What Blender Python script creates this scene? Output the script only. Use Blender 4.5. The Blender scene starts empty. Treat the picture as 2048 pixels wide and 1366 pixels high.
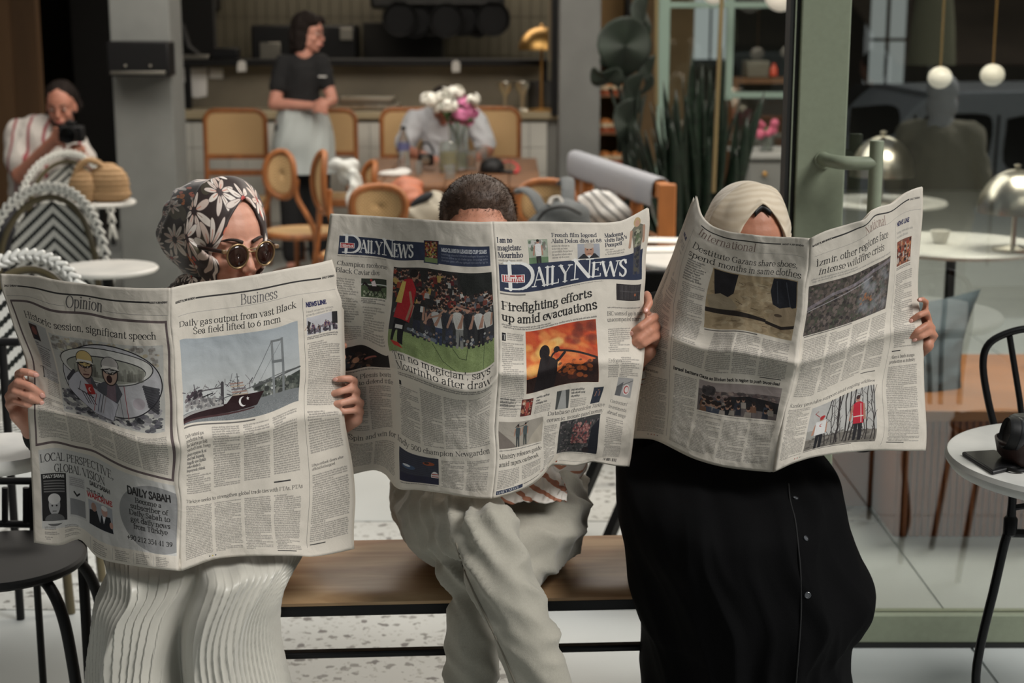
import bpy, bmesh, math, random
import numpy as np
from mathutils import Vector, Matrix, Euler, noise
# ---------------------------------------------------------------- camera, sky, sun, exposure
FPX = 3100.0
PITCH = math.atan(639.0 / FPX)
SC = bpy.context.scene
COL = SC.collection
cd = bpy.data.cameras.new('camera'); cam = bpy.data.objects.new('camera', cd); COL.objects.link(cam)
cam.location = (0, 0, 1.6); cam.rotation_euler = (math.pi / 2 - PITCH, 0, 0)
cd.sensor_width = 36; cd.lens = FPX / 2048 * 36; cd.clip_start = .05; cd.clip_end = 200
cd.dof.use_dof = True; cd.dof.focus_distance = 2.85; cd.dof.aperture_fstop = 4.2
SC.camera = cam
SC.view_settings.view_transform = 'Standard'; SC.view_settings.look = 'None'
SC.view_settings.exposure = -0.25; SC.view_settings.gamma = 1.0; SC.view_settings.use_curve_mapping = False

wd = bpy.data.worlds.new('sky'); SC.world = wd; wd.use_nodes = True
wn = wd.node_tree.nodes; wl = wd.node_tree.links
bg = wn['Background']
tc = wn.new('ShaderNodeTexCoord'); sx = wn.new('ShaderNodeSeparateXYZ'); rp = wn.new('ShaderNodeValToRGB')
wl.new(tc.outputs['Generated'], sx.inputs[0]); wl.new(sx.outputs['Z'], rp.inputs[0]); wl.new(rp.outputs[0], bg.inputs[0])
rp.color_ramp.elements[0].position = 0.0; rp.color_ramp.elements[0].color = (.80, .84, .82, 1)
rp.color_ramp.elements[1].position = 1.0; rp.color_ramp.elements[1].color = (.86, .96, .98, 1)
bg.inputs[1].default_value = 0.44

sd = bpy.data.lights.new('sun', 'SUN'); sun = bpy.data.objects.new('sun', sd); COL.objects.link(sun)
sd.energy = 3.5; sd.angle = math.radians(24); sd.color = (1, .97, .93)
sun.rotation_euler = Vector((-.58, .42, -.70)).to_track_quat('-Z', 'Y').to_euler()

def area(name, loc, size, power, color, rot=(0, 0, 0), sy=None):
    l = bpy.data.lights.new(name, 'AREA'); o = bpy.data.objects.new(name, l); COL.objects.link(o)
    l.energy = power; l.color = color; l.size = size
    if sy: l.shape = 'RECTANGLE'; l.size_y = sy
    o.location = loc; o.rotation_euler = rot
    return o
area('fill_light_kitchen', (-.8, 12.2, 2.9), 2.5, 44, (1, .88, .72), sy=.8)  # added fill that brightens the kitchen, not a real fitting
area('fill_light_dining', (-.3, 7.6, 3.1), 3.5, 135, (1, .93, .84), sy=2.5)  # added fill lifting the brightness of the dining area
area('fill_light_shop', (2.6, 10.6, 3.0), 2.2, 75, (1, .90, .76), sy=1.5)  # added fill for the room behind the mint glazing

area('fill_light_banquette', (2.3, 5.6, 3.2), 1.6, 165, (1, .9, .78), sy=1.2)  # added to brighten the dark interior behind the glass door
area('fill_light_left', (-2.6, 7.2, 3.25), 1.6, 38, (1, .93, .84), sy=1.2)  # added to brighten the photographer's corner, no lamp stands for it

# ---------------------------------------------------------------- maths
F_ = np.array([0, math.cos(PITCH), -math.sin(PITCH)]); U_ = np.array([0, math.sin(PITCH), math.cos(PITCH)])
CAMP = np.array([0, 0, 1.6])
def ray(px, py):
    return F_ + (px - 1024) / FPX * np.array([1., 0, 0]) + (683 - py) / FPX * U_
def W(px, py, Y):                      # world point seen at a pixel of the photograph, at distance Y
    d = ray(px, py); return CAMP + d * (Y / d[1])
def Zp(px, py, z):                     # ... at height z
    d = ray(px, py); return CAMP + d * ((z - 1.6) / d[2])
def S(c):                              # sRGB 0..255 -> linear
    return tuple(((v / 255.0) / 12.92 if v <= 10 else (((v / 255.0) + .055) / 1.055) ** 2.4) for v in c)
rng = np.random.RandomState(7); random.seed(7)

# ---------------------------------------------------------------- materials
def mat(name, col, rough=.6, metal=0, var=0, scale=20, bump=0, bscale=None, spec=.5, sheen=0, sss=0, stretch=None, emit=0, col2=None, coat=0):
    m = bpy.data.materials.new(name); m.use_nodes = True
    nt = m.node_tree; n = nt.nodes; l = nt.links; b = n['Principled BSDF']
    c = S(col); b.inputs['Base Color'].default_value = (*c, 1); b.inputs['Roughness'].default_value = rough
    b.inputs['Metallic'].default_value = metal; b.inputs['Specular IOR Level'].default_value = spec
    if sheen: b.inputs['Sheen Weight'].default_value = sheen
    if coat: b.inputs['Coat Weight'].default_value = coat
    if sss:
        b.inputs['Subsurface Weight'].default_value = sss; b.inputs['Subsurface Radius'].default_value = (1, .35, .2); b.inputs['Subsurface Scale'].default_value = .008
    if emit:
        b.inputs['Emission Color'].default_value = (*c, 1); b.inputs['Emission Strength'].default_value = emit
    if var or bump or col2:
        t = n.new('ShaderNodeTexCoord'); mp = n.new('ShaderNodeMapping'); l.new(t.outputs['Object'], mp.inputs[0])
        if stretch: mp.inputs['Scale'].default_value = stretch
        nz = n.new('ShaderNodeTexNoise'); nz.inputs['Scale'].default_value = scale; nz.inputs['Detail'].default_value = 5
        l.new(mp.outputs[0], nz.inputs['Vector'])
        if var or col2:
            mx = n.new('ShaderNodeMix'); mx.data_type = 'RGBA'
            r = n.new('ShaderNodeMapRange'); r.inputs[1].default_value = .3; r.inputs[2].default_value = .7
            l.new(nz.outputs[0], r.inputs[0]); l.new(r.outputs[0], mx.inputs[0])
            c2 = S(col2) if col2 else tuple(min(1, v * (1 + var)) for v in c)
            c1 = c if col2 else tuple(v * (1 - var) for v in c)
            mx.inputs[6].default_value = (*c1, 1); mx.inputs[7].default_value = (*c2, 1)
            l.new(mx.outputs[2], b.inputs['Base Color'])
        if bump:
            bp = n.new('ShaderNodeBump'); bp.inputs['Strength'].default_value = bump; bp.inputs['Distance'].default_value = .004
            nb = nz
            if bscale:
                nb = n.new('ShaderNodeTexNoise'); nb.inputs['Scale'].default_value = bscale; nb.inputs['Detail'].default_value = 4
                l.new(mp.outputs[0], nb.inputs['Vector'])
            l.new(nb.outputs[0], bp.inputs['Height']); l.new(bp.outputs[0], b.inputs['Normal'])
    return m
def image_mat(name, arr, rough=.8, bump=0, spec=.3, sheen=0):      # arr: HxWx3 sRGB 0..1, top row first, drawn by this script
    h, w, _ = arr.shape
    im = bpy.data.images.new(name, w, h)
    px = np.ones((h, w, 4), np.float32); px[..., :3] = arr[::-1]
    im.pixels.foreach_set(px.ravel()); im.update(); im.pack()
    m = bpy.data.materials.new(name); m.use_nodes = True; n = m.node_tree.nodes; l = m.node_tree.links; b = n['Principled BSDF']
    t = n.new('ShaderNodeTexImage'); t.image = im; t.extension = 'EXTEND'
    uv = n.new('ShaderNodeUVMap'); l.new(uv.outputs[0], t.inputs[0]); l.new(t.outputs[0], b.inputs['Base Color'])
    b.inputs['Roughness'].default_value = rough; b.inputs['Specular IOR Level'].default_value = spec
    if sheen: b.inputs['Sheen Weight'].default_value = sheen
    if bump:
        tcx = n.new('ShaderNodeTexCoord'); nz = n.new('ShaderNodeTexNoise'); nz.inputs['Scale'].default_value = 22; nz.inputs['Detail'].default_value = 6; nz.inputs['Distortion'].default_value = 1.5
        bp = n.new('ShaderNodeBump'); bp.inputs['Strength'].default_value = bump; bp.inputs['Distance'].default_value = .006
        l.new(tcx.outputs['Object'], nz.inputs['Vector']); l.new(nz.outputs[0], bp.inputs['Height']); l.new(bp.outputs[0], b.inputs['Normal'])
    return m

# ---------------------------------------------------------------- mesh building
class MB:
    def __init__(s): s.v = []; s.f = []; s.mi = []; s.n = 0; s.uv = None
    def add(s, v, f, mi=0):
        v = np.asarray(v, float).reshape(-1, 3); s.v.append(v); n = s.n
        s.f += [tuple(i + n for i in q) for q in f]; s.mi += [mi] * len(f); s.n += len(v); return s
    def box(s, x0, x1, y0, y1, z0, z1, mi=0):
        v = [(x, y, z) for x in (x0, x1) for y in (y0, y1) for z in (z0, z1)]
        return s.add(v, [(0, 1, 3, 2), (4, 6, 7, 5), (0, 4, 5, 1), (2, 3, 7, 6), (0, 2, 6, 4), (1, 5, 7, 3)], mi)
    def obox(s, c, size, R=None, mi=0):
        a, b, d = [q / 2 for q in size]
        v = np.array([(x, y, z) for x in (-a, a) for y in (-b, b) for z in (-d, d)])
        if R is not None: v = v @ np.array(R).T
        return s.add(v + np.array(c), [(0, 1, 3, 2), (4, 6, 7, 5), (0, 4, 5, 1), (2, 3, 7, 6), (0, 2, 6, 4), (1, 5, 7, 3)], mi)
    def tube(s, pts, r, seg=10, closed=False, caps=True, flat=1.0, mi=0):
        P = np.array(pts, float); n = len(P); R = np.full(n, r, float) if np.isscalar(r) else np.array(r, float)
        T = np.zeros_like(P)
        for i in range(n):
            a = P[(i - 1) % n] if (closed or i > 0) else P[i]; b = P[(i + 1) % n] if (closed or i < n - 1) else P[i]
            T[i] = (b - a) / (np.linalg.norm(b - a) + 1e-12)
        ref = np.array([0, 0, 1.]) if abs(T[0][2]) < .9 else np.array([1., 0, 0])
        N = np.cross(T[0], ref); N /= np.linalg.norm(N); V = []
        for i in range(n):
            N = N - T[i] * N.dot(T[i]); N /= np.linalg.norm(N) + 1e-12; B = np.cross(T[i], N)
            for k in range(seg):
                a = 2 * math.pi * k / seg; V.append(P[i] + R[i] * (math.cos(a) * N + flat * math.sin(a) * B))
        Fc = []
        for i in range(n if closed else n - 1):
            j = (i + 1) % n
            for k in range(seg):
                k2 = (k + 1) % seg; Fc.append((i * seg + k, i * seg + k2, j * seg + k2, j * seg + k))
        if caps and not closed: Fc.append(tuple(range(seg))[::-1]); Fc.append(tuple((n - 1) * seg + k for k in range(seg)))
        return s.add(V, Fc, mi)
    def lathe(s, prof, c=(0, 0, 0), seg=32, R=None, mi=0, sx=1, sy=1):
        V = []
        for r, z in prof:
            for k in range(seg):
                a = 2 * math.pi * k / seg; V.append((r * math.cos(a) * sx, r * math.sin(a) * sy, z))
        V = np.array(V)
        if R is not None: V = V @ np.array(R).T
        V = V + np.array(c)
        Fc = [(i * seg + k, i * seg + (k + 1) % seg, (i + 1) * seg + (k + 1) % seg, (i + 1) * seg + k) for i in range(len(prof) - 1) for k in range(seg)]
        if prof[0][0] > 1e-5: Fc.append(tuple(range(seg))[::-1])
        if prof[-1][0] > 1e-5: Fc.append(tuple((len(prof) - 1) * seg + k for k in range(seg)))
        return s.add(V, Fc, mi)
    def ell(s, c, r, R=None, seg=20, rings=12, mi=0):
        V = []; r = (r, r, r) if np.isscalar(r) else r
        for i in range(rings + 1):
            t = math.pi * i / rings
            for k in range(seg):
                a = 2 * math.pi * k / seg; V.append((r[0] * math.sin(t) * math.cos(a), r[1] * math.sin(t) * math.sin(a), r[2] * math.cos(t)))
        V = np.array(V)
        if R is not None: V = V @ np.array(R).T
        Fc = [(i * seg + k, (i + 1) * seg + k, (i + 1) * seg + (k + 1) % seg, i * seg + (k + 1) % seg) for i in range(rings) for k in range(seg)]
        return s.add(V + np.array(c), Fc, mi)
    def cap(s, a, ra, b, rb, seg=16):      # tapered capsule
        a = np.array(a, float); b = np.array(b, float); d = b - a; L = np.linalg.norm(d) + 1e-9; d = d / L
        pts = []; rr = []
        for t in np.linspace(math.pi / 2 * .96, 0, 5): pts.append(a - d * ra * math.sin(t)); rr.append(ra * math.cos(t))
        for t in np.linspace(0, math.pi / 2 * .96, 5): pts.append(b + d * rb * math.sin(t)); rr.append(rb * math.cos(t))
        return s.tube(pts, rr, seg)
    def chain(s, pts, rs):
        for i in range(len(pts) - 1): s.cap(pts[i], rs[i], pts[i + 1], rs[i + 1])
        return s
    def grid(s, V, mi=0, closed_u=False):      # V: rows x cols x 3
        R_, C_, _ = V.shape; cc = C_ if closed_u else C_ - 1
        return s.add(V.reshape(-1, 3), [(i * C_ + j, i * C_ + (j + 1) % C_, (i + 1) * C_ + (j + 1) % C_, (i + 1) * C_ + j) for i in range(R_ - 1) for j in range(cc)], mi)
    def mesh(s, name):
        me = bpy.data.meshes.new(name); me.from_pydata(np.concatenate(s.v).tolist(), [], s.f)
        if any(s.mi): me.polygons.foreach_set('material_index', s.mi)
        return me
    def build(s, name, m, parent=None, smooth=True, bevel=0, solid=0, subsurf=0, loc=None):
        me = s.mesh(name)
        return link(name, me, m, parent, smooth, bevel, solid, subsurf, loc)
def link(name, me, m, parent=None, smooth=True, bevel=0, solid=0, subsurf=0, loc=None):
    for q in (m if isinstance(m, (list, tuple)) else [m]): me.materials.append(q)
    if smooth:
        me.polygons.foreach_set('use_smooth', [True] * len(me.polygons))
        if smooth != 'all': me.set_sharp_from_angle(angle=math.radians(40))
    o = bpy.data.objects.new(name, me); COL.objects.link(o)
    if loc is not None: o.location = loc
    if parent is not None:
        o.parent = parent; o.matrix_parent_inverse = Matrix.Translation(-Vector(parent.location)) if not parent.rotation_euler[2] else parent.matrix_world.inverted()
    if bevel:
        b = o.modifiers.new('bevel', 'BEVEL'); b.width = bevel; b.segments = 2; b.limit_method = 'ANGLE'; b.angle_limit = math.radians(50)
    if solid: b = o.modifiers.new('solid', 'SOLIDIFY'); b.thickness = solid; b.offset = 0
    if subsurf: b = o.modifiers.new('sub', 'SUBSURF'); b.levels = subsurf; b.render_levels = subsurf
    return o
def thing(name, label, cat, loc=(0, 0, 0), group=None):
    o = bpy.data.objects.new(name, None); COL.objects.link(o); o.location = loc; o.empty_display_size = .1
    return tag(o, label, cat, group)
def tag(o, label=None, cat=None, group=None, kind=None):
    if label: o['label'] = label
    if cat: o['category'] = cat
    if group: o['group'] = group
    if kind: o['kind'] = kind
    return o
def struct(o): o['kind'] = 'structure'; return o
def dup(root, loc, rotz=0, label=None, group=None, scale=None):
    r = root.copy(); COL.objects.link(r); r.location = loc; r.rotation_euler = (0, 0, rotz)
    if scale: r.scale = (scale,) * 3
    if label: r['label'] = label
    if group: r['group'] = group
    for ch in list(root.children):
        c = ch.copy(); COL.objects.link(c); c.parent = r
        for g in ch.children:
            d = g.copy(); COL.objects.link(d); d.parent = c
    return r
def remesh(mb, voxel, smooth=6, disp=None):
    me = mb.mesh('tmp'); o = bpy.data.objects.new('tmp', me); COL.objects.link(o)
    r = o.modifiers.new('r', 'REMESH'); r.mode = 'VOXEL'; r.voxel_size = voxel
    if smooth: q = o.modifiers.new('s', 'SMOOTH'); q.iterations = smooth; q.factor = .5
    dg = bpy.context.evaluated_depsgraph_get(); e = o.evaluated_get(dg)
    out = bpy.data.meshes.new_from_object(e); bpy.data.objects.remove(o); bpy.data.meshes.remove(me)
    if disp is not None:
        n = len(out.vertices); co = np.empty(n * 3, np.float32); out.vertices.foreach_get('co', co); co = co.reshape(-1, 3)
        nn = np.empty(n * 3, np.float32); out.vertices.foreach_get('normal', nn); nn = nn.reshape(-1, 3)
        co = disp(co, nn); out.vertices.foreach_set('co', co.astype(np.float32).ravel()); out.update()
    return out
def coords(me):
    co = np.empty(len(me.vertices) * 3, np.float32); me.vertices.foreach_get('co', co); return co.reshape(-1, 3)
def spline(pts, n):          # Catmull-Rom through points
    P = np.array(pts, float); m = len(P)
    E = np.vstack([2 * P[0] - P[1], P, 2 * P[-1] - P[-2]]); t = np.linspace(0, m - 1, n); out = []
    for q in t:
        i = min(int(q), m - 2); f = q - i; a, b, c, d = E[i], E[i + 1], E[i + 2], E[i + 3]
        out.append(.5 * (2 * b + (c - a) * f + (2 * a - 5 * b + 4 * c - d) * f ** 2 + (-a + 3 * b - 3 * c + d) * f ** 3))
    return np.array(out)
def interp(x, xs, ys): return np.interp(x, xs, ys)
def nz3(x, y, z): return noise.noise(Vector((x, y, z)))
def rotz(a): c, s_ = math.cos(a), math.sin(a); return np.array([[c, -s_, 0], [s_, c, 0], [0, 0, 1]])
def rotx(a): c, s_ = math.cos(a), math.sin(a); return np.array([[1, 0, 0], [0, c, -s_], [0, s_, c]])
def roty(a): c, s_ = math.cos(a), math.sin(a); return np.array([[c, 0, s_], [0, 1, 0], [-s_, 0, c]])
# ---------------------------------------------------------------- lettering and flat print
GL = {}
_g = """A 64 l3,0,32,68,t,1 l32,68,61,0,T,2 l14,24,50,24,t,0
B 60 l14,0,14,68,T,3 l14,68,32,68,t,0 a32,51.5,17,16.5,-90,90 l14,35,34,35,t,0 a34,17.5,20,17.5,-90,90 l14,0,34,0,t,0
C 64 a36,34,30,34,50,310 l58,68,58,48,t,0
D 70 l14,0,14,68,T,3 l14,68,32,68,t,0 l14,0,32,0,t,0 a32,34,32,34,-90,90
E 58 l14,0,14,68,T,3 l14,68,50,68,t,0 l50,68,50,56,t,0 l14,35,38,35,t,0 l38,42,38,28,t,0 l14,0,52,0,t,0 l52,0,52,13,t,0
F 54 l14,0,14,68,T,3 l14,68,50,68,t,0 l50,68,50,56,t,0 l14,35,38,35,t,0 l38,42,38,28,t,0
G 70 a36,34,30,34,50,300 l58,30,58,4,T,0 l48,30,66,30,t,0 l57,68,57,50,t,0
H 74 l14,0,14,68,T,3 l60,0,60,68,T,3 l14,35,60,35,t,0
I 30 l15,0,15,68,T,3
J 36 l22,68,22,10,T,1 a11,10,11,12,0,-150
K 68 l14,0,14,68,T,3 l14,26,54,68,t,2 l27,40,60,0,T,2
L 56 l14,0,14,68,T,3 l14,0,50,0,t,0 l50,0,50,14,t,0
M 84 l14,0,14,68,t,3 l14,68,42,4,T,0 l42,4,70,68,t,0 l70,68,70,0,T,3
N 72 l14,0,14,68,t,3 l12,68,60,2,T,0 l60,0,60,68,t,2
O 72 a36,34,31,34,0,360
P 58 l14,0,14,68,T,3 l14,68,34,68,t,0 a34,50,19,18,-90,90 l14,32,34,32,t,0
Q 72 a36,34,31,34,0,360 l38,8,62,-14,T,0
R 64 l14,0,14,68,T,3 l14,68,34,68,t,0 a34,50,19,18,-90,90 l14,32,34,32,t,0 l32,32,58,0,T,2
S 52 p44,56,36,67,26,69,12,62,11,50,26,37,42,26,44,12,32,0,22,-1,10,8 l45,68,45,54,t,0 l8,0,8,15,t,0
T 62 l31,0,31,68,T,1 l5,68,57,68,t,0 l5,68,5,54,t,0 l57,68,57,54,t,0
U 72 l14,68,14,22,T,1 a36,22,22,23,180,360 l58,22,58,68,t,2
V 66 l5,68,34,0,T,1 l34,0,61,68,t,2
W 96 l4,68,26,0,T,1 l26,0,48,64,t,0 l48,64,70,0,T,0 l70,0,92,68,t,2
X 66 l6,68,60,0,T,3 l8,0,58,68,t,3
Y 64 l5,68,33,32,T,1 l33,32,60,68,t,2 l33,32,33,0,T,2
Z 58 l6,0,50,68,T,0 l8,68,52,68,t,0 l8,68,8,56,t,0 l6,0,54,0,t,0 l54,0,54,14,t,0
a 46 p9,37,16,45,26,46,33,38 l33,38,33,4,T,0 l33,4,41,0,t,0 p33,28,18,24,8,16,8,7,16,-1,26,3,33,10
b 52 l12,0,12,72,T,4 a28,23,19,23.5,-145,145
c 44 a26,23,19,23.5,45,315 d39,36
d 54 l40,0,40,72,T,3 a24,23,19,23.5,35,325
e 46 a25,23,19,23.5,0,310 l6,24,44,24,t,0
f 30 l13,0,13,56,T,1 a24,58,11,14,180,50 l3,45,28,45,t,0
g 50 a22,30,15,16,0,360 p12,17,8,8,20,3,38,1,44,-8,36,-19,20,-22,6,-16,8,-5,18,2 l33,42,46,44,t,0
h 54 l12,0,12,72,T,3 p12,34,20,44,32,46,40,38,40,30 l40,32,40,0,T,2
i 27 l13,0,13,46,T,3 d13,62
j 27 l14,46,14,-10,T,1 p14,-10,10,-20,2,-21 d14,62
k 52 l12,0,12,72,T,3 l12,18,40,46,t,2 l22,27,46,0,T,2
l 27 l13,0,13,72,T,3
m 82 l12,0,12,46,T,3 p12,34,19,44,30,46,38,38,38,30 l38,32,38,0,T,2 p38,34,46,44,58,46,66,38,66,30 l66,32,66,0,T,2
n 54 l12,0,12,46,T,3 p12,34,20,44,32,46,40,38,40,30 l40,32,40,0,T,2
o 50 a25,23,20,23.5,0,360
p 53 l12,-22,12,46,T,3 a28,23,19,23.5,-145,145
q 52 l40,-22,40,46,T,1 a24,23,19,23.5,35,325
r 38 l12,0,12,46,T,3 p12,30,18,42,27,46,33,42 d32,40
s 40 p33,37,26,46,16,46,8,38,12,28,26,20,34,12,30,2,20,-1,8,6 l33,46,33,35,t,0 l7,0,7,11,t,0
t 32 l14,60,14,8,T,0 p14,8,18,0,24,0,30,5 l3,45,28,45,t,0
u 54 l12,46,12,14,T,1 p12,14,16,2,26,0,38,9 l40,46,40,0,T,3
v 48 l4,46,25,0,T,1 l25,0,45,46,t,2
w 70 l4,46,21,0,T,1 l21,0,36,44,t,0 l36,44,51,0,T,0 l51,0,67,46,t,2
x 48 l5,46,43,0,T,3 l6,0,41,46,t,3
y 48 l4,46,25,2,T,1 l45,46,20,-18,t,1 d13,-19
z 42 l5,0,36,46,T,0 l6,46,37,46,t,0 l6,46,6,37,t,0 l5,0,38,0,t,0 l38,0,38,10,t,0
0 50 a25,32,19,32,0,360
1 50 l26,0,26,66,T,1 l26,66,14,56,t,0
2 50 p8,50,14,62,26,66,38,60,40,48,30,30,8,1 l8,1,42,1,T,0
3 50 p9,56,18,65,30,64,37,54,32,40,20,36 p20,36,36,34,42,20,34,4,20,-1,8,6
4 50 l34,0,34,66,T,1 l34,66,5,20,t,0 l5,20,46,20,t,0
5 50 l12,64,40,64,T,0 l12,64,11,36,t,0 p11,36,26,42,40,34,42,18,34,3,20,-1,8,6
6 50 p40,60,24,58,12,40,8,20 a25,20,17,20,0,360
7 50 l7,64,44,64,T,0 l44,64,20,0,T,0
8 50 a25,49,14,16,0,360 a25,17,18,17.5,0,360
9 50 p10,4,26,8,38,26,42,46 a25,45,17,20,0,360
, 22 d10,3 l11,3,7,-12,t,0
. 22 d10,3
: 24 d11,4 d11,40
' 20 l10,70,9,54,T,0
- 32 l5,24,27,24,T,0
+ 50 l8,30,42,30,T,0 l25,12,25,48,T,0
> 44 l6,40,20,24,t,0 l20,24,6,8,T,0 l22,40,36,24,t,0 l36,24,22,8,T,0
ı 27 l13,0,13,46,T,3"""
for ln in _g.split('\n'):
    q = ln.split(' '); GL[q[0]] = (float(q[1]), [(w[0], w[1:].split(',')) for w in q[2:]])
GL['ü'] = (GL['u'][0], GL['u'][1] + [('d', ['18', '62']), ('d', ['36', '62'])])
GL['İ'] = (30, GL['I'][1] + [('d', ['15', '82'])])
GL[' '] = (24, [])
def glyph_segs(ch, T, t, serif):
    adv, st = GL.get(ch, GL['o']); segs = []
    def pol(P):
        P = np.array(P)
        for a, b in zip(P[:-1], P[1:]):
            d = b - a; L = math.hypot(*d) + 1e-9; w = t + (T - t) * abs(d[1]) / L
            segs.append((a[0], a[1], b[0], b[1], w / 2))
    for k, a in st:
        if k == 'l':
            x0, y0, x1, y1 = map(float, a[:4]); w = T if a[4] == 'T' else t; fl = int(a[5])
            if abs(y1 - y0) < 1 and a[4] == 'T': w = max(t, T * .75)
            segs.append((x0, y0, x1, y1, w / 2))
            if serif:
                e = T * .5 + 5.5
                for bit, x, y in ((1, x0, y0), (2, x1, y1)):
                    if fl & bit: segs.append((x - e, y, x + e, y, t * .5))
                if fl == 4 or (fl & 2 and y1 > 70): pass
        elif k == 'a':
            cx, cy, rx, ry, a0, a1 = map(float, a); n = max(8, int(abs(a1 - a0) / 15)); aa = np.radians(np.linspace(a0, a1, n + 1))
            pol(np.stack([cx + rx * np.cos(aa), cy + ry * np.sin(aa)], 1))
        elif k == 'p':
            v = list(map(float, a)); P = list(zip(v[::2], v[1::2])); pol(spline(P, len(P) * 4))
        elif k == 'd':
            x, y = map(float, a); r = max(T * .62, t * .6); segs.append((x, y, x + .01, y, r))
    return adv, segs
STY = {'r': (9.5, 3.2, 1), 'b': (15, 5, 1), 'l': (5, 2.4, 1), 's': (10, 10, 0), 'h': (17, 14, 0), 'k': (8, 2.5, 1), 'c': (12, 4.5, 1)}
_gc = {}
def glyph_bmp(ch, size, sty, sx=1.0):
    key = (ch, round(size * 4), sty, round(sx * 20))
    if key in _gc: return _gc[key]
    T, t, sf = STY[sty]; adv, segs = glyph_segs(ch, T, t, sf); k = size / 100.0
    x0 = int(-12 * k * sx) - 2; w = int((adv + 24) * k * sx) + 5; top = int(90 * k) + 2; h = int(118 * k) + 4
    A = np.zeros((h, w), np.float32)
    if segs:
        yy, xx = np.mgrid[0:h, 0:w]; xx = xx + .5 + x0; yy = top - (yy + .5)
        for ax, ay, bx, by, hw in segs:
            ax, bx = ax * k * sx, bx * k * sx; ay, by = ay * k, by * k; r = hw * k
            r = max(r, .28)
            dx, dy = bx - ax, by - ay; L2 = dx * dx + dy * dy + 1e-9
            tt = np.clip(((xx - ax) * dx + (yy - ay) * dy) / L2, 0, 1)
            d = np.hypot(xx - ax - tt * dx, yy - ay - tt * dy)
            A = np.maximum(A, np.clip(r - d + .5, 0, 1))
    _gc[key] = (adv * k * sx, A, x0, top); return _gc[key]

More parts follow.
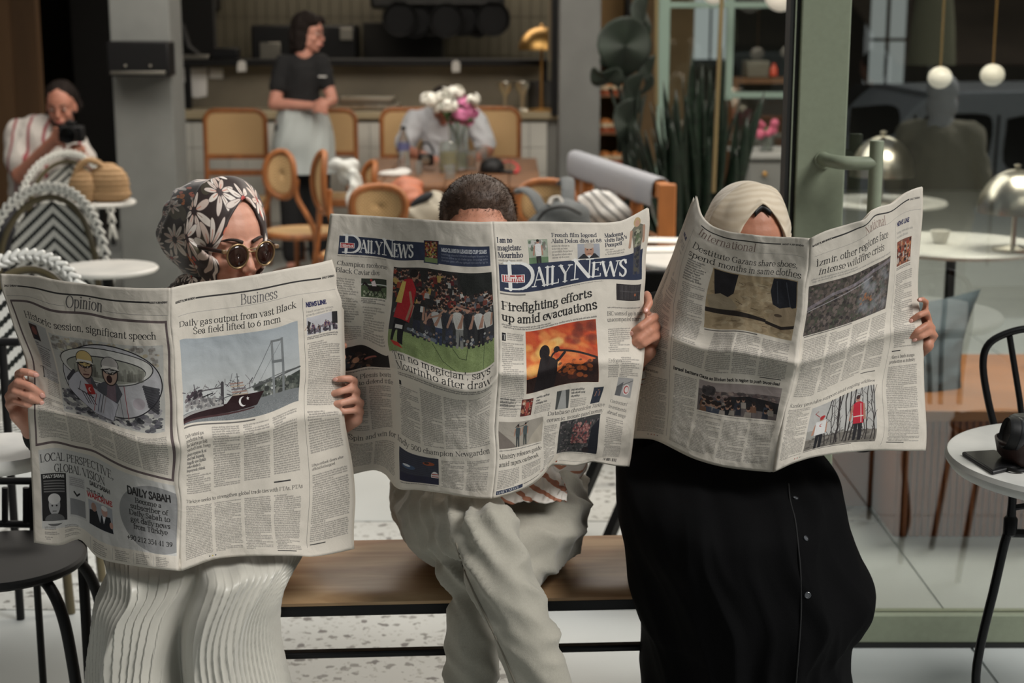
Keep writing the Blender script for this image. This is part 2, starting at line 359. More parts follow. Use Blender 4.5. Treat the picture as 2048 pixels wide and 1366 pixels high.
class Canvas:                          # millimetre coordinates, origin top left
    def __init__(s, wmm, hmm, res, base):
        s.r = res; s.w = int(wmm * res); s.h = int(hmm * res); s.a = np.empty((s.h, s.w, 3), np.float32); s.a[:] = np.array(base) / 255.0
        s.rs = np.random.RandomState(3)
    def _bb(s, x0, y0, x1, y1):
        return max(0, int(x0)), max(0, int(y0)), min(s.w, int(math.ceil(x1))), min(s.h, int(math.ceil(y1)))
    def comp(s, X0, Y0, A, col):
        h, w = A.shape; x0 = max(0, X0); y0 = max(0, Y0); x1 = min(s.w, X0 + w); y1 = min(s.h, Y0 + h)
        if x1 <= x0 or y1 <= y0: return
        a = A[y0 - Y0:y1 - Y0, x0 - X0:x1 - X0, None]; c = np.array(col, np.float32) / 255.0
        s.a[y0:y1, x0:x1] = s.a[y0:y1, x0:x1] * (1 - a) + c * a
    def rect(s, x0, y0, x1, y1, col, al=1.0):
        a, b, c, d = s._bb(x0 * s.r, y0 * s.r, x1 * s.r, y1 * s.r)
        s.a[b:d, a:c] = s.a[b:d, a:c] * (1 - al) + np.array(col) / 255.0 * al
    def ell(s, cx, cy, rx, ry, col, soft=.5, al=1.0, rot=0):
        r = s.r; m = max(rx, ry) * r + 2; a, b, c, d = s._bb(cx * r - m, cy * r - m, cx * r + m, cy * r + m)
        if c <= a or d <= b: return
        yy, xx = np.mgrid[b:d, a:c]; X = (xx + .5) / r - cx; Y = (yy + .5) / r - cy
        if rot: co, si = math.cos(rot), math.sin(rot); X, Y = X * co + Y * si, -X * si + Y * co
        q = np.sqrt((X / rx) ** 2 + (Y / ry) ** 2); A = np.clip((1 - q) * min(rx, ry) * r / soft + .5, 0, 1) * al
        s.comp(a, b, A.astype(np.float32), col)
    def seg(s, x0, y0, x1, y1, w, col, al=1.0):
        r = s.r; m = w * r + 2; a, b, c, d = s._bb(min(x0, x1) * r - m, min(y0, y1) * r - m, max(x0, x1) * r + m, max(y0, y1) * r + m)
        if c <= a or d <= b: return
        yy, xx = np.mgrid[b:d, a:c]; X = (xx + .5) / r; Y = (yy + .5) / r; dx, dy = x1 - x0, y1 - y0
        t = np.clip(((X - x0) * dx + (Y - y0) * dy) / (dx * dx + dy * dy + 1e-9), 0, 1)
        A = np.clip((w / 2 - np.hypot(X - x0 - t * dx, Y - y0 - t * dy)) * r + .5, 0, 1) * al
        s.comp(a, b, A.astype(np.float32), col)
    def line(s, pts, w, col, al=1.0):
        for p, q in zip(pts[:-1], pts[1:]): s.seg(*p, *q, w, col, al)
    def poly(s, pts, col, al=1.0):
        P = np.array(pts) * s.r; a, b, c, d = s._bb(P[:, 0].min() - 1, P[:, 1].min() - 1, P[:, 0].max() + 1, P[:, 1].max() + 1)
        if c <= a or d <= b: return
        yy, xx = np.mgrid[b:d, a:c]; A = np.zeros(xx.shape, np.float32)
        for oy in (.25, .75):
            for ox in (.25, .75):
                X = xx + ox; Y = yy + oy; ins = np.zeros(xx.shape, bool); j = len(P) - 1
                for i in range(len(P)):
                    xi, yi = P[i]; xj, yj = P[j]
                    if yi != yj: ins ^= ((yi > Y) != (yj > Y)) & (X < (xj - xi) * (Y - yi) / (yj - yi) + xi)
                    j = i
                A += ins * .25
        s.comp(a, b, A * al, col)
    def text(s, x, y, st, size, sty='r', col=(38, 36, 36), width=None, al=1.0, center=False):
        T, t, sf = STY[sty]; k = size * s.r; adv = sum(GL.get(c, GL['o'])[0] for c in st) / 100.0 * k; sx = 1.0
        if width: sx = width * s.r / adv
        X = x * s.r
        if center: X -= adv * sx / 2
        for ch in st:
            a, A, x0, top = glyph_bmp(ch, k, sty, sx)
            s.comp(int(round(X)) + x0, int(round(y * s.r)) - top, A * al if al != 1 else A, col); X += a
    def body(s, x0, y0, x1, y1, pitch=3.4, size=3.1, sty='r', col=(78, 76, 75), ragged=False, para=.16):
        y = y0 + pitch * .8; rs = s.rs; first = False
        while y < y1:
            x = x0 + (3 if first else 0); first = False; end = x1
            if rs.rand() < para: end = x0 + (x1 - x0) * rs.uniform(.3, .8); first = True
            if ragged: end = min(end, x0 + (x1 - x0) * rs.uniform(.7, 1))
            while x < end - size * .5:
                n = int(rs.choice([2, 3, 4, 5, 6, 7, 8, 9])); w = ''.join(rs.choice(list('aeiounrstlmdhcepgbfyk'), n))
                for ch in w:
                    if x > end - size * .4: break
                    a, A, gx, top = glyph_bmp(ch, size * s.r, sty)
                    s.comp(int(x * s.r) + gx, int(y * s.r) - top, A, col); x += a / s.r
                x += size * .26
            y += pitch
    def noise(s, x0, y0, x1, y1, amt=20, cell=1.0, mono=True, al=1.0):
        a, b, c, d = s._bb(x0 * s.r, y0 * s.r, x1 * s.r, y1 * s.r); k = max(1, int(cell * s.r))
        h, w = (d - b) // k + 2, (c - a) // k + 2; N = s.rs.randn(h, w, 1 if mono else 3).astype(np.float32) * amt / 255
        N = np.repeat(np.repeat(N, k, 0), k, 1)[:d - b, :c - a]; s.a[b:d, a:c] = np.clip(s.a[b:d, a:c] + N, 0, 1)
    def blobs(s, x0, y0, x1, y1, n, r0, r1, cols, al=.9, asp=1.0):
        for i in range(n):
            r = s.rs.uniform(r0, r1); c = cols[s.rs.randint(len(cols))]
            x = s.rs.uniform(x0 + r, x1 - r); y = s.rs.uniform(y0 + r * asp, y1 - r * asp)
            s.ell(x, y, r, r * asp, c, al=al, rot=s.rs.uniform(-.4, .4))
    def vgrad(s, x0, y0, x1, y1, c0, c1):
        a, b, c, d = s._bb(x0 * s.r, y0 * s.r, x1 * s.r, y1 * s.r); t = np.linspace(0, 1, max(1, d - b))[:, None, None]
        s.a[b:d, a:c] = (np.array(c0) * (1 - t) + np.array(c1) * t) / 255
    def clip(s, B, x0, y0, x1, y1):
        a, b, c, d = s._bb(x0 * s.r, y0 * s.r, x1 * s.r, y1 * s.r); B = B.copy(); B[b:d, a:c] = s.a[b:d, a:c]; s.a = B
    def person(s, x, y, h, top, bot, skin=(150, 110, 90), hair=(40, 32, 30), lean=0):   # y = feet
        w = h * .13
        s.poly([(x - w * .7, y), (x - w * .75, y - h * .5), (x + w * .75, y - h * .5), (x + w * .8, y), (x + w * .2, y), (x, y - h * .4), (x - w * .2, y)], bot)
        xt = x + lean
        s.poly([(x - w * .8, y - h * .45), (xt - w * 1.15, y - h * .8), (xt - w * .5, y - h * .86), (xt + w * .5, y - h * .86), (xt + w * 1.15, y - h * .8), (x + w * .8, y - h * .45)], top)
        s.seg(xt - w * 1.1, y - h * .78, xt - w * 1.5 + lean, y - h * .5, w * .45, skin); s.seg(xt + w * 1.1, y - h * .78, xt + w * 1.2 + lean, y - h * .5, w * .45, skin)
        s.ell(xt + lean * .3, y - h * .93, h * .055, h * .07, skin); s.ell(xt + lean * .3, y - h * .96, h * .056, h * .045, hair)
def tps(src, dst, lam=0.5):
    src = np.array(src, float) / 100; dst = np.array(dst, float); n = len(src)
    def U(r2): return r2 * np.log(r2 + 1e-12)
    K = U(((src[:, None] - src[None]) ** 2).sum(-1)) + lam * 1e-2 * np.eye(n); P = np.hstack([np.ones((n, 1)), src])
    A = np.zeros((n + 3, n + 3)); A[:n, :n] = K; A[:n, n:] = P; A[n:, :n] = P.T
    sol = np.linalg.solve(A, np.vstack([dst, np.zeros((3, dst.shape[1]))]))
    def f(q):
        q = np.asarray(q, float) / 100; return U(((q[:, None] - src[None]) ** 2).sum(-1)) @ sol[:n] + sol[n] + q @ sol[n + 1:]
    return f
class Sheet:             # the photographed layout of a double page: (px,py,u,v) correspondences for the two pages
    def __init__(s, L, R, W2=340.0, H=500.0, nu=69, nv=101):
        s.W2 = W2; s.H = H
        fl = tps([(p[2], p[3]) for p in L], [(p[0], p[1]) for p in L]); fr = tps([(p[2], p[3]) for p in R], [(p[0], p[1]) for p in R])
        v = np.linspace(0, H, nv); ul = np.linspace(0, W2, nu); ur = np.linspace(W2, 2 * W2, nu)
        def ev(f, u):
            uu, vv = np.meshgrid(u, v); return f(np.stack([uu.ravel(), vv.ravel()], 1)).reshape(nv, nu, 2)
        gl, gr = ev(fl, ul), ev(fr, ur); m = (gl[:, -1] + gr[:, 0]) / 2
        gl = gl + (m - gl[:, -1])[:, None] * np.exp(-(W2 - ul) / 30.)[None, :, None]
        gr = gr + (m - gr[:, 0])[:, None] * np.exp(-(ur - W2) / 30.)[None, :, None]
        s.px = np.concatenate([gl, gr[:, 1:]], 1); s.u = np.concatenate([ul, ur[1:]]); s.v = v
# ---------------------------------------------------------------- the three newspapers: layouts
PAPER = (203, 194, 180); INK = (52, 50, 50)
SPINE1 = [(341, 576, 340, 0), (347, 700, 340, 108), (352, 800, 340, 197), (360, 893, 340, 276), (361, 1000, 340, 372), (360, 1142, 340, 500)]
P1L = SPINE1 + [(0, 547, 0, 0), (80, 553, 82, 0), (165, 567, 167, 0), (250, 575, 252, 0),
 (3, 571, 2, 22), (60, 574, 60, 22), (110, 585, 110, 22), (165, 590, 165, 22), (205, 597, 205, 22), (335, 604, 334, 22),
 (20, 601, 15, 54), (60, 604, 60, 54), (100, 620, 102, 54), (180, 628, 182, 54), (220, 637, 221, 54), (333, 648, 334, 54),
 (50, 632, 40, 84), (98, 652, 98, 84), (155, 660, 155, 84), (313, 678, 312, 84), (127, 803, 95, 228), (318, 862, 312, 246),
 (71, 890, 15, 334), (105, 884, 50, 334), (148, 893, 102, 334), (190, 903, 155, 334), (230, 925, 200, 334), (300, 950, 280, 334), (343, 960, 334, 334),
 (12, 601, 0, 54), (33, 670, 0, 125), (51, 722, 0, 175), (56, 830, 0, 272), (60, 890, 0, 334), (64, 980, 0, 410), (68, 1085, 0, 500),
 (45, 670, 15, 125), (65, 722, 15, 175), (68, 830, 15, 272), (340, 760, 334, 160), (346, 880, 334, 270),
 (80, 920, 22, 360), (225, 968, 190, 372), (256, 1056, 216, 440), (342, 1074, 322, 440),
 (120, 1090, 60, 500), (163, 1080, 108, 500), (187, 1108, 134, 500), (240, 1127, 195, 500), (300, 1136, 268, 500)]
P1R = SPINE1 + [(393, 565, 393, 0), (453, 558, 455, 0), (559, 540, 563, 0), (664, 519, 680, 0),
 (391, 595, 391, 26), (522, 577, 524, 26), (642, 556, 650, 26), (673, 550, 680, 26), (356, 631, 356, 52), (669, 574, 676, 48),
 (358, 653, 358, 78), (592, 616, 594, 78), (386, 668, 386, 94), (564, 643, 565, 94), (359, 681, 357, 104), (594, 643, 594, 104), (596, 799, 594, 252), (368, 847, 357, 252),
 (605, 602, 606, 66), (611, 750, 606, 200), (611, 860, 606, 292), (614, 1094, 606, 478), (480, 868, 468, 276), (545, 854, 535, 276), (684, 826, 680, 276),
 (683, 600, 680, 72), (685, 672, 680, 138), (687, 751, 680, 208), (700, 920, 680, 352), (707, 1000, 680, 415), (705, 1098, 680, 500),
 (372, 1000, 353, 368), (602, 968, 590, 368), (420, 1120, 400, 500), (500, 1112, 480, 500), (600, 1112, 580, 500),
 (613, 635, 612, 97), (673, 621, 670, 97), (674, 653, 670, 126), (614, 669, 612, 128)]
SPINE2 = [(985, 443, 340, 0), (992, 536, 340, 81), (996, 627, 340, 168), (996, 754, 340, 280), (989, 854, 340, 372), (984, 997, 340, 500)]
P2L = SPINE2 + [(661, 427, 0, 0), (735, 431, 75, 0), (812, 436, 158, 0), (867, 440, 215, 0), (930, 443, 282, 0),
 (651, 504, 0, 72), (648, 600, 0, 165), (650, 700, 0, 262), (655, 840, 0, 400), (660, 955, 0, 500),
 (679, 471, 20, 40), (844, 485, 192, 40), (979, 494, 330, 43), (676, 507, 20, 73), (844, 519, 192, 73), (981, 531, 330, 76),
 (789, 535, 135, 88), (982, 548, 330, 90), (776, 692, 133, 236), (988, 723, 330, 240), (783, 610, 133, 157), (987, 640, 330, 172),
 (792, 734, 140, 268), (985, 767, 328, 272), (672, 536, 22, 104), (772, 545, 118, 104), (724, 557, 65, 118), (772, 596, 118, 150),
 (722, 688, 62, 240), (753, 702, 95, 240), (776, 711, 120, 240), (688, 694, 30, 240), (688, 743, 34, 276), (731, 735, 70, 276), (780, 736, 122, 276),
 (704, 876, 36, 408), (790, 870, 128, 408), (812, 893, 155, 412), (980, 913, 325, 418), (690, 690, 26, 236),
 (708, 947, 45, 500), (753, 940, 88, 500), (776, 951, 112, 500), (792, 974, 132, 500), (831, 979, 172, 500), (894, 987, 240, 500), (797, 800, 140, 330), (800, 905, 142, 430)]
P2R = SPINE2 + [(1040, 443, 398, 0), (1094, 443, 455, 0), (1185, 445, 555, 0), (1244, 441, 620, 0), (1273, 427, 655, 0), (1295, 415, 680, 0),
 (998, 529, 347, 74), (1080, 526, 433, 74), (1171, 519, 535, 74), (1264, 507, 640, 74), (1001, 584, 347, 123), (1139, 570, 503, 123), (1281, 558, 668, 121),
 (1003, 622, 347, 158), (1187, 595, 556, 158), (1051, 662, 398, 192), (1191, 637, 556, 192), (1197, 763, 556, 306), (1053, 787, 398, 306),
 (1297, 440, 680, 24), (1289, 513, 680, 90), (1285, 595, 680, 160), (1287, 695, 680, 245), (1276, 786, 680, 325), (1264, 877, 680, 412), (1256, 933, 680, 500),
 (1150, 725, 508, 272), (1280, 688, 670, 240), (1126, 838, 488, 372), (1203, 822, 590, 372), (1194, 907, 590, 452), (1108, 911, 478, 458),
 (998, 848, 347, 366), (1087, 831, 448, 360), (1083, 881, 448, 408), (998, 902, 347, 412), (1049, 976, 405, 500), (1076, 958, 440, 500), (1089, 942, 458, 497), (1098, 930, 475, 496), (1153, 931, 550, 500), (1185, 922, 590, 498), (1226, 930, 640, 500),
 (1203, 600, 570, 165), (1284, 640, 675, 200)]
SPINE3 = [(1620, 477, 340, 0), (1617, 522, 340, 48), (1608, 612, 340, 143), (1592, 730, 340, 262), (1578, 794, 340, 335), (1558, 871, 340, 420), (1546, 944, 340, 500)]
P3L = SPINE3 + [(1392, 391, 0, 0), (1399, 422, 30, 0), (1421, 449, 75, 0), (1458, 463, 130, 0), (1512, 470, 200, 0), (1567, 474, 272, 0),
 (1372, 444, 0, 60), (1349, 508, 0, 125), (1322, 571, 0, 185), (1299, 630, 0, 240), (1285, 703, 0, 300), (1274, 794, 0, 385), (1264, 876, 0, 500),
 (1381, 471, 50, 62), (1362, 531, 60, 118), (1347, 612, 66, 190), (1343, 680, 72, 262), (1338, 794, 75, 370), (1333, 866, 76, 470),
 (1403, 451, 62, 18), (1435, 470, 105, 18), (1494, 482, 180, 18), (1562, 488, 268, 18), (1605, 491, 325, 18),
 (1384, 494, 68, 72), (1444, 519, 130, 72), (1512, 531, 212, 72), (1592, 536, 318, 72), (1422, 537, 112, 100), (1595, 558, 326, 92), (1580, 684, 324, 214), (1413, 653, 120, 210),
 (1467, 690, 200, 246), (1351, 730, 84, 305), (1422, 755, 155, 308), (1553, 782, 312, 325), (1399, 758, 132, 318), (1562, 789, 322, 330), (1553, 842, 322, 388), (1394, 817, 132, 384),
 (1308, 878, 48, 500), (1353, 898, 105, 500), (1390, 916, 155, 500), (1444, 932, 218, 500), (1512, 941, 298, 500)]
P3R = SPINE3 + [(1648, 463, 372, 0), (1694, 449, 432, 0), (1730, 438, 478, 0), (1744, 422, 502, 0), (1785, 406, 570, 0), (1844, 373, 680, 0),
 (1662, 477, 384, 20), (1716, 456, 452, 20), (1735, 447, 480, 20), (1748, 432, 505, 20), (1816, 401, 630, 22),
 (1634, 533, 352, 66), (1712, 508, 444, 66), (1775, 474, 545, 66), (1619, 575, 348, 106), (1781, 510, 562, 104), (1772, 606, 562, 196), (1607, 671, 348, 206),
 (1844, 422, 680, 48), (1838, 499, 680, 120), (1835, 594, 680, 205), (1843, 650, 680, 252), (1846, 720, 680, 318), (1848, 794, 680, 385), (1850, 901, 680, 500),
 (1694, 699, 460, 262), (1785, 662, 590, 256), (1791, 449, 588, 58), (1780, 658, 586, 250), (1764, 794, 582, 382), (1762, 887, 582, 484),
 (1577, 817, 352, 352), (1750, 762, 566, 350), (1626, 817, 408, 362), (1749, 769, 566, 362), (1750, 880, 566, 474), (1604, 905, 404, 478),
 (1580, 928, 382, 500), (1617, 916, 425, 500), (1671, 907, 485, 500), (1739, 901, 566, 500)]
RES = 3.2
class Lay:
    def __init__(s, sheet): s.sh = sheet; s.c = Canvas(2 * sheet.W2, sheet.H, RES, PAPER)
D = (30, 28, 30)
def people_row(c, x0, x1, y, h, n, cols, pants, rs, lean=3):
    for i in range(n):
        c.person(x0 + (x1 - x0) * (i + .5) / n + rs.uniform(-2, 2), y + rs.uniform(-2, 2), h * rs.uniform(.85, 1.1), cols[rs.randint(len(cols))], pants[rs.randint(len(pants))], lean=rs.uniform(-lean, lean))

def paper_one():
    sh = Sheet(P1L, P1R); L = Lay(sh); c = L.c; rs = np.random.RandomState(5)
    # --- left page
    c.rect(36, 21.3, 300, 23.8, INK); c.text(8, 24, 'DAILY SABAH', 5, 'h', width=27); c.text(300, 24.5, 'AUGUST 19, 2024 MONDAY', 4, 'h', width=34)
    c.text(132, 46, 'Opinion', 31, 'k', (92, 88, 88), width=74); c.rect(8, 43, 130, 43.3, (120, 118, 116)); c.rect(208, 43, 336, 43.3, (120, 118, 116))
    BX = (96, 82, 82)
    c.rect(15, 52, 334, 56, BX); c.rect(15, 52, 19, 336, BX); c.rect(330, 52, 334, 336, BX); c.rect(15, 332, 334, 336, BX)
    c.text(40, 86, 'Historic session, significant speech', 18, 'r', width=272)
    c.rect(44, 92, 88, 196, (168, 166, 163)); c.rect(44, 96, 64, 126, (70, 50, 48)); c.ell(54, 108, 6, 8, (128, 70, 62)); c.poly([(46, 126), (50, 116), (60, 116), (63, 126)], (40, 38, 45))
    c.text(46, 133, 'Oruc', 4, 'b'); c.rect(46, 136, 84, 136.7, INK)
    c.body(48, 140, 82, 176, 4.2, 3.4, 'b', ragged=True); c.text(36, 196, 'T', 26, 'r'); c.body(54, 178, 88, 228, 3.4); c.body(24, 232, 92, 324, 3.4)
    # cartoon of a giant bowl with two boys and a banner
    x0, y0, x1, y1 = 93, 98, 322, 252
    c.rect(x0, y0, x1, y1, (178, 176, 170)); c.blobs(x0, y0, x1, y0 + 44, 150, 2, 8, [(170, 150, 110), (150, 146, 140), (196, 186, 150), (120, 110, 100), (180, 170, 160)], al=.6, asp=.7)
    for i in range(70):
        x = rs.uniform(x0, x1 - 12); y = rs.uniform(y0, y0 + 40); c.rect(x, y, x + rs.uniform(3, 12), y + rs.uniform(3, 9), (90, 84, 80), .35)
    c.blobs(x0, y1 - 56, x1, y1, 260, 2, 9, [(70, 70, 78), (110, 108, 112), (40, 40, 46), (140, 138, 142), (90, 86, 96)], al=.75, asp=.5)
    c.ell(214, 168, 106, 66, (38, 36, 40)); c.ell(214, 168, 104, 64, (176, 174, 178)); c.rect(x0, y1, x1, y1 + 40, PAPER)
    c.ell(206, 142, 98, 32, (40, 38, 40)); c.ell(206, 142, 96, 30.5, (192, 190, 184)); c.ell(206, 147, 84, 23, (50, 48, 50)); c.ell(206, 148, 83, 22, (150, 150, 138))
    for i in range(60): x = rs.uniform(135, 280); c.rect(x, rs.uniform(140, 160), x + rs.uniform(2, 8), 163, (90, 88, 80), .4)
    for i in range(9): c.seg(285 + i * 1.2, 170 + i * 4.2, 312 - i * .2, 176 + i * 5, 5, (45, 44, 50), .8)
    c.line([(246, 172), (252, 232)], 1.4, (150, 60, 66)); c.line([(234, 172), (240, 230)], .8, D); c.ell(275, 200, 12, 10, (150, 120, 130), al=.3)
    for bx, by, hat in ((164, 138, (196, 166, 100)), (218, 142, (168, 162, 158))):
        c.poly([(bx - 34, by + 62), (bx - 30, by + 34), (bx - 14, by + 26), (bx + 14, by + 26), (bx + 24, by + 44), (bx + 10, by + 66)], (76, 76, 84))
        c.poly([(bx - 12, by + 60), (bx - 6, by + 26), (bx + 10, by + 26), (bx + 10, by + 60)], (110, 90, 100)); c.ell(bx, by + 10, 17, 22, (44, 36, 36)); c.ell(bx, by + 11, 14.5, 19, (174, 140, 122))
        c.ell(bx, by - 4, 18.5, 16, D); c.ell(bx, by - 5, 17, 14, hat); c.poly([(bx - 19, by + 4), (bx - 15, by - 3), (bx + 15, by - 3), (bx + 19, by + 3), (bx + 8, by + 1), (bx - 8, by + 1)], (206, 200, 192)); c.line([(bx - 19, by + 5), (bx, by + 1), (bx + 19, by + 4)], 1.2, D)
        for e in (-6, 6): c.ell(bx + e, by + 9, 3.4, 2.4, (60, 48, 46)); c.ell(bx + e, by + 9, 1.4, 1.2, (190, 180, 170)); c.seg(bx + e - 4, by + 4, bx + e + 3, by + 3, 1.2, D)
        c.line([(bx, by + 10), (bx - 3, by + 17), (bx + 2, by + 18)], .9, (90, 60, 52))
    c.seg(159, 162, 171, 161, 2.4, (96, 50, 50)); c.ell(216, 162, 6, 7, (50, 30, 32)); c.ell(216, 160, 5, 2.5, (60, 28, 30))
    P = [(118, 174), (146, 158), (168, 178), (196, 192), (232, 206), (216, 244), (176, 238), (140, 214), (116, 194)]
    c.poly(P, (40, 38, 42)); c.poly([(a * .985 + 2.6, b * .985 + 3) for a, b in P], (176, 174, 184)); c.line([(118, 178), (136, 160)], 7, (60, 58, 66)); c.line([(142, 194), (150, 176)], 1, D)
    for dx, cl in ((0, (160, 60, 60)), (9, (60, 60, 90)), (16, D), (22, (140, 120, 120))): c.line([(184 + dx, 194), (172 + dx, 232)], 1.3, cl)
    c.poly([(158, 180), (176, 178), (182, 196), (164, 200)], (176, 36, 34)); c.ell(170, 189, 4, 4, (216, 190, 186)); c.ell(171.5, 189, 3.2, 3.2, (176, 36, 34))
    for i in range(4): c.seg(150 + i * 6, 196, 162 + i * 6, 218, 1.6, (40, 26, 34))
    c.seg(140, 192, 176, 204, 1.6, (40, 26, 34))
    c.body(96, 256, 148, 324, 3.4); c.body(152, 258, 204, 326, 3.4); c.body(208, 260, 262, 326, 3.4); c.body(266, 262, 324, 326, 3.4)
    # advertisement
    c.rect(20, 344, 334, 474, (186, 184, 180)); c.ell(292, 414, 92, 60, (136, 136, 136)); c.rect(334, 340, 420, 490, PAPER); c.rect(205, 474, 334, 486, PAPER); c.rect(334.5, 340, 336, 478, PAPER)
    c.text(22, 364, 'LOCAL PERSPECTIVE,', 18, 'r', width=172); c.text(52, 382, 'GLOBAL VISION', 18, 'r', width=120)
    c.rect(22, 384, 78, 462, (34, 33, 34)); c.text(26, 391, 'DAILY SABAH', 7, 'h', (200, 198, 194), width=48)
    for j in range(5): c.rect(27, 395 + j * 4.4, 74, 397 + j * 4.4, (150, 148, 146), .6)
    c.ell(50, 436, 13, 17, (150, 150, 150)); c.ell(50, 426, 14, 9, (186, 184, 182)); c.ell(50, 460, 22, 10, (90, 90, 90)); c.ell(45, 437, 2, 1.4, D); c.ell(55, 437, 2, 1.4, D); c.seg(46, 446, 54, 446, 1.2, D); c.rect(22, 462, 78, 466, (186, 184, 180))
    c.rect(84, 386, 122, 456, (176, 174, 172)); c.body(86, 388, 120, 404, 3, 2.6); c.line([(96, 412), (102, 418), (108, 414)], 3, D); c.rect(86, 424, 120, 452, (120, 120, 122))
    c.text(134, 392, 'DAILY SABAH', 9, 'h', width=48); c.text(126, 404, 'THIS IS A', 7, 'h', width=40); c.text(126, 412, 'WARCRIME', 11, 'h', (176, 30, 32), width=58)
    c.rect(128, 416, 182, 456, (150, 152, 158)); c.poly([(128, 456), (130, 432), (146, 430), (156, 456)], (28, 28, 34)); c.poly([(150, 456), (156, 434), (176, 432), (182, 456)], (24, 26, 34)); c.ell(140, 426, 6, 7, (150, 112, 98)); c.ell(164, 426, 7, 8, (176, 132, 118)); c.ell(164, 421, 7, 4, (206, 202, 198))
    c.ell(178, 444, 4, 5, (176, 130, 114)); c.poly([(158, 434), (161, 446), (166, 434)], (206, 206, 210))
    c.text(222, 378, 'DAILY SABAH', 18, 'h', width=100)
    for i, (q, w, off) in enumerate((('Become a', 62, 18), ('subscriber of', 88, 6), ('Daily Sabah to', 96, 2), ('get daily news', 96, 4), ('from Türkiye', 84, 10))): c.text(220 + off, 391 + i * 11.6, q, 12, 'b', width=w)
    c.text(213, 458, '+90 212 354 41 39', 12, 'b', width=112)
    for i in range(2):
        for j in range(3): c.body(26 + i * 46, 470 + j * 8, 62 + i * 46, 477 + j * 8, 3, 2.6, ragged=True)
    for i in range(4): c.rect(128 + i * 50, 478, 128.4 + i * 50, 496, (140, 140, 140)); c.body(134 + i * 50, 478, 168 + i * 50, 496, 3, 2.5, ragged=True)
    # --- right page (business)
    c.rect(391, 25.4, 650, 28, INK); c.text(350, 28, 'AUGUST 19, 2024 MONDAY', 5, 'h', width=40); c.text(652, 28, 'DAILY SABAH', 5, 'h', width=24)
    c.text(482, 49, 'Business', 27, 'k', (96, 92, 92), width=75); c.rect(356, 52, 676, 52.4, (130, 128, 126))
    c.text(358, 77, 'Daily gas output from vast Black', 17, 'r', width=236); c.text(386, 93.5, 'Sea field lifted to 6 mcm', 17, 'r', width=180)
    c.rect(606, 60, 606.5, 480, (90, 88, 86)); c.text(612, 78, 'NEWS LINE', 12, 'h', (44, 44, 84), width=40)
    c.text(612, 89, 'Israeli economy misses', 5.6, 'r', (110, 108, 106), width=52); c.text(612, 95, 'growth estimate in Q2', 5.6, 'r', (110, 108, 106), width=50)
    c.rect(612, 98, 671, 130, (176, 174, 178)); c.blobs(612, 116, 671, 130, 60, 1, 3, [(60, 50, 60), (90, 80, 90), (120, 112, 120)]); people_row(c, 614, 670, 130, 18, 6, [(70, 50, 80), (50, 44, 50)], [(40, 38, 44)], rs); c.rect(661, 98, 671, 120, (40, 38, 40)); c.poly([(614, 130), (620, 108), (614, 104)], (46, 44, 46))
    c.body(612, 132, 672, 138, 3, 2.6, 'b'); c.body(612, 142, 674, 262, 3.5); c.body(612, 268, 674, 330, 3.5)
    c.text(612, 346, 'Libya outlook closes after', 5.2, 'r', width=58); c.text(612, 352, 'official kidnapped', 5.2, 'r', width=42); c.body(612, 358, 674, 470, 3.5); c.rect(612, 474, 638, 475.5, INK)
    x0, y0, x1, y1 = 357, 103, 595, 254
    c.vgrad(x0, y0, x1, y1, (150, 158, 164), (186, 186, 182))
    c.poly([(545, 214), (560, 206), (595, 188), (x1, 232), (540, 236)], (58, 62, 58)); c.blobs(500, 196, 595, 232, 160, 1.5, 5, [(60, 66, 60), (84, 90, 82), (48, 50, 48), (110, 112, 104)], al=.8); c.rect(500, 180, 545, 200, (176, 178, 176), .0)
    c.poly([(x0, 236), (500, 226), (x1, 228), (x1, y1), (x0, y1)], (112, 116, 118)); c.noise(x0, 236, x1, y1, 22, .6)
    c.line([(x0 + 60, 224), (x1, 182)], 1.6, (90, 92, 92)); c.line([(500, 206), (545, 199), (x1, 182)], 3.2, (80, 82, 82))
    c.rect(540, 126, 544.5, 232, (120, 124, 126)); c.rect(560, 124, 564.5, 230, (110, 114, 116)); c.rect(540, 125, 564, 129, (104, 108, 110)); c.rect(540, 164, 564, 169, (104, 108, 110))
    c.line([(541, 128), (520, 165), (498, 199)], 1, (84, 86, 88)); c.line([(562, 128), (540, 160), (516, 196)], .7, (110, 112, 114))
    for i in range(60): x = rs.uniform(362, 500); y = rs.uniform(194, 226); c.seg(x, y, x + rs.uniform(-14, 14), y - rs.uniform(0, 18) * (1 if x < 410 or x > 440 else .5), rs.uniform(.5, 2), [(60, 52, 60), (96, 90, 94), (44, 40, 46), (130, 126, 126)][rs.randint(4)], .8)
    c.blobs(360, 196, 400, 226, 80, 1, 4, [(70, 58, 66), (50, 44, 50), (110, 100, 104)]); c.line([(388, 202), (438, 200)], 2, (70, 66, 70)); c.line([(440, 192), (438, 228)], 6, (64, 60, 64)); c.line([(396, 214), (420, 208)], 2, D)
    c.blobs(358, 212, 440, 234, 120, 1, 4, [(130, 128, 128), (90, 88, 90), (160, 156, 152)], al=.7)
    for i in range(7): c.rect(462 - i * 1.2, 224 - i * 5, 494 - i * 2.2, 226.4 - i * 5, [(150, 120, 110), (110, 100, 104), (170, 150, 130)][i % 3])
    c.line([(470, 178), (470, 200)], 1.2, D); c.seg(466, 184, 474, 184, .8, D)
    c.poly([(357, 250), (357, 240), (446, 228), (458, 216), (522, 216), (506, 236), (438, 243)], (40, 16, 20)); c.poly([(357, 238), (440, 228), (440, 231), (357, 243)], (150, 148, 146)); c.poly([(357, 252), (357, 249), (440, 243), (500, 238), (500, 240), (440, 246)], (70, 40, 42))
    c.ell(478, 227, 8, 8, (214, 210, 208)); c.ell(481, 226.5, 6.8, 6.8, (40, 16, 20))
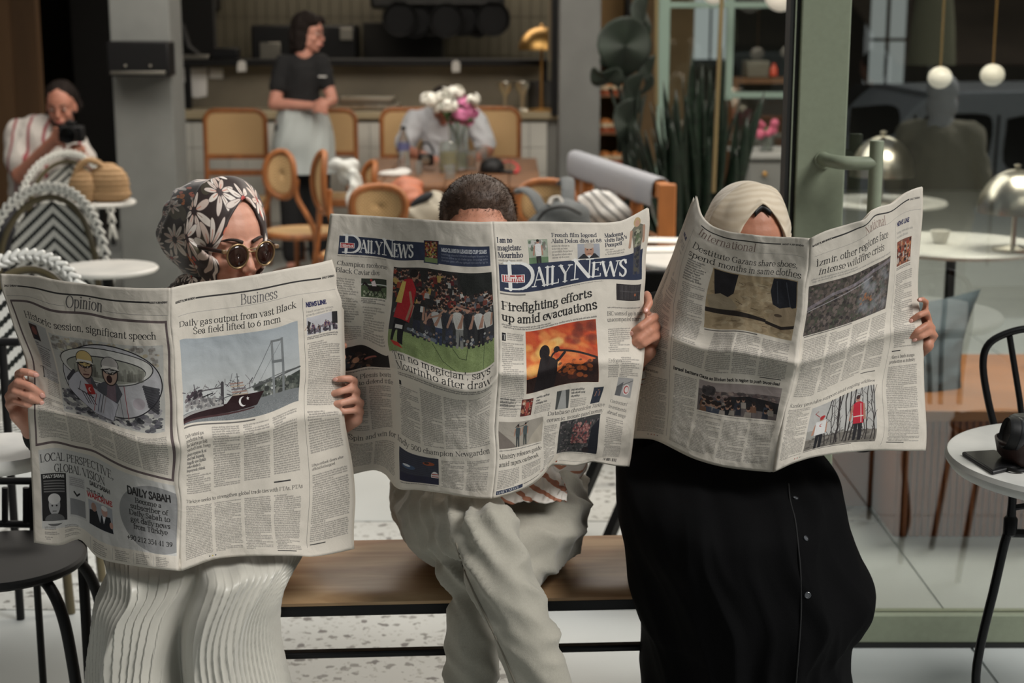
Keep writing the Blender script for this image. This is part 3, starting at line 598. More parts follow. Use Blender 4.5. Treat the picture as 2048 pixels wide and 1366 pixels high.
    st = [(488 + (3.6 if k % 2 == 0 else 1.5) * math.sin(k * math.pi / 5), 223 - (3.6 if k % 2 == 0 else 1.5) * math.cos(k * math.pi / 5)) for k in range(10)]; c.poly(st, (214, 210, 208))
    c.rect(357, 257, 500, 259, INK, .7); c.text(357, 272, 'Daily natural gas', 6, 'r', width=40)
    for i, q in enumerate(('production from', 'the Sakarya gas field', 'reached 6 mcm, Energy')): c.text(357, 278 + i * 6, q, 6, 'r', width=(38, 46, 52)[i])
    for i in range(5): c.body(357, 292 + i * 6, 405, 297 + i * 6, 6, 5.4, 'b', ragged=True)
    c.body(357, 324, 408, 360, 3.4)
    for i in range(3): c.body(414 + i * 61, 262, 468 + i * 61 - (0), 356 - 4 * i, 3.4)
    c.rect(536, 358, 570, 360, INK); c.text(353, 374, 'Türkiye seeks to strengthen global trade ties with FTAs, PTAs', 8.6, 'r', width=240)
    for i in range(4): c.body(353 + i * 61, 380, 408 + i * 61, 486, 3.4)
    c.rect(536, 488, 576, 489.5, INK)
    for i, q in enumerate(((50, 50, 50), (190, 170, 60), (60, 60, 70))): c.ell(400 + i * 6, 492, 1.3, 1.3, q)
    return L

def masthead(c, x0, x1, y0, y1, w, big=True):
    c.poly([(x0, y0), (x1, y0), (x1, y1), (x0, y1)], (44, 52, 76)); h = y1 - y0
    cap = h * .66; sz = cap / .68
    k = w / 3.95
    c.text(x0 + h * .18, y1 - h * .12, 'D', sz * 1.42, 'c', (214, 212, 208), width=.92 * k)
    c.text(x0 + h * .18 + .86 * k, y1 - h * .17, 'AILY', sz * .98, 'c', (214, 212, 208), width=1.16 * k)
    c.text(x0 + h * .18 + 2.02 * k, y1 - h * .17, 'N', sz * 1.26, 'c', (214, 212, 208), width=.66 * k)
    c.text(x0 + h * .18 + 2.62 * k, y1 - h * .17, 'EWS', sz * .98, 'c', (214, 212, 208), width=1.08 * k)
    c.rect(x0 + .06 * k, y0 + h * .36, x0 + .72 * k, y0 + h * .64, (214, 208, 204)); c.rect(x0 + .09 * k, y0 + h * .38, x0 + .69 * k, y0 + h * .62, (176, 40, 44))
    c.text(x0 + .12 * k, y0 + h * .585, 'Hürriyet', .19 * k, 'b', (220, 214, 210), width=.55 * k)

def crowd(c, x0, y0, x1, y1, n, cols, rs, r=(2, 4)):
    for i in range(n):
        x = rs.uniform(x0 + 2, x1 - 2); y = y0 + (y1 - y0) * (i / n); q = rs.uniform(*r); cl = cols[rs.randint(len(cols))]
        c.poly([(max(x0, x - q * 1.7), y + q * 3.6), (max(x0, x - q * 1.3), y + q), (min(x1, x + q * 1.3), y + q), (min(x1, x + q * 1.7), y + q * 3.6)], cl); c.ell(x, y, q * .8, q, (150, 112, 92)); c.ell(x, y - q * .45, q * .85, q * .65, (44, 34, 32))

def paper_two():
    sh = Sheet(P2L, P2R); L = Lay(sh); c = L.c; rs = np.random.RandomState(9)
    masthead(c, 20, 196, 40, 74, 158)
    c.rect(196, 36, 226, 78, (44, 52, 76)); c.rect(198, 37, 224, 76, (90, 40, 36)); c.blobs(198, 37, 224, 76, 140, 1, 2.6, [(150, 60, 40), (190, 150, 60), (40, 30, 30), (90, 120, 60), (120, 40, 36), (180, 140, 120)], al=.9); c.rect(198, 68, 224, 76, (110, 130, 80))
    c.rect(226, 42, 330, 76, (48, 56, 80)); c.text(232, 54, 'MLS CLUBS IN LEAGUES CUP SEMIS', 8.5, 'h', (176, 178, 184), width=92)
    c.body(232, 56, 326, 74, 5.4, 4.4, 's', (120, 124, 138)); c.body(20, 76, 118, 80, 3, 2.6)
    c.text(22, 97, 'Champion racehorse', 12.6, 'r', (66, 64, 64), width=98); c.text(22, 111, 'Black Caviar dies', 12.6, 'r', (66, 64, 64), width=80)
    c.rect(64, 118, 119, 152, (70, 86, 56)); c.rect(64, 118, 119, 128, (50, 56, 46)); c.rect(64, 128, 119, 130, (170, 172, 166)); c.blobs(64, 140, 119, 152, 60, 1, 3, [(120, 130, 100), (60, 72, 50), (150, 156, 130)])
    c.ell(92, 136, 15, 5.5, (36, 28, 28)); c.seg(80, 134, 70, 126, 4, (36, 28, 28)); c.seg(71, 126, 67, 130, 3, (36, 28, 28)); c.seg(106, 134, 116, 131, 2.5, (34, 26, 26))
    for a, b in ((82, 76), (86, 90), (100, 94), (104, 112)): c.line([(a, 138), ((a + b) / 2 + 2, 143), (b, 149)], 1.6, (34, 28, 28))
    c.poly([(86, 132), (84, 124), (92, 121), (96, 132)], (206, 190, 190)); c.ell(84, 121, 2.6, 2.6, (180, 50, 50))
    c.body(64, 154, 118, 164, 3.2, 3, 'b'); c.body(66, 168, 120, 232, 4.4, 3.9); c.body(22, 120, 60, 200, 4.4, 3.9, ragged=True); c.body(22, 204, 62, 232, 3.6)
    # crowd photograph
    x0, y0, x1, y1 = 134, 87, 331, 243; B_ = c.a.copy()
    c.rect(x0, y0, x1, y1, (44, 42, 42))
    crowd(c, x0, y0 + 2, x1 - 66, 160, 130, [(110, 40, 36), (150, 60, 40), (60, 56, 56), (160, 156, 150), (44, 40, 44), (170, 140, 70), (90, 30, 34)], rs, (2.6, 4.4))
    crowd(c, x1 - 76, 118, x1, 160, 46, [(176, 172, 166), (60, 58, 60), (120, 60, 50), (90, 90, 96)], rs, (2.4, 3.8))
    c.poly([(x1 - 66, y0), (x1, y0), (x1, 116), (x1 - 56, 124)], (38, 40, 38)); c.rect(x0, 150, x1, 206, (58, 60, 62), .55)
    c.rect(x0, 204, x1, y1, (124, 142, 86)); c.noise(x0, 204, x1, y1, 8, .7)
    for px_, h, tp, bt, ln in ((192, 88, (36, 36, 40), (44, 46, 62), 0), (212, 74, (60, 50, 54), (50, 50, 60), 5), (232, 76, (176, 174, 172), (50, 60, 86), -9), (250, 78, (48, 50, 58), (50, 54, 70), -8), (268, 82, (178, 176, 170), (120, 120, 116), -5), (288, 80, (40, 40, 44), (40, 40, 44), -6), (306, 78, (186, 184, 180), (34, 34, 38), -5), (322, 76, (180, 176, 168), (60, 60, 64), -4)):
        c.person(px_, 207, h * .8, tp, bt, (160, 118, 98), lean=ln * .8)
    c.rect(196, 150, 201, 160, (190, 190, 186)); c.seg(178, 196, 226, 202, 6, (100, 108, 120)); c.line([(210, 168), (230, 160), (240, 150)], 3, (160, 120, 100)); c.line([(286, 148), (262, 142), (250, 152)], 3, (160, 120, 100))
    c.blobs(176, 186, 330, 206, 60, 1, 3, [(180, 180, 176), (40, 40, 44), (160, 130, 110), (70, 74, 90)], al=.8)
    # footballer in red
    c.poly([(146, 180), (150, 150), (176, 152), (178, 184), (170, 186), (168, 230), (158, 228), (156, 190), (148, 226), (142, 226)], (24, 22, 26)); c.poly([(142, 178), (150, 130), (158, 108), (174, 106), (184, 124), (178, 184), (160, 180)], (178, 28, 36))
    c.poly([(142, 150), (154, 112), (162, 112), (156, 150)], (206, 176, 80)); c.ell(180, 102, 7, 9, (150, 106, 84)); c.ell(177, 97, 8.5, 7, (34, 26, 26)); c.ell(184, 110, 4, 4, (50, 36, 34)); c.line([(172, 130), (178, 150), (172, 178)], 5, (160, 116, 92)); c.rect(150, 192, 166, 200, (200, 196, 190)); c.poly([(142, 226), (160, 228), (168, 236), (150, 234)], (190, 44, 36))
    c.line([(222, 208), (240, 232), (262, 243)], .9, (50, 60, 40)); c.line([(256, 208), (268, 222), (280, 224), (282, 208)], .8, (50, 60, 40)); c.line([(312, 208), (310, 243)], .7, (60, 72, 48))
    c.noise(x0, y0, x1, y1, 9, .5); c.clip(B_, x0, y0, x1, y1); c.body(200, 245, 330, 248, 3, 2.4)
    c.text(140, 254, "'I'm no magician', says", 16, 'r', width=184); c.text(143, 270, 'Mourinho after draw', 18, 'r', width=183); c.body(143, 275, 330, 284, 3.6, 3.2, 'b')
    c.rect(144, 292, 149, 300, INK)
    for i in range(4): c.body(144 + i * 47, 292 + (9 if i == 0 else 0), 187 + i * 47, 398, 3.4)
    # lower left strip
    c.rect(24, 241, 122, 275, (36, 32, 32)); c.blobs(24, 250, 90, 275, 50, 2, 7, [(60, 44, 38), (120, 84, 64), (40, 46, 50), (150, 104, 80), (30, 26, 28)], al=.7, asp=.5); c.seg(70, 262, 92, 252, 3, (160, 90, 80)); c.ell(54, 262, 6, 4, (170, 120, 90))
    c.body(24, 277, 124, 282, 3, 2.6, 'b'); c.text(24, 293, 'Faf du Plessis beats', 10.5, 'r', width=100); c.text(24, 305, 'Zanya to defend title', 10.5, 'r', width=104)
    for i in range(2): c.body(24 + i * 52, 309, 71 + i * 52, 396, 3.4)
    c.text(30, 412, 'Spin and win for Indy 500 champion Newgarden', 14, 'r', (60, 58, 58), width=296)
    for i in range(2): c.body(30 + i * 52, 420, 77 + i * 52, 484, 3.4)
    c.rect(140, 420, 222, 482, (56, 58, 72))
    for i in range(14): c.rect(140, 422 + i * 4.2, 222, 424 + i * 4.2, (44, 46, 60), .6)
    c.ell(202, 434, 12, 4, (150, 70, 40)); c.ell(198, 433, 5, 2.6, (60, 40, 36)); c.ell(160, 450, 14, 5, (60, 80, 110)); c.ell(156, 448, 8, 2.4, (190, 194, 200)); c.ell(214, 462, 8, 11, (196, 190, 188)); c.rect(208, 456, 221, 458, (170, 60, 56)); c.rect(208, 462, 221, 464, (170, 60, 56)); c.rect(140, 466, 222, 482, (40, 40, 62))
    c.body(142, 484, 220, 487, 3, 2.4, 'b')
    for i in range(2): c.body(228 + i * 51, 422, 274 + i * 51, 486, 3.4)
    # --- front page
    for i, (q, w) in enumerate((('I am no', 32), ('magician:', 50), ('Mourinho', 52))): c.text(346, 36 + i * 13, q, 12.5, 'b', (50, 52, 66), width=w)
    c.body(346, 64, 400, 74, 5.4, 4.8, ragged=True)
    c.rect(410, 32, 452, 78, (150, 160, 140)); c.blobs(410, 32, 452, 54, 30, 2, 5, [(190, 186, 182), (120, 110, 104), (90, 110, 90)], al=.8); c.rect(410, 64, 452, 78, (96, 126, 90)); c.person(431, 86, 54, (206, 204, 202), (44, 42, 46), (170, 120, 100)); c.rect(405, 74, 452, 90, (44, 52, 76), 0)
    c.text(462, 28, 'French film legend', 10, 'b', (50, 52, 66), width=100); c.text(461, 39, 'Alain Delon dies at 88', 10, 'b', (50, 52, 66), width=110); c.body(461, 42, 512, 68, 5.4, 4.6, ragged=True)
    c.rect(518, 42, 566, 72, (150, 152, 160)); c.poly([(518, 72), (530, 62), (556, 62), (566, 72)], (44, 44, 50)); c.ell(543, 56, 10, 13, (168, 122, 100)); c.ell(543, 46, 11, 6, (170, 160, 150)); c.ell(539, 54, 1.6, 1, D); c.ell(547, 54, 1.6, 1, D); c.seg(540, 62, 547, 62, 1, (110, 70, 60)); c.poly([(538, 66), (543, 72), (548, 66)], (200, 198, 196))
    for i, (q, w) in enumerate((('Madonna', 42), ("visits Italy's", 50), ('Pompeii', 38))): c.text(578, 30 + i * 10, q, 11, 'b', (50, 52, 66), width=w)
    c.body(578, 54, 632, 72, 5, 4.4, ragged=True)
    masthead(c, 346, 672, 74, 122, 292); c.person(654, 112, 104, (110, 106, 92), (66, 66, 74), (170, 130, 106), (176, 150, 104)); c.ell(654, 17, 8, 9, (176, 150, 104)); c.ell(654, 19, 5, 6.5, (182, 138, 114)); c.blobs(644, 30, 664, 66, 40, 1.5, 4, [(90, 104, 74), (150, 150, 126), (70, 70, 60)], al=.8); c.blobs(646, 66, 662, 112, 40, 1.5, 4, [(44, 46, 54), (80, 76, 66)], al=.8)
    c.body(480, 124, 640, 128, 3.2, 2.6); c.rect(346, 125, 400, 127.5, INK, .6)
    c.text(347, 155, 'Firefighting efforts', 21, 'b', width=206); c.text(347, 177, 'up amid evacuations', 21, 'b', width=214); c.body(347, 183, 560, 192, 3.9, 3.7, 'b')
    x0, y0, x1, y1 = 398, 193, 556, 307; B_ = c.a.copy()
    c.vgrad(x0, y0, x1, y1, (196, 62, 28), (216, 110, 40)); R2 = rs
    for i in range(90): c.ell(rs.uniform(x0, x1), rs.uniform(y0, y0 + 70), rs.uniform(6, 22), rs.uniform(3, 10), [(190, 50, 24), (222, 110, 44), (150, 40, 26), (232, 150, 70), (200, 80, 30)][rs.randint(5)], soft=14, al=.45, rot=.4)
    for i in range(24): c.ell(rs.uniform(x0, x0 + 70), rs.uniform(y0 + 30, y0 + 80), rs.uniform(8, 20), rs.uniform(5, 12), [(240, 190, 90), (246, 220, 130), (232, 130, 50)][rs.randint(3)], soft=16, al=.5)
    for i in range(18): c.ell(rs.uniform(x1 - 60, x1), rs.uniform(y0, y0 + 40), rs.uniform(6, 18), rs.uniform(4, 12), (110, 44, 34), soft=14, al=.4)
    c.poly([(x0, y1), (x0, 282), (430, 278), (460, 284), (490, 272), (520, 276), (x1, 262), (x1, y1)], (46, 26, 22)); c.blobs(470, 262, x1, 300, 60, 2, 8, [(200, 90, 30), (46, 26, 22), (90, 40, 26), (36, 22, 22)], al=.6, asp=.6)
    c.poly([(414, 307), (424, 268), (430, 248), (446, 244), (462, 254), (470, 262), (468, 280), (462, 307)], (30, 22, 24)); c.ell(440, 238, 12, 14, (30, 22, 24)); c.line([(448, 262), (458, 246), (468, 240), (486, 244), (x1 - 2, 262)], 4, (36, 24, 24)); c.ell(468, 238, 7, 6, (30, 22, 24)); c.line([(452, 266), (474, 258), (486, 248)], 6, (30, 22, 24)); c.noise(x0, y0, x1, y1, 7, .5); c.clip(B_, x0, y0, x1, y1)
    c.rect(347, 200, 355, 214, (36, 34, 36)); c.text(348.5, 211.5, 'T', 12, 'r', (200, 198, 194)); c.body(358, 198, 393, 214, 3.5); c.body(347, 216, 393, 340, 3.5)
    c.rect(604, 131, 671, 164, (44, 40, 42))
    for i in range(18): c.rect(613 + i * 3.3, 133, 613.6 + i * 3.3, 162, (110, 106, 108), .7)
    c.rect(613, 145, 670, 146, (100, 96, 98), .6); c.ell(655, 152, 3, 3, (160, 90, 60)); c.body(582, 176, 672, 180, 3.2, 2.6, 'b')
    c.text(581, 191, 'IRC warns of gap in care', 9.8, 'r', (60, 58, 58), width=96); c.text(581, 201, 'unaccompanied minors', 9.8, 'r', (60, 58, 58), width=90); c.body(582, 212, 640, 256, 3.5)
    c.text(581, 272, 'Erdogan', 9.5, 'r', (60, 58, 58), width=38); c.body(581, 276, 612, 300, 3.4); c.body(616, 262, 672, 300, 3.4)
    for i, (a, im) in enumerate(((347, 390), (424, 470), (500, 548))):
        for j in range(3): c.body(a, 318 + j * 6 - 2, a + 34, 323 + j * 6 - 2, 6, 4.8, 'h', ragged=True)
        c.body(a, 336, a + 36, 352, 3.3); c.rect(im, 318, im + 26, 352, [(90, 40, 36), (70, 72, 70), (44, 50, 62)][i])
    c.blobs(390, 318, 416, 352, 40, 1, 4, [(170, 110, 80), (150, 50, 44), (60, 40, 40), (190, 170, 150)]); c.person(404, 352, 32, (170, 60, 50), (150, 60, 50)); c.poly([(480, 318), (488, 318), (492, 352), (474, 352)], (150, 150, 146)); c.person(561, 352, 32, (50, 56, 74), (40, 44, 60), (160, 110, 90))
    c.rect(614, 300, 660, 336, (150, 148, 146)); c.ell(644, 322, 10, 10, (200, 190, 186)); c.ell(644, 322, 7.5, 7.5, (170, 56, 56)); c.ell(645, 322, 5.5, 5.5, (200, 190, 186)); c.poly([(614, 336), (614, 318), (632, 308), (630, 336)], (90, 90, 92)); c.seg(614, 320, 660, 304, 1, (80, 80, 82))
    for i, q in enumerate(("Contractors'", 'investments', 'abroad surge')): c.text(606, 352 + i * 11, q, 9, 'r', (70, 68, 68), width=50)
    c.body(606, 380, 652, 470, 3.5)
    c.rect(347, 362, 448, 409, (150, 142, 130)); c.poly([(347, 409), (347, 378), (372, 396), (386, 409)], (110, 100, 92)); c.poly([(448, 409), (448, 370), (424, 392), (412, 409)], (166, 156, 140)); c.person(388, 409, 42, (60, 70, 72), (56, 60, 60)); c.person(406, 407, 42, (66, 78, 80), (60, 64, 62)); c.line([(390, 366), (382, 372), (400, 370), (412, 364)], 1, D); c.body(347, 411, 446, 414, 3, 2.4, 'b')
    c.text(347, 427, 'Ministry releases guide', 12, 'r', width=100); c.text(347, 441, 'amid mpox outbreak', 12, 'r', width=92)
    c.body(347, 447, 392, 484, 3.4); c.body(398, 447, 444, 480, 3.4); c.rect(347, 487, 400, 495, (44, 52, 76)); c.text(349, 493.5, 'DAILY NEWS', 7, 'c', (200, 198, 196), width=42); c.rect(402, 488, 440, 489, INK)
    for i, q in enumerate(((150, 60, 50), (120, 44, 50), (60, 60, 64))): c.ell(446 + i * 4, 486, 1.4, 1.4, q)
    c.text(456, 372 - 10, 'Database chronicles Türkiye', 10.5, 'r', (50, 48, 50), width=138); c.text(456, 372 + 2, 'ceramic, mosaic panel memory', 10.5, 'r', (50, 48, 50), width=138)
    c.body(452, 380, 478, 484, 3.4)
    c.rect(484, 377, 588, 454, (60, 60, 60)); c.blobs(484, 377, 588, 454, 300, 1.2, 3, [(80, 78, 78), (40, 40, 42), (110, 100, 100), (60, 56, 60)]); c.blobs(514, 384, 566, 432, 160, 1.2, 3, [(150, 90, 86), (170, 120, 112), (120, 60, 62)]); c.poly([(560, 454), (566, 400), (588, 384), (588, 454)], (32, 34, 42)); c.ell(558, 446, 9, 8, (40, 34, 36))
    c.body(486, 456, 588, 460, 3, 2.4); 
    for i in range(26): c.rect(612 + i * 1.3, 474, 612.7 + i * 1.3, 486, INK, .9 if rs.rand() > .3 else 0)
    c.rect(484, 486, 496, 492, (150, 80, 50)); c.body(500, 484, 560, 488, 3, 2.4)
    return L

def paper_three():
    sh = Sheet(P3L, P3R); L = Lay(sh); c = L.c; rs = np.random.RandomState(13)
    c.rect(62, 17, 268, 19.4, INK); c.text(272, 20, 'AUGUST 19, 2024 MONDAY', 5, 'h', width=56); c.text(66, 41, 'International', 26, 'k', (120, 96, 88), width=140)
    c.rect(64, 43, 330, 43.3, (140, 136, 132)); c.line([(50, 44), (60, 118), (66, 190), (72, 262), (75, 370), (76, 478)], .5, (90, 88, 86))
    c.text(16, 78, 'NEWS LINE', 8, 'h', (44, 44, 84), width=26); c.body(14, 84, 48, 104, 4, 3.4); c.rect(30, 118, 44, 146, (176, 170, 160)); c.ell(38, 130, 2.5, 8, (130, 50, 40))
    c.body(8, 150, 60, 240, 3.2); c.body(8, 244, 66, 320, 3.2); c.text(8, 328, 'Ukraine', 6, 'b', width=40); c.body(8, 332, 70, 480, 3.2)
    for i, q in enumerate(((60, 70, 60), (150, 44, 40), (190, 90, 60), (60, 60, 60))): c.ell(34 + i * 7, 487, 1.4, 1.4, q)
    c.text(68, 72, 'Destitute Gazans share shoes,', 18, 'r', width=252); c.text(66, 90, 'spend months in same clothes', 18, 'r', width=264)
    for i in range(9): c.body(70, 94 + i * 4.8, 108, 98.5 + i * 4.8, 4.8, 4.2, 'b', ragged=True)
    c.body(72, 140, 112, 256, 3.4)
    x0, y0, x1, y1 = 116, 96, 326, 213
    c.rect(x0, y0, x1, y1, (164, 142, 108)); c.blobs(x0, y0, x1, y1, 200, 3, 16, [(176, 154, 120), (150, 126, 92), (186, 168, 136), (130, 108, 80)], al=.5, asp=.35)
    for i in range(26): x = rs.uniform(x0 + 30, x1 - 20); y = rs.uniform(y0 + 10, y1 - 12); c.line([(x, y), (x + rs.uniform(6, 22), y + rs.uniform(-3, 6))], rs.uniform(.6, 1.6), (80, 62, 46), .7)
    c.poly([(118, 98), (172, 98), (168, 138), (152, 150), (130, 146)], (34, 32, 36)); c.poly([(116, 150), (140, 142), (166, 150), (184, 166), (176, 174), (124, 172)], (150, 134, 108)); c.poly([(116, 172), (180, 172), (262, 182), (262, 188), (160, 182), (116, 180)], (44, 36, 32))
    c.poly([(266, 98), (324, 98), (324, 150), (296, 158), (272, 150), (262, 124)], (36, 38, 46)); c.line([(276, 104), (284, 146)], 2, (70, 74, 84)); c.line([(300, 104), (312, 150)], 2, (70, 74, 84))
    c.poly([(262, 182), (282, 158), (312, 150), (326, 158), (326, 184), (300, 190)], (158, 136, 106)); c.poly([(262, 184), (300, 190), (326, 184), (326, 190), (300, 196), (262, 190)], (44, 36, 32)); c.ell(288, 170, 9, 3, (90, 74, 58)); c.rect(326, 90, 332, 220, PAPER); c.rect(110, 213, 330, 217, PAPER)
    c.rect(118, 215, 250, 217, INK, .7)
    for i in range(4): c.body(76 + i * 63, 262 if i == 0 else 220, 134 + i * 63, 298, 3.4)
    c.rect(270, 300, 316, 301.5, INK); c.text(80, 313, 'Israel batters Gaza as Blinken back in region to push truce deal', 8.2, 'h', width=236)
    c.rect(132, 318, 322, 386, (96, 86, 84)); c.rect(132, 318, 322, 336, (150, 136, 132)); c.blobs(132, 334, 322, 360, 120, 2, 8, [(120, 100, 96), (70, 62, 62), (150, 130, 120), (90, 70, 70)], al=.7, asp=.5); c.poly([(200, 346), (250, 342), (322, 350), (322, 372), (200, 366)], (36, 34, 36)); crowd(c, 134, 350, 320, 372, 34, [(44, 46, 56), (30, 30, 34), (110, 76, 56), (60, 66, 80), (140, 130, 120)], rs, (4, 6.5)); c.rect(128, 386, 324, 400, PAPER); c.blobs(136, 324, 170, 350, 20, 3, 9, [(50, 46, 48), (70, 64, 66)], al=.8)
    c.body(134, 388, 320, 393, 3, 2.6); c.body(84, 320, 128, 486, 3.4)
    for i in range(3): c.body(134 + i * 65, 396, 193 + i * 65, 486, 3.4)
    # right page
    c.rect(386, 19, 634, 21.6, INK); c.text(346, 22, 'AUGUST 19, 2024 MONDAY', 5, 'h', width=40); c.text(636, 23, 'DAILY SABAH', 5, 'h', width=36); c.text(470, 43, 'National', 24, 'k', (136, 108, 98), width=72); c.rect(350, 44, 676, 44.3, (140, 136, 132))
    c.text(352, 67, 'İzmir, other regions face', 18, 'r', width=196); c.text(360, 86, 'intense wildfire crisis', 18, 'r', width=174); c.body(350, 90, 560, 102, 5.2, 4.4, col=(110, 108, 106))
    B_ = c.a.copy(); c.rect(348, 105, 562, 206, (78, 70, 66)); c.blobs(348, 105, 562, 206, 900, 1.5, 4.5, [(60, 58, 50), (96, 84, 76), (70, 74, 60), (110, 96, 90), (50, 44, 44)], al=.8); c.line([(350, 152), (400, 134), (450, 128), (500, 116), (560, 112)], 7, (140, 130, 140), .6); c.line([(350, 158), (420, 142), (500, 126)], 2, (170, 164, 170), .7)
    for i in range(40): c.ell(rs.uniform(470, 556), rs.uniform(125, 200), rs.uniform(6, 14), rs.uniform(5, 14), (150, 156, 166), soft=18, al=.22)
    for i in range(14): c.ell(rs.uniform(470, 510), rs.uniform(150, 176), 3, 2.4, (170, 100, 60), soft=4, al=.6)
    c.noise(348, 105, 562, 206, 10, .6); c.clip(B_, 348, 105, 562, 206); c.rect(350, 208, 460, 209.5, INK, .6)
    for i in range(4): c.body(352 + i * 56, 214, 402 + i * 56, 334 - 4 * i, 3.4)
    c.rect(520, 326, 560, 327.5, INK); c.line([(588, 56), (586, 250), (583, 382), (582, 486)], .5, (90, 88, 86))
    c.text(594, 64, 'NEWS LINE', 11, 'h', (44, 44, 84), width=44); c.text(592, 78, 'Turings renewable sales', 5.6, 'r', (110, 108, 106), width=60); c.text(592, 86, 'Turkish officials', 5.6, 'r', (110, 108, 106), width=44)
    c.rect(594, 92, 650, 136, (120, 70, 56)); c.blobs(594, 92, 650, 136, 160, 1.5, 4, [(60, 36, 34), (180, 110, 70), (150, 60, 44), (176, 166, 156), (40, 32, 34), (140, 90, 70)]); c.body(594, 138, 652, 145, 3, 2.6, 'b'); c.body(594, 150, 660, 292, 3.4); c.rect(594, 294, 616, 295.5, INK)
    c.text(594, 308, 'Alanya lauds mango', 8, 'r', width=62); c.text(592, 317, 'production as industry', 8, 'r', width=66); c.body(592, 322, 664, 478, 3.4); c.rect(592, 480, 630, 481.5, INK)
    c.text(352, 352, 'Kızılay provides support amid ongoing wildfires', 9.6, 'r', (56, 54, 54), width=214)
    c.body(352, 356, 402, 484, 3.4); x0, y0, x1, y1 = 406, 362, 566, 477
    c.rect(x0, y0, x1, y1, (168, 166, 162)); c.rect(x0, 448, x1, y1, (110, 104, 96)); c.blobs(x0, 440, x1, y1, 90, 2, 6, [(90, 86, 80), (130, 124, 116), (70, 66, 62)], al=.7, asp=.5); c.rect(x0, 424, 440, 446, (130, 128, 120), .7)
    for i in range(16):
        x = 450 + i * 7.4 + rs.uniform(-3, 3)
        if i in (9, 10): continue
        P = [(x, 470)]; 
        for k in range(6): P.append((P[-1][0] + rs.uniform(-4, 4), P[-1][1] - 18))
        c.line(P, rs.uniform(1.2, 3.6), (44, 38, 38), .95)
        for k in range(5): a = P[1 + k % 5]; c.line([a, (a[0] + rs.uniform(-16, 16), a[1] - rs.uniform(6, 20))], .9, (60, 54, 54))
    c.person(436, 478, 84, (196, 194, 192), (30, 30, 34), (170, 120, 96), (170, 40, 40)); c.rect(424, 404, 448, 440, (198, 196, 194)); c.ell(437, 416, 4, 4, (170, 40, 44)); c.ell(438.2, 416, 3.2, 3.2, (198, 196, 194)); c.line([(430, 392), (418, 380), (424, 376)], 1.2, (150, 30, 30)); c.ell(437, 395, 6, 4, (176, 34, 40))
    c.person(524, 472, 96, (186, 26, 44), (36, 34, 38), (160, 112, 92), (60, 36, 36)); c.rect(513, 392, 536, 434, (188, 28, 46)); c.rect(513, 418, 536, 420, (200, 190, 180)); c.rect(530, 394, 531.5, 432, (206, 200, 196)); c.rect(x0 - 4, y1, x1 + 4, y1 + 10, PAPER); c.rect(x0, y1 + 1.5, x0 + 110, y1 + 3, INK, .7)
    for i, q in enumerate(((150, 50, 44), (170, 50, 46), (120, 120, 110))): c.ell(390 + i * 6, 490, 1.3, 1.3, q)
    return L
# ---------------------------------------------------------------- materials shared by the place
M = {}
M['black'] = mat('black_metal', (26, 26, 27), .38, .6, bump=.05, scale=200)
M['blackpaint'] = mat('black_paint', (18, 18, 19), .5, spec=.3)
M['green'] = mat('sage_green_paint', (134, 142, 122), .38, 0, var=.05, scale=60, spec=.5)
M['mint'] = mat('mint_steel', (128, 150, 138), .5)
M['rubber'] = mat('rubber_gasket', (22, 24, 23), .6)
M['marble'] = mat('white_marble', (218, 216, 210), .35, 0, col2=(196, 196, 192), scale=9)
M['rattan'] = mat('bentwood', (150, 92, 48), .5, 0, var=.25, scale=30, stretch=(1, 1, .2))
M['wood'] = mat('oak_wood', (146, 100, 60), .55, 0, var=.2, scale=14, stretch=(1, 6, 1))
M['darkwood'] = mat('brown_wood', (108, 72, 44), .5, 0, var=.25, scale=10, stretch=(1, .2, 1))
M['brass'] = mat('brass', (196, 154, 92), .36, .9)
M['nickel'] = mat('brushed_nickel', (206, 200, 186), .28, 1.0)
M['steel'] = mat('stainless_steel', (150, 146, 136), .35, .9, var=.1, scale=8)
M['white'] = mat('white_paint', (214, 212, 206), .6)
M['plaster'] = mat('grey_plaster', (122, 124, 121), .85, var=.1, scale=5, bump=.2, bscale=60)
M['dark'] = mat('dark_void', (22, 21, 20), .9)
M['glassy'] = mat('drinking_glass', (225, 230, 228), .05)
M['glassy'].node_tree.nodes['Principled BSDF'].inputs['Transmission Weight'].default_value = .9
def weave(name, ca, cb, sc=260):
    m = bpy.data.materials.new(name); m.use_nodes = True; n = m.node_tree.nodes; l = m.node_tree.links; b = n['Principled BSDF']
    t = n.new('ShaderNodeTexCoord'); ck = n.new('ShaderNodeTexChecker'); ck.inputs['Scale'].default_value = sc
    ck.inputs['Color1'].default_value = (*S(ca), 1); ck.inputs['Color2'].default_value = (*S(cb), 1)
    l.new(t.outputs['Object'], ck.inputs['Vector']); l.new(ck.outputs[0], b.inputs['Base Color']); b.inputs['Roughness'].default_value = .7
    return m
M['cane'] = weave('woven_cane', (214, 182, 134), (172, 134, 88), 120)

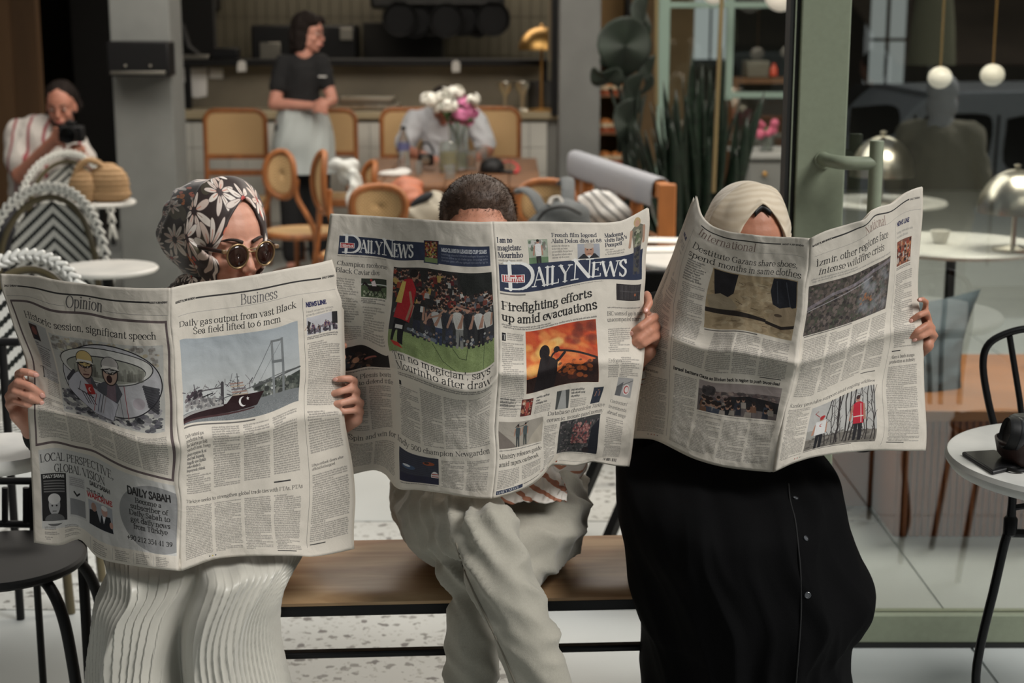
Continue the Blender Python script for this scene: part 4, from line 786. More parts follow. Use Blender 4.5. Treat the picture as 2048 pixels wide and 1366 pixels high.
def terrazzo(name, base, chips):
    m = bpy.data.materials.new(name); m.use_nodes = True; n = m.node_tree.nodes; l = m.node_tree.links; b = n['Principled BSDF']
    t = n.new('ShaderNodeTexCoord'); prev = None
    nz = n.new('ShaderNodeTexNoise'); nz.inputs['Scale'].default_value = 3; l.new(t.outputs['Object'], nz.inputs['Vector'])
    mx0 = n.new('ShaderNodeMix'); mx0.data_type = 'RGBA'; mx0.inputs[6].default_value = (*S(base), 1); mx0.inputs[7].default_value = (*S([v * .93 for v in base]), 1); l.new(nz.outputs[0], mx0.inputs[0]); prev = mx0.outputs[2]
    for sc, th, col in chips:
        dn = n.new('ShaderNodeTexNoise'); dn.inputs['Scale'].default_value = sc * 2.2; l.new(t.outputs['Object'], dn.inputs['Vector'])
        mp = n.new('ShaderNodeMix'); mp.data_type = 'VECTOR'; mp.inputs[0].default_value = .035; l.new(t.outputs['Object'], mp.inputs[4]); l.new(dn.outputs[1], mp.inputs[5])
        v = n.new('ShaderNodeTexVoronoi'); v.inputs['Scale'].default_value = sc; l.new(mp.outputs[1], v.inputs['Vector'])
        r = n.new('ShaderNodeMath'); r.operation = 'LESS_THAN'; r.inputs[1].default_value = th; l.new(v.outputs['Distance'], r.inputs[0])
        sp = n.new('ShaderNodeSeparateColor'); l.new(v.outputs['Color'], sp.inputs[0])
        g = n.new('ShaderNodeMath'); g.operation = 'GREATER_THAN'; g.inputs[1].default_value = .35; l.new(sp.outputs[0], g.inputs[0])
        ml = n.new('ShaderNodeMath'); ml.operation = 'MULTIPLY'; l.new(r.outputs[0], ml.inputs[0]); l.new(g.outputs[0], ml.inputs[1])
        mx = n.new('ShaderNodeMix'); mx.data_type = 'RGBA'; l.new(ml.outputs[0], mx.inputs[0]); l.new(prev, mx.inputs[6]); mx.inputs[7].default_value = (*S(col), 1); prev = mx.outputs[2]
    l.new(prev, b.inputs['Base Color']); b.inputs['Roughness'].default_value = .42; b.inputs['Specular IOR Level'].default_value = .4
    return m
M['terrazzo'] = terrazzo('terrazzo', (190, 193, 190), [(26, .30, (120, 120, 116)), (45, .28, (150, 150, 146)), (14, .17, (96, 94, 92))])
M['smoothfloor'] = terrazzo('polished_concrete', (188, 193, 192), [(90, .12, (168, 170, 166))])

# ---------------------------------------------------------------- the setting
fl = MB().box(-6.5, 7.5, -.75, 16, -.12, -.006).build('floor', M['smoothfloor'], smooth=False); struct(fl)
ysl = [-.75, .5, 1.7, 2.75, 4.07, 4.85, 5.6, 6.6, 7.8, 9.0, 10.4, 12.0]; xsl = [-6.5, -4.2, -2.2, -.95, .06, 1.2, 2.4, 3.8, 5.4, 7.5]
T_ = {(3, 3), (3, 4), (4, 2), (4, 3), (5, 4), (5, 3), (6, 5), (4, 6), (5, 1), (6, 2), (7, 3), (8, 4), (1, 2), (2, 5), (4, 5)}
for i in range(len(ysl) - 1):
    for j in range(len(xsl) - 1):
        g = .004
        terr = (i, j) in {(3, 3), (4, 0), (4, 1), (4, 2), (4, 3), (5, 4), (5, 5), (6, 2), (6, 4), (7, 3)}
        y0 = ysl[i]; y1 = ysl[i + 1]
        MB().box(xsl[j] + g, xsl[j + 1] - g, y0 + g, y1 - g, -.006, rng.uniform(-.0008, 0)).build('floor_slab', M['terrazzo' if terr else 'smoothfloor'], fl, smooth=False)
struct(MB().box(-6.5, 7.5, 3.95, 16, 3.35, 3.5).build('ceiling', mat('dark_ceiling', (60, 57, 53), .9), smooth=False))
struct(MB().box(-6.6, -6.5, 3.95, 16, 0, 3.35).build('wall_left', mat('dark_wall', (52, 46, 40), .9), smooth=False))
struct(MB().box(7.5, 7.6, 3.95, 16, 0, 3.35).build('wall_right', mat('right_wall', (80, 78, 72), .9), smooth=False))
struct(MB().box(-2.3, -2.15, -5, 3.8, -.45, 5.2).build('wall_shade_blocker', mat('shade_blocker_dark', (58, 54, 48), .9), smooth=False))  # unseen wall added to block ambient light from the left
# back wall: solid on the left, a wide opening to daylight on the right
wb = MB().box(-6.5, 1.55, 15.0, 15.1, 0, 3.35).build('wall_back', mat('back_wall', (46, 42, 38), .9), smooth=False); struct(wb)
wb2 = MB(); wb2.box(1.55, 7.5, 15.0, 15.1, 0, .9); wb2.box(1.55, 1.72, 15, 15.1, .9, 3.35); wb2.box(2.06, 3.40, 15, 15.1, .9, 3.35); wb2.box(3.76, 7.5, 15, 15.1, .9, 3.35); wb2.box(1.72, 2.06, 15, 15.1, .9, 1.25); wb2.box(3.40, 3.76, 15, 15.1, .9, 1.02); wb2.box(3.56, 3.585, 15, 15.06, 1, 3.3); wb2.box(3.4, 3.76, 15, 15.06, 1.42, 1.45); wb2.box(1.88, 1.895, 15, 15.06, 1, 3.3)
struct(wb2.build('wall_rear', M['dark'], smooth=False))

# brown timber wall and dark doorway on the left
wl_ = MB().box(-5.6, -3.31, 11.0, 11.1, 0, 3.35).build('wall_timber', mat('timber_wall', (96, 70, 44), .7, var=.2, scale=6, stretch=(1, 1, .15)), smooth=False); struct(wl_)
x = -5.55
while x < -3.52:
    MB().box(x, x + .20, 10.975, 11.0, .02, 3.3).build('wall_plank', M['tplank'] if 'tplank' in M else M.setdefault('tplank', mat('timber_plank', (108, 80, 52), .65, var=.2, scale=7, stretch=(1, 1, .12))), wl_, smooth=False, bevel=.004); x += .207
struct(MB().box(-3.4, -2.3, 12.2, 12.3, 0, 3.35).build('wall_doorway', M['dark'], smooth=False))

# grey pillar on the left with its black box
def column(name, px0, px1, Y, ydepth, m):
    x0 = W(px0, 150, Y)[0]; x1 = W(px1, 150, Y)[0]
    return MB().box(x0, x1, Y, Y + ydepth, 0, 3.35).build(name, m, smooth=False, bevel=.008)
struct(column('pillar_left', 224, 343, 9.2, .35, M['plaster']))
struct(column('pillar_right', 1119, 1201, 9.6, .3, mat('grey_pillar', (104, 105, 102), .8, var=.12, scale=4, bump=.15, bscale=50)))
a = W(222, 152, 9.1); b = W(342, 82, 9.1)
t = thing('wall_box', 'black metal box fixed across the grey pillar', 'box', (a[0], 9.1, a[2]))
MB().box(a[0], b[0], 9.02, 9.199, a[2], b[2]).build('housing', M['blackpaint'], t, bevel=.01)
MB().box(a[0] + .02, b[0] - .02, 9.0, 9.02, a[2] + .012, a[2] + .03).build('lip', M['steel'], t, bevel=.003)
for k in (0.3, .7): MB().ell((a[0] + (b[0] - a[0]) * k, 9.015, a[2] + .06), .008).build('knob', M['steel'], t)
# pale upright trim at the kitchen opening
x0 = W(338, 60, 9.62)[0]; struct(MB().box(x0, x0 + .035, 9.6, 9.68, 1.35, 3.3).build('trim_1', M['white'], smooth=False))
x0 = W(1103, 60, 10.9)[0]; struct(MB().box(x0, x0 + .05, 10.9, 10.98, .96, 3.3).build('trim_2', M['blackpaint'], smooth=False))
struct(MB().box(x0 - .02, x0, 10.92, 10.98, 1.33, 3.3).build('trim_3', mat('bronze_trim', (120, 108, 88), .5, .3), smooth=False))

# kitchen back wall with narrow upright tiles
KY = 13.2; kx0 = -3.1; kx1 = .5
kw = MB().box(kx0, kx1, KY + .02, KY + .12, 0, 3.35).build('wall_kitchen', mat('grout', (50, 47, 42), .9), smooth=False); struct(kw)
M['ktile'] = mat('cream_tile', (92, 87, 74), .3, var=.12, scale=3)
proto = None; n = 0; tw = .088
for r in range(4):
    for c_ in range(int((kx1 - kx0) / tw)):
        z0 = 1.0 + r * .32; x = kx0 + c_ * tw
        if proto is None:
            proto = MB().box(.003, tw - .003, -.012, .02, .003, .317).build('tile', M['ktile'], kw, smooth=False); o = proto
        else:
            o = proto.copy(); COL.objects.link(o)
        o.location = (x, KY - rng.uniform(0, .003), z0); n += 1
# counter: worktop, tiled front
CY = 10.95
cl = W(345, 230, CY)[0]; cr = W(1126, 230, CY)[0]; cz = W(700, 224, CY)[2]
t = thing('kitchen_counter', 'long pale kitchen counter with a white tiled front behind the cane chairs', 'counter', ((cl + cr) / 2, CY + .3, 0))
MB().box(cl, cr - .04, CY + .06, CY + .7, .02, cz - .05).build('body', mat('counter_body', (120, 120, 116), .7), t, smooth=False)
MB().box(cl, cr, CY, CY + .75, cz - .05, cz).build('worktop', mat('cream_top', (176, 162, 132), .5), t, bevel=.006)
M['ftile'] = mat('white_tile', (212, 212, 204), .35, var=.05, scale=2); pt = None
tw = .125; nx = int((cr - cl - .05) / tw)
for r in range(5):
    for c_ in range(nx):
        if pt is None: pt = MB().box(.002, tw - .002, -.02, .0, .002, .176).build('tile', M['ftile'], t, smooth=False); o = pt
        else: o = pt.copy(); COL.objects.link(o)
        o.matrix_parent_inverse = Matrix.Identity(4); o.location = (cl + c_ * tw - t.location[0], CY + .058 - t.location[1], .02 + r * .178 - t.location[2])
# steel splash panel and black shelf rail over the counter
z0 = W(700, 213, 11.5)[2]; z1 = W(700, 130, 11.5)[2]; z2 = W(700, 118, 11.5)[2]
t = thing('serving_shelf', 'black railed serving shelf with a brown steel back above the counter', 'shelf', (-1.2, 11.5, z0))
MB().box(cl, cr - .1, 11.5, 11.53, cz, z1).build('back_panel', mat('bronze_steel', (134, 126, 110), .38, .25, var=.2, scale=2.5), t, smooth=False)
MB().box(cl, cr - .1, 11.3, 11.75, z1, z2).build('shelf_board', M['blackpaint'], t, bevel=.004)
for xx in (cl + .02, cr - .14): MB().box(xx, xx + .04, 11.32, 11.36, cz, z1).build('post', M['blackpaint'], t, bevel=.003)
x0 = W(560, 170, 11.3)[0]
# trays
a = W(668, 222, 11.1); b = W(880, 196, 11.1)
for k, (q0, q1, dz, lab) in enumerate(((668, 800, 0, 'lower steel tray on the counter right of the standing waitress'), (684, 790, .05, 'upper steel tray on the counter right of the standing waitress'))):
    xa = W(q0, 210, 11.2)[0]; xb = W(q1, 210, 11.2)[0]
    m = MB().box(xa, xb, 11.05, 11.28, cz + dz, cz + dz + .012); m.box(xa, xb, 11.05, 11.06, cz + dz, cz + dz + .045); m.box(xa, xb, 11.27, 11.28, cz + dz, cz + dz + .045); m.box(xa, xa + .01, 11.05, 11.28, cz + dz, cz + dz + .045); m.box(xb - .01, xb, 11.05, 11.28, cz + dz, cz + dz + .045)
    tag(m.build('steel_tray', M['nickel'], bevel=.002), lab, 'tray')
# papers taped on the panel
def note(q, lab, m, name='paper_note', Y=11.49):
    P = [W(x_, y_, Y) for x_, y_ in q]; mb = MB(); n_ = len(P)
    mb.add(P + [p + np.array([0, .003, 0]) for p in P], [tuple(range(n_)), tuple(range(n_, 2 * n_))[::-1]] + [(i, i + n_, (i + 1) % n_ + n_, (i + 1) % n_) for i in range(n_)])
    return tag(mb.build(name, m, smooth=False), lab, 'paper')
M['paper'] = mat('paper_white', (236, 234, 230), .8)
note([(350, 137), (414, 136), (414, 192), (394, 196), (376, 192), (384, 168), (366, 164), (350, 152)], 'large torn white paper taped to the serving shelf panel', M['paper'])
note([(419, 137), (446, 138), (446, 157), (419, 156)], 'small square white note beside the torn paper', M['paper'])
for q, lab in (((475, 492, 120, 143), 'white ticket hanging from the shelf left of the waitress'), ((904, 920, 120, 144), 'white ticket hanging from the shelf above the flowers')):
    note([(q[0], q[2] + 5), ((q[0] + q[1]) / 2, q[2]), (q[1], q[2] + 5), (q[1], q[3]), (q[0], q[3])], lab, M['white'], 'order_ticket', 11.28)

def bx(name, lab, cat, px0, px1, py0, py1, Y, dep, m, bevel=.01):
    a = W(px0, py1, Y); b = W(px1, py0, Y)
    return tag(MB().box(a[0], b[0], Y, Y + dep, a[2], b[2]).build(name, m, bevel=bevel), lab, cat)
# kitchen machines on and above the shelf
t = thing('espresso_machine', 'wide black kitchen machine behind the head of the waitress', 'machine', (-1.4, 12.6, 1.3))
a = W(503, 118, 12.6); b = W(712, 50, 12.6)
MB().box(a[0], b[0], 12.6, 12.95, z2 - .05, b[2]).build('housing', M['blackpaint'], t, bevel=.02)
c1 = W(520, 117, 12.58); c2 = W(560, 85, 12.58); MB().box(c1[0], c2[0], 12.58, 12.6, c1[2], c2[2]).build('panel', M['steel'], t, bevel=.004)
c1 = W(680, 80, 12.58); c2 = W(705, 56, 12.58); MB().box(c1[0], c2[0], 12.58, 12.6, c1[2], c2[2]).build('panel', M['steel'], t, bevel=.004)
MB().box(a[0] + .1, b[0] - .1, 12.62, 13.0, 0, z2 - .05 - 0).build('stand', M['blackpaint'], t)
bx('wall_oven', 'black wall unit at the top left of the kitchen', 'appliance', 357, 428, -60, 22, 12.9, .29, M['blackpaint'], .03)
t = thing('dark_machine', 'small black device with a curved arm at the left end of the shelf', 'device', (-2.4, 11.5, z2))
c1 = W(350, 117, 11.45); MB().tube([W(358, 117, 11.5), W(352, 60, 11.5), W(362, 52, 11.5), W(375, 95, 11.5), W(400, 114, 11.5)], [.04, .03, .03, .03, .02], 10).build('arm', M['blackpaint'], t)
MB().box(c1[0], c1[0] + .26, 11.35, 11.6, z2, z2 + .03).build('base', M['steel'], t, bevel=.006)
bx('card_terminal', 'low black box on the shelf left of the waitress', 'box', 420, 474, 96, 117.5, 11.4, .15, M['blackpaint'])
# dark round extractor / hanging pans at top centre
t = thing('pan_rack', 'dark hanging rack of black pans above the kitchen shelf', 'rack', (-.5, 12.4, 3.0))
ra = W(790, 8, 12.2); rb = W(1000, 8, 12.2)
MB().tube([ra, rb], .014, 8).build('rail', M['blackpaint'], t)
for k in range(7):
    px = 800 + k * 31; c1 = W(px, 38 + 3 * (k % 2), 12.2 + .05 * (k % 3))
    p = MB().lathe([(.001, -.02), (.115, -.02), (.135, .03), (.13, .03), (.11, -.012), (.001, -.012)], c1, 22, R=rotx(math.pi / 2) @ rotz(0) if True else None).build('pan', M['blackpaint'], t)
    MB().tube([c1 + np.array([0, 0, .12]), W(px, 8, 12.2)], .009, 6).build('pan_handle', M['black'], p)
for xx in (ra, rb): MB().tube([xx, (xx[0], xx[1], 3.35)], .008, 6).build('hanger', M['blackpaint'], t)
bx('extractor_hood', 'big dark hood hanging at the top of the kitchen', 'hood', 740, 1010, -60, 18, 12.35, .6, mat('hood', (30, 29, 27), .5), .03)
bx('dark_fridge', 'dark upright cabinet at the kitchen back right of the machine', 'cabinet', 728, 885, 45, 180, 12.95, .22, M['dark'])
# brass dome lamp on the counter
def dome_lamp(name, lab, px, pyt, pyb, w, Y, zt, m, stem=True):
    c1 = W(px, pyb, Y); s_ = FPX / Y; r = w / 2 / s_; h = (pyb - pyt) / s_
    t = thing(name, lab, 'lamp', (c1[0], Y, zt)); zb = c1[2]
    prof = [(r, 0)] + [(r * math.cos(a_), h * math.sin(a_)) for a_ in np.linspace(.08, 1.5, 12)] + [(.012, h * 1.0), (.010, h * 1.06), (.016, h * 1.09), (.0, h * 1.13)]
    prof2 = [(r * .985, .002)] + [(r * .975 * math.cos(a_), h * .975 * math.sin(a_)) for a_ in np.linspace(.08, 1.5, 10)] + [(.0, h * .975)]
    MB().lathe(prof, (c1[0], Y, zb), 40).lathe(prof2[::-1], (c1[0], Y, zb), 40).build('lamp_shade', m, t)
    MB().lathe([(.010, zt + .02), (.010, zb + h * .9)], (c1[0], Y, 0), 16).build('stem', m, t)
    MB().lathe([(.0, zt), (r * .55, zt), (r * .55, zt + .012), (.02, zt + .022), (0, zt + .024)], (c1[0], Y, 0), 28).build('base', m, t)
    return t
dome_lamp('dome_lamp', 'brass dome table lamp standing at the right end of the counter', 1083, 55, 100, 92, 11.1, cz, M['brass'])
t = thing('steel_pot', 'dark cylindrical pot behind the brass lamp stem', 'pot', (*W(1082, 160, 11.25)[:2], cz))
MB().lathe([(0, 0), (.09, 0), (.1, .02), (.1, .2), (.095, .2), (.09, .02), (0, .02)], (t.location[0], 11.3, cz), 24).build('body', mat('pot', (70, 70, 70), .4, .5), t)
for px, lab in ((1010, 'steel stand on the counter left of the brass lamp'), (1044, 'small steel cup on the counter beside the brass lamp')):
    q = W(px, 215, 11.15); tag(MB().lathe([(0, 0), (.05, 0), (.045, .01), (.012, .02), (.012, .1), (.05, .16), (.055, .2), (.05, .2), (.04, .16), (0, .12)], (q[0], 11.15, cz), 20).build('steel_goblet', M['nickel']), lab, 'cup')

# ---------------------------------------------------------------- mint steel glazing at the right rear
GY = 9.9
t = thing('steel_window', 'mint green steel framed glazing behind the tall plants', 'window', (2.4, GY, 0)); t['kind'] = 'structure'; t.name = 'window_1'; del t['label']; del t['category']
fb = MB(); zt = 3.3
def vbar(px, w=16, y0=0, y1=None):
    x = W(px, 100, GY)[0]; fb.box(x - w / 2 / 310, x + w / 2 / 310, GY - .03, GY + .03, 0 if y0 == 0 else W(px, y0, GY)[2], zt if y1 is None else W(px, y1, GY)[2])
fbs = []
for px, w, y0 in ((1327, 22, 0), (1459, 13, 200), (1590, 16, 0)): vbar(px, w, y0)
for py, pa, pb in ((10, 1327, 1590), (190, 1450, 1590)):
    a = W(pa, py, GY); b = W(pb, py, GY); fb.box(a[0], b[0], GY - .028, GY + .028, a[2] - .018, a[2] + .018)
fr = fb.build('window_frame', M['mint'], t, smooth=False, bevel=.003)
gl = bpy.data.materials.new('window_glass'); gl.use_nodes = True; n_ = gl.node_tree.nodes; l_ = gl.node_tree.links; n_.remove(n_['Principled BSDF'])
def glassmat(g, fac, tint, rough=.0):
    g.use_nodes = True; n_ = g.node_tree.nodes; l_ = g.node_tree.links
    for q in list(n_):
        if q.type != 'OUTPUT_MATERIAL': n_.remove(q)
    tr = n_.new('ShaderNodeBsdfTransparent'); tr.inputs[0].default_value = (*tint, 1); gs = n_.new('ShaderNodeBsdfGlossy'); gs.inputs['Roughness'].default_value = rough
    lw = n_.new('ShaderNodeFresnel'); lw.inputs[0].default_value = 1.5; ad = n_.new('ShaderNodeMath'); ad.operation = 'ADD'; ad.inputs[1].default_value = fac; ad.use_clamp = True
    l_.new(lw.outputs[0], ad.inputs[0]); mx = n_.new('ShaderNodeMixShader'); l_.new(ad.outputs[0], mx.inputs[0]); l_.new(tr.outputs[0], mx.inputs[1]); l_.new(gs.outputs[0], mx.inputs[2])
    l_.new(mx.outputs[0], n_['Material Output'].inputs[0]); return g
glassmat(gl, .02, (.93, .97, .95)); M['winglass'] = gl
for pa, pb, ya, yb in ((1338, 1452, -200, 5), (1338, 1452, 15, 600), (1466, 1582, 15, 186), (1466, 1582, 196, 600), (1466, 1582, -200, 5)):
    xa = W(pa, 100, GY)[0]; xb = W(pb, 100, GY)[0]; za = max(.02, W(pa, yb, GY)[2]) ; zb = min(3.25, W(pa, ya, GY)[2])
    MB().box(xa, xb, GY - .004, GY + .004, za, zb).build('pane', gl, t, smooth=False)
# things behind the glazing
M['dimwall'] = mat('shop_back', (74, 70, 62), .9, var=.3, scale=2)
struct(MB().box(.56, 1.66, 14.4, 14.5, 0, 3.35).build('wall_shop', mat('shop_wall', (120, 98, 70), .8, var=.2, scale=3), smooth=False))
def globe(px, py, r_, Y, lab):
    c1 = W(px, py, Y); t = thing('globe_lamp', lab, 'lamp', tuple(c1)); r = r_ * Y / FPX
    MB().ell(c1, r, seg=28, rings=18).build('globe', M.setdefault('globe', mat('opal_globe', (235, 228, 214), .4, emit=.22)), t)
    MB().tube([(c1[0], c1[1], c1[2] + r * .9), (c1[0], c1[1], 3.35)], .008, 8).build('rod', M['brass'], t)
globe(1428, -14, 22, 9.5, 'left white globe lamp hanging at the top of the mint window'); globe(1562, -10, 32, 9.3, 'larger white globe lamp hanging by the door post')
for px, py, h, w, lab in ((1547, 140, 24, 15, 'red orange bottle on the shelf behind the mint window'), (1577, 143, 26, 10, 'second red orange bottle nearest the door post')):
    c1 = W(px, py + h / 2, 12.4); s_ = 12.4 / FPX; tag(MB().lathe([(0, 0), (w / 2 * s_, 0), (w / 2 * s_, h * .6 * s_), (w / 4 * s_, h * .8 * s_), (w / 4 * s_, h * s_), (0, h * s_)], c1, 16).build('bottle', M.setdefault('redglass', mat('red_glass', (196, 70, 44), .3))), lab, 'bottle')
zsh = W(1520, 156, 12.4)[2]
t = thing('back_shelf', 'dim timber shelf unit behind the mint window', 'shelf', (2.4, 12.4, 0)); xa = W(1464, 150, 12.4)[0]; xb = W(1600, 150, 12.4)[0]
MB().box(xa, xb, 12.3, 12.7, zsh - .04, zsh).build('board', M['darkwood'], t); MB().box(xa, xb, 12.7, 12.74, 0, zsh + .0).build('back', M['dimwall'], t)
for xx in (xa, xb - .04): MB().box(xx, xx + .04, 12.3, 12.7, 0, zsh - .04).build('side', M['darkwood'], t)
bx('machine_block', 'square grey appliance on the shelf behind the mint window', 'appliance', 1493, 1540, 122, 156, 12.4, .25, mat('greybox', (110, 104, 94), .5, .3))
# grey cabinet with brass knob
ca = W(1488, 318, 9.2); cb = W(1600, 318, 9.2)
t = thing('drawer_cabinet', 'grey cabinet with one brass knob beside the tall plants', 'cabinet', ((ca[0] + cb[0]) / 2, 9.4, 0))
m_ = mat('cabinet_grey', (116, 118, 114), .6)
MB().box(ca[0], cb[0], 9.2, 9.75, .04, ca[2]).build('body', m_, t, bevel=.006); MB().box(ca[0] - .02, cb[0], 9.17, 9.78, ca[2], ca[2] + .03).build('top', mat('cabinet_top', (150, 152, 148), .5), t, bevel=.005)
d = MB().box(ca[0] + .03, cb[0] - .03, 9.18, 9.2, ca[2] - .28, ca[2] - .03).build('drawer', m_, t, bevel=.004); k = W(1530, 348, 9.15); MB().ell(k, .016).tube([k, k + np.array([0, .04, 0])], .007, 8).build('knob', M['brass'], d)
d = MB().box(ca[0] + .03, cb[0] - .03, 9.18, 9.2, .08, ca[2] - .31).build('drawer', m_, t, bevel=.004)
# pink flowers in glass jar and white slanted board on it
k = W(1532, 318, 9.4); t = thing('flower_jar', 'small jar of pink flowers on the grey cabinet', 'flowers', (k[0], 9.4, ca[2] + .03))
MB().lathe([(0, 0), (.04, 0), (.045, .1), (.04, .1), (.036, .01), (0, .01)], (k[0], 9.4, ca[2] + .03), 18).build('jar', M['glassy'], t)
for i in range(9): q = k + np.array([rng.uniform(-.07, .07), rng.uniform(-.05, .05), .15 + rng.uniform(0, .07)]); MB().ell(q, rng.uniform(.02, .032), seg=8, rings=6).build('flower', M.setdefault('pinkf', mat('pink_petal', (190, 96, 120), .7)), t)
MB().chain([k + np.array([0, .0, .03]), k + np.array([0, 0, .16])], [.02, .03]).build('stems', M.setdefault('stemg', mat('stem_green', (60, 90, 50), .7)), t)
# bakery display at 1195-1255
t = thing('bakery_shelf', 'lit bakery shelf of cakes between the pillar and the plants', 'shelf', (.85, 10.4, 0))
xa = W(1196, 200, 10.4)[0]; xb = W(1252, 200, 10.4)[0]; zs = [W(1220, py, 10.4)[2] for py in (130, 190, 265, 330, 395)]
for z_ in zs: MB().box(xa, xb, 10.35, 10.7, z_ - .012, z_).build('board', M['glassy'] if 0 else M['darkwood'], t)
MB().box(xa, xb, 10.72, 10.75, 0, 1.9).build('back', mat('shelf_back', (150, 118, 74), .7), t)
for xx in (xa - .02, xb): MB().box(xx, xx + .02, 10.35, 10.75, 0, 1.9).build('side', M['dark'], t)
cm = [mat('cake%d' % i, c_, .7) for i, c_ in enumerate(((190, 120, 60), (206, 190, 160), (150, 76, 44)))]
for zi, z_ in enumerate(zs[1:4]):
    lab = ('upper', 'middle', 'lower')[zi]
    for k_, fx in enumerate((.28, .74)):
        xx = xa + (xb - xa) * fx; tt = thing('layer_cake', '%s shelf %s cake in the bakery display' % (lab, ('left', 'right')[k_]), 'cake', (xx, 10.45, z_), 'cakes in the bakery display')
        MB().lathe([(0, .0), (.05, 0), (.05, .035), (0, .035)], (xx, 10.45, z_), 20).build('sponge', cm[2], tt); MB().lathe([(0, .035), (.051, .035), (.051, .06), (0, .062)], (xx, 10.45, z_), 20).build('cream', cm[1], tt); MB().lathe([(0, .06), (.045, .06), (.03, .085), (0, .09)], (xx, 10.45, z_), 20).build('topping', cm[0], tt)
# brass hanging rods
for pa, pb, Y, lab in (((1313, -40), (1313, 210), 8.9, 'thin brass rod hanging left of the mint frame'), ((1445, -40), (1427, 385), 7.6, 'slightly leaning thin brass rod in front of the snake plants')):
    a = W(*pa, Y); b = W(*pb, Y); tag(MB().tube([b, a + (a - b) * .4], .011, 10).build('brass_rod', mat('brass_rod', (150, 134, 98), .4, .7)), lab, 'rod')

# ---------------------------------------------------------------- green glass door
sx0, sx1 = .695, .815; DY = 3.8
dr = thing('door_1', 'x', 'x', (.755, DY, 0)); dr['kind'] = 'structure'; del dr['label']; del dr['category']
MB().box(sx0, sx1, DY, DY + .065, 0, 3.3).build('stile', M['green'], dr, smooth=False, bevel=.004)
g_ = MB(); g_.box(sx0 - .026, sx0 - .014, DY + .005, DY + .07, 0, 3.3); g_.box(sx0 - .012, sx0 - .001, DY + .012, DY + .06, 0, 3.3)
g_.build('gasket', M['rubber'], dr, smooth=False)
MB().box(sx0 - .0145, sx0 - .0115, DY + .002, DY + .06, 0, 3.3).build('bead', M['green'], dr, smooth=False)
MB().box(sx1, 3.2, DY + .005, DY + .06, .012, .088).build('bottom_rail', M['green'], dr, smooth=False, bevel=.003)
MB().box(sx1, 3.2, DY, DY + .07, 0, .012).build('track', M['rubber'], dr, smooth=False)
MB().box(3.2, 3.3, DY, DY + .065, 0, 3.3).build('stile', M['green'], dr, smooth=False, bevel=.004)
MB().box(sx1, 3.2, DY, DY + .065, 3.2, 3.3).build('top_rail', M['green'], dr, smooth=False, bevel=.004)
dg = glassmat(bpy.data.materials.new('door_glass'), .13, (.86, .89, .87)); 
MB().box(sx1, 3.2, DY + .028, DY + .036, .088, 3.2).build('pane', dg, dr, smooth=False)
ga = W(1694, 300, DY + .1)[0]; MB().box(sx1 + .0, sx1 + .014, DY + .07, DY + .085, .09, 1.35).build('glass_edge', mat('glass_edge', (150, 176, 158), .3), dr, smooth=False)
# handle
hy = DY - .085; h0 = W(1646, 326, DY); hx = W(1752, 326, hy)[0]; hz = W(1752, 326, hy)[2]
hd = MB().tube(spline([(h0[0], DY + .002, hz + .004), (h0[0] + .004, DY - .035, hz + .002), (h0[0] + .03, hy + .008, hz), (h0[0] + .07, hy, hz - .001), (hx, hy, hz)], 18), .0165, 18).build('door_handle', M['green'], dr)
MB().lathe([(0, 0), (.022, 0), (.022, .004), (0, .004)], (h0[0], DY - .003, hz), 24, R=rotx(math.pi / 2)).build('rosette', M['green'], hd)
ht = W(1752, 281, hy)[2]
MB().tube([(hx, hy, ht - .62), (hx, hy, ht)], .0168, 20).build('grip', M['green'], hd, bevel=.001)
# ---------------------------------------------------------------- foreground furniture
# bench
by0, by1, bz = 3.02, 3.385, .45
bxa, bxb = -.80, .66
t = thing('bench', 'long oak topped bench on a black metal frame under the three readers', 'bench', ((bxa + bxb) / 2, (by0 + by1) / 2, 0))
def benchwood():
    m = bpy.data.materials.new('bench_wood'); m.use_nodes = True; n = m.node_tree.nodes; l = m.node_tree.links; b = n['Principled BSDF']
    tc_ = n.new('ShaderNodeTexCoord'); mp = n.new('ShaderNodeMapping'); mp.inputs['Scale'].default_value = (1.2, 9, 9); l.new(tc_.outputs['Object'], mp.inputs[0])
    nz = n.new('ShaderNodeTexNoise'); nz.inputs['Scale'].default_value = 2.4; nz.inputs['Detail'].default_value = 8; nz.inputs['Distortion'].default_value = .8; l.new(mp.outputs[0], nz.inputs['Vector'])
    r = n.new('ShaderNodeValToRGB'); e = r.color_ramp.elements; e[0].position = .32; e[0].color = (*S((150, 112, 78)), 1); e[1].position = .68; e[1].color = (*S((196, 166, 130)), 1)
    q = e.new(.5); q.color = (*S((174, 142, 106)), 1); l.new(nz.outputs[0], r.inputs[0])
    n2 = n.new('ShaderNodeTexNoise'); n2.inputs['Scale'].default_value = 5; n2.inputs['Detail'].default_value = 3; l.new(tc_.outputs['Object'], n2.inputs['Vector'])
    mx = n.new('ShaderNodeMix'); mx.data_type = 'RGBA'; mx.blend_type = 'MULTIPLY'; mx.inputs[0].default_value = .5; l.new(r.outputs[0], mx.inputs[6]); l.new(n2.outputs[0], mx.inputs[7]); 
    l.new(r.outputs[0], b.inputs['Base Color']); b.inputs['Roughness'].default_value = .45; b.inputs['Specular IOR Level'].default_value = .4
    bp = n.new('ShaderNodeBump'); bp.inputs['Strength'].default_value = .15; bp.inputs['Distance'].default_value = .002; l.new(nz.outputs[0], bp.inputs['Height']); l.new(bp.outputs[0], b.inputs['Normal'])
    return m
prof = [(by0, bz - .022), (by0 - .004, bz - .014), (by0 + .004, bz - .008), (by0 + .03, bz - .001), (by0 + .08, bz), (by1 - .02, bz), (by1, bz - .01), (by1, bz - .022)]
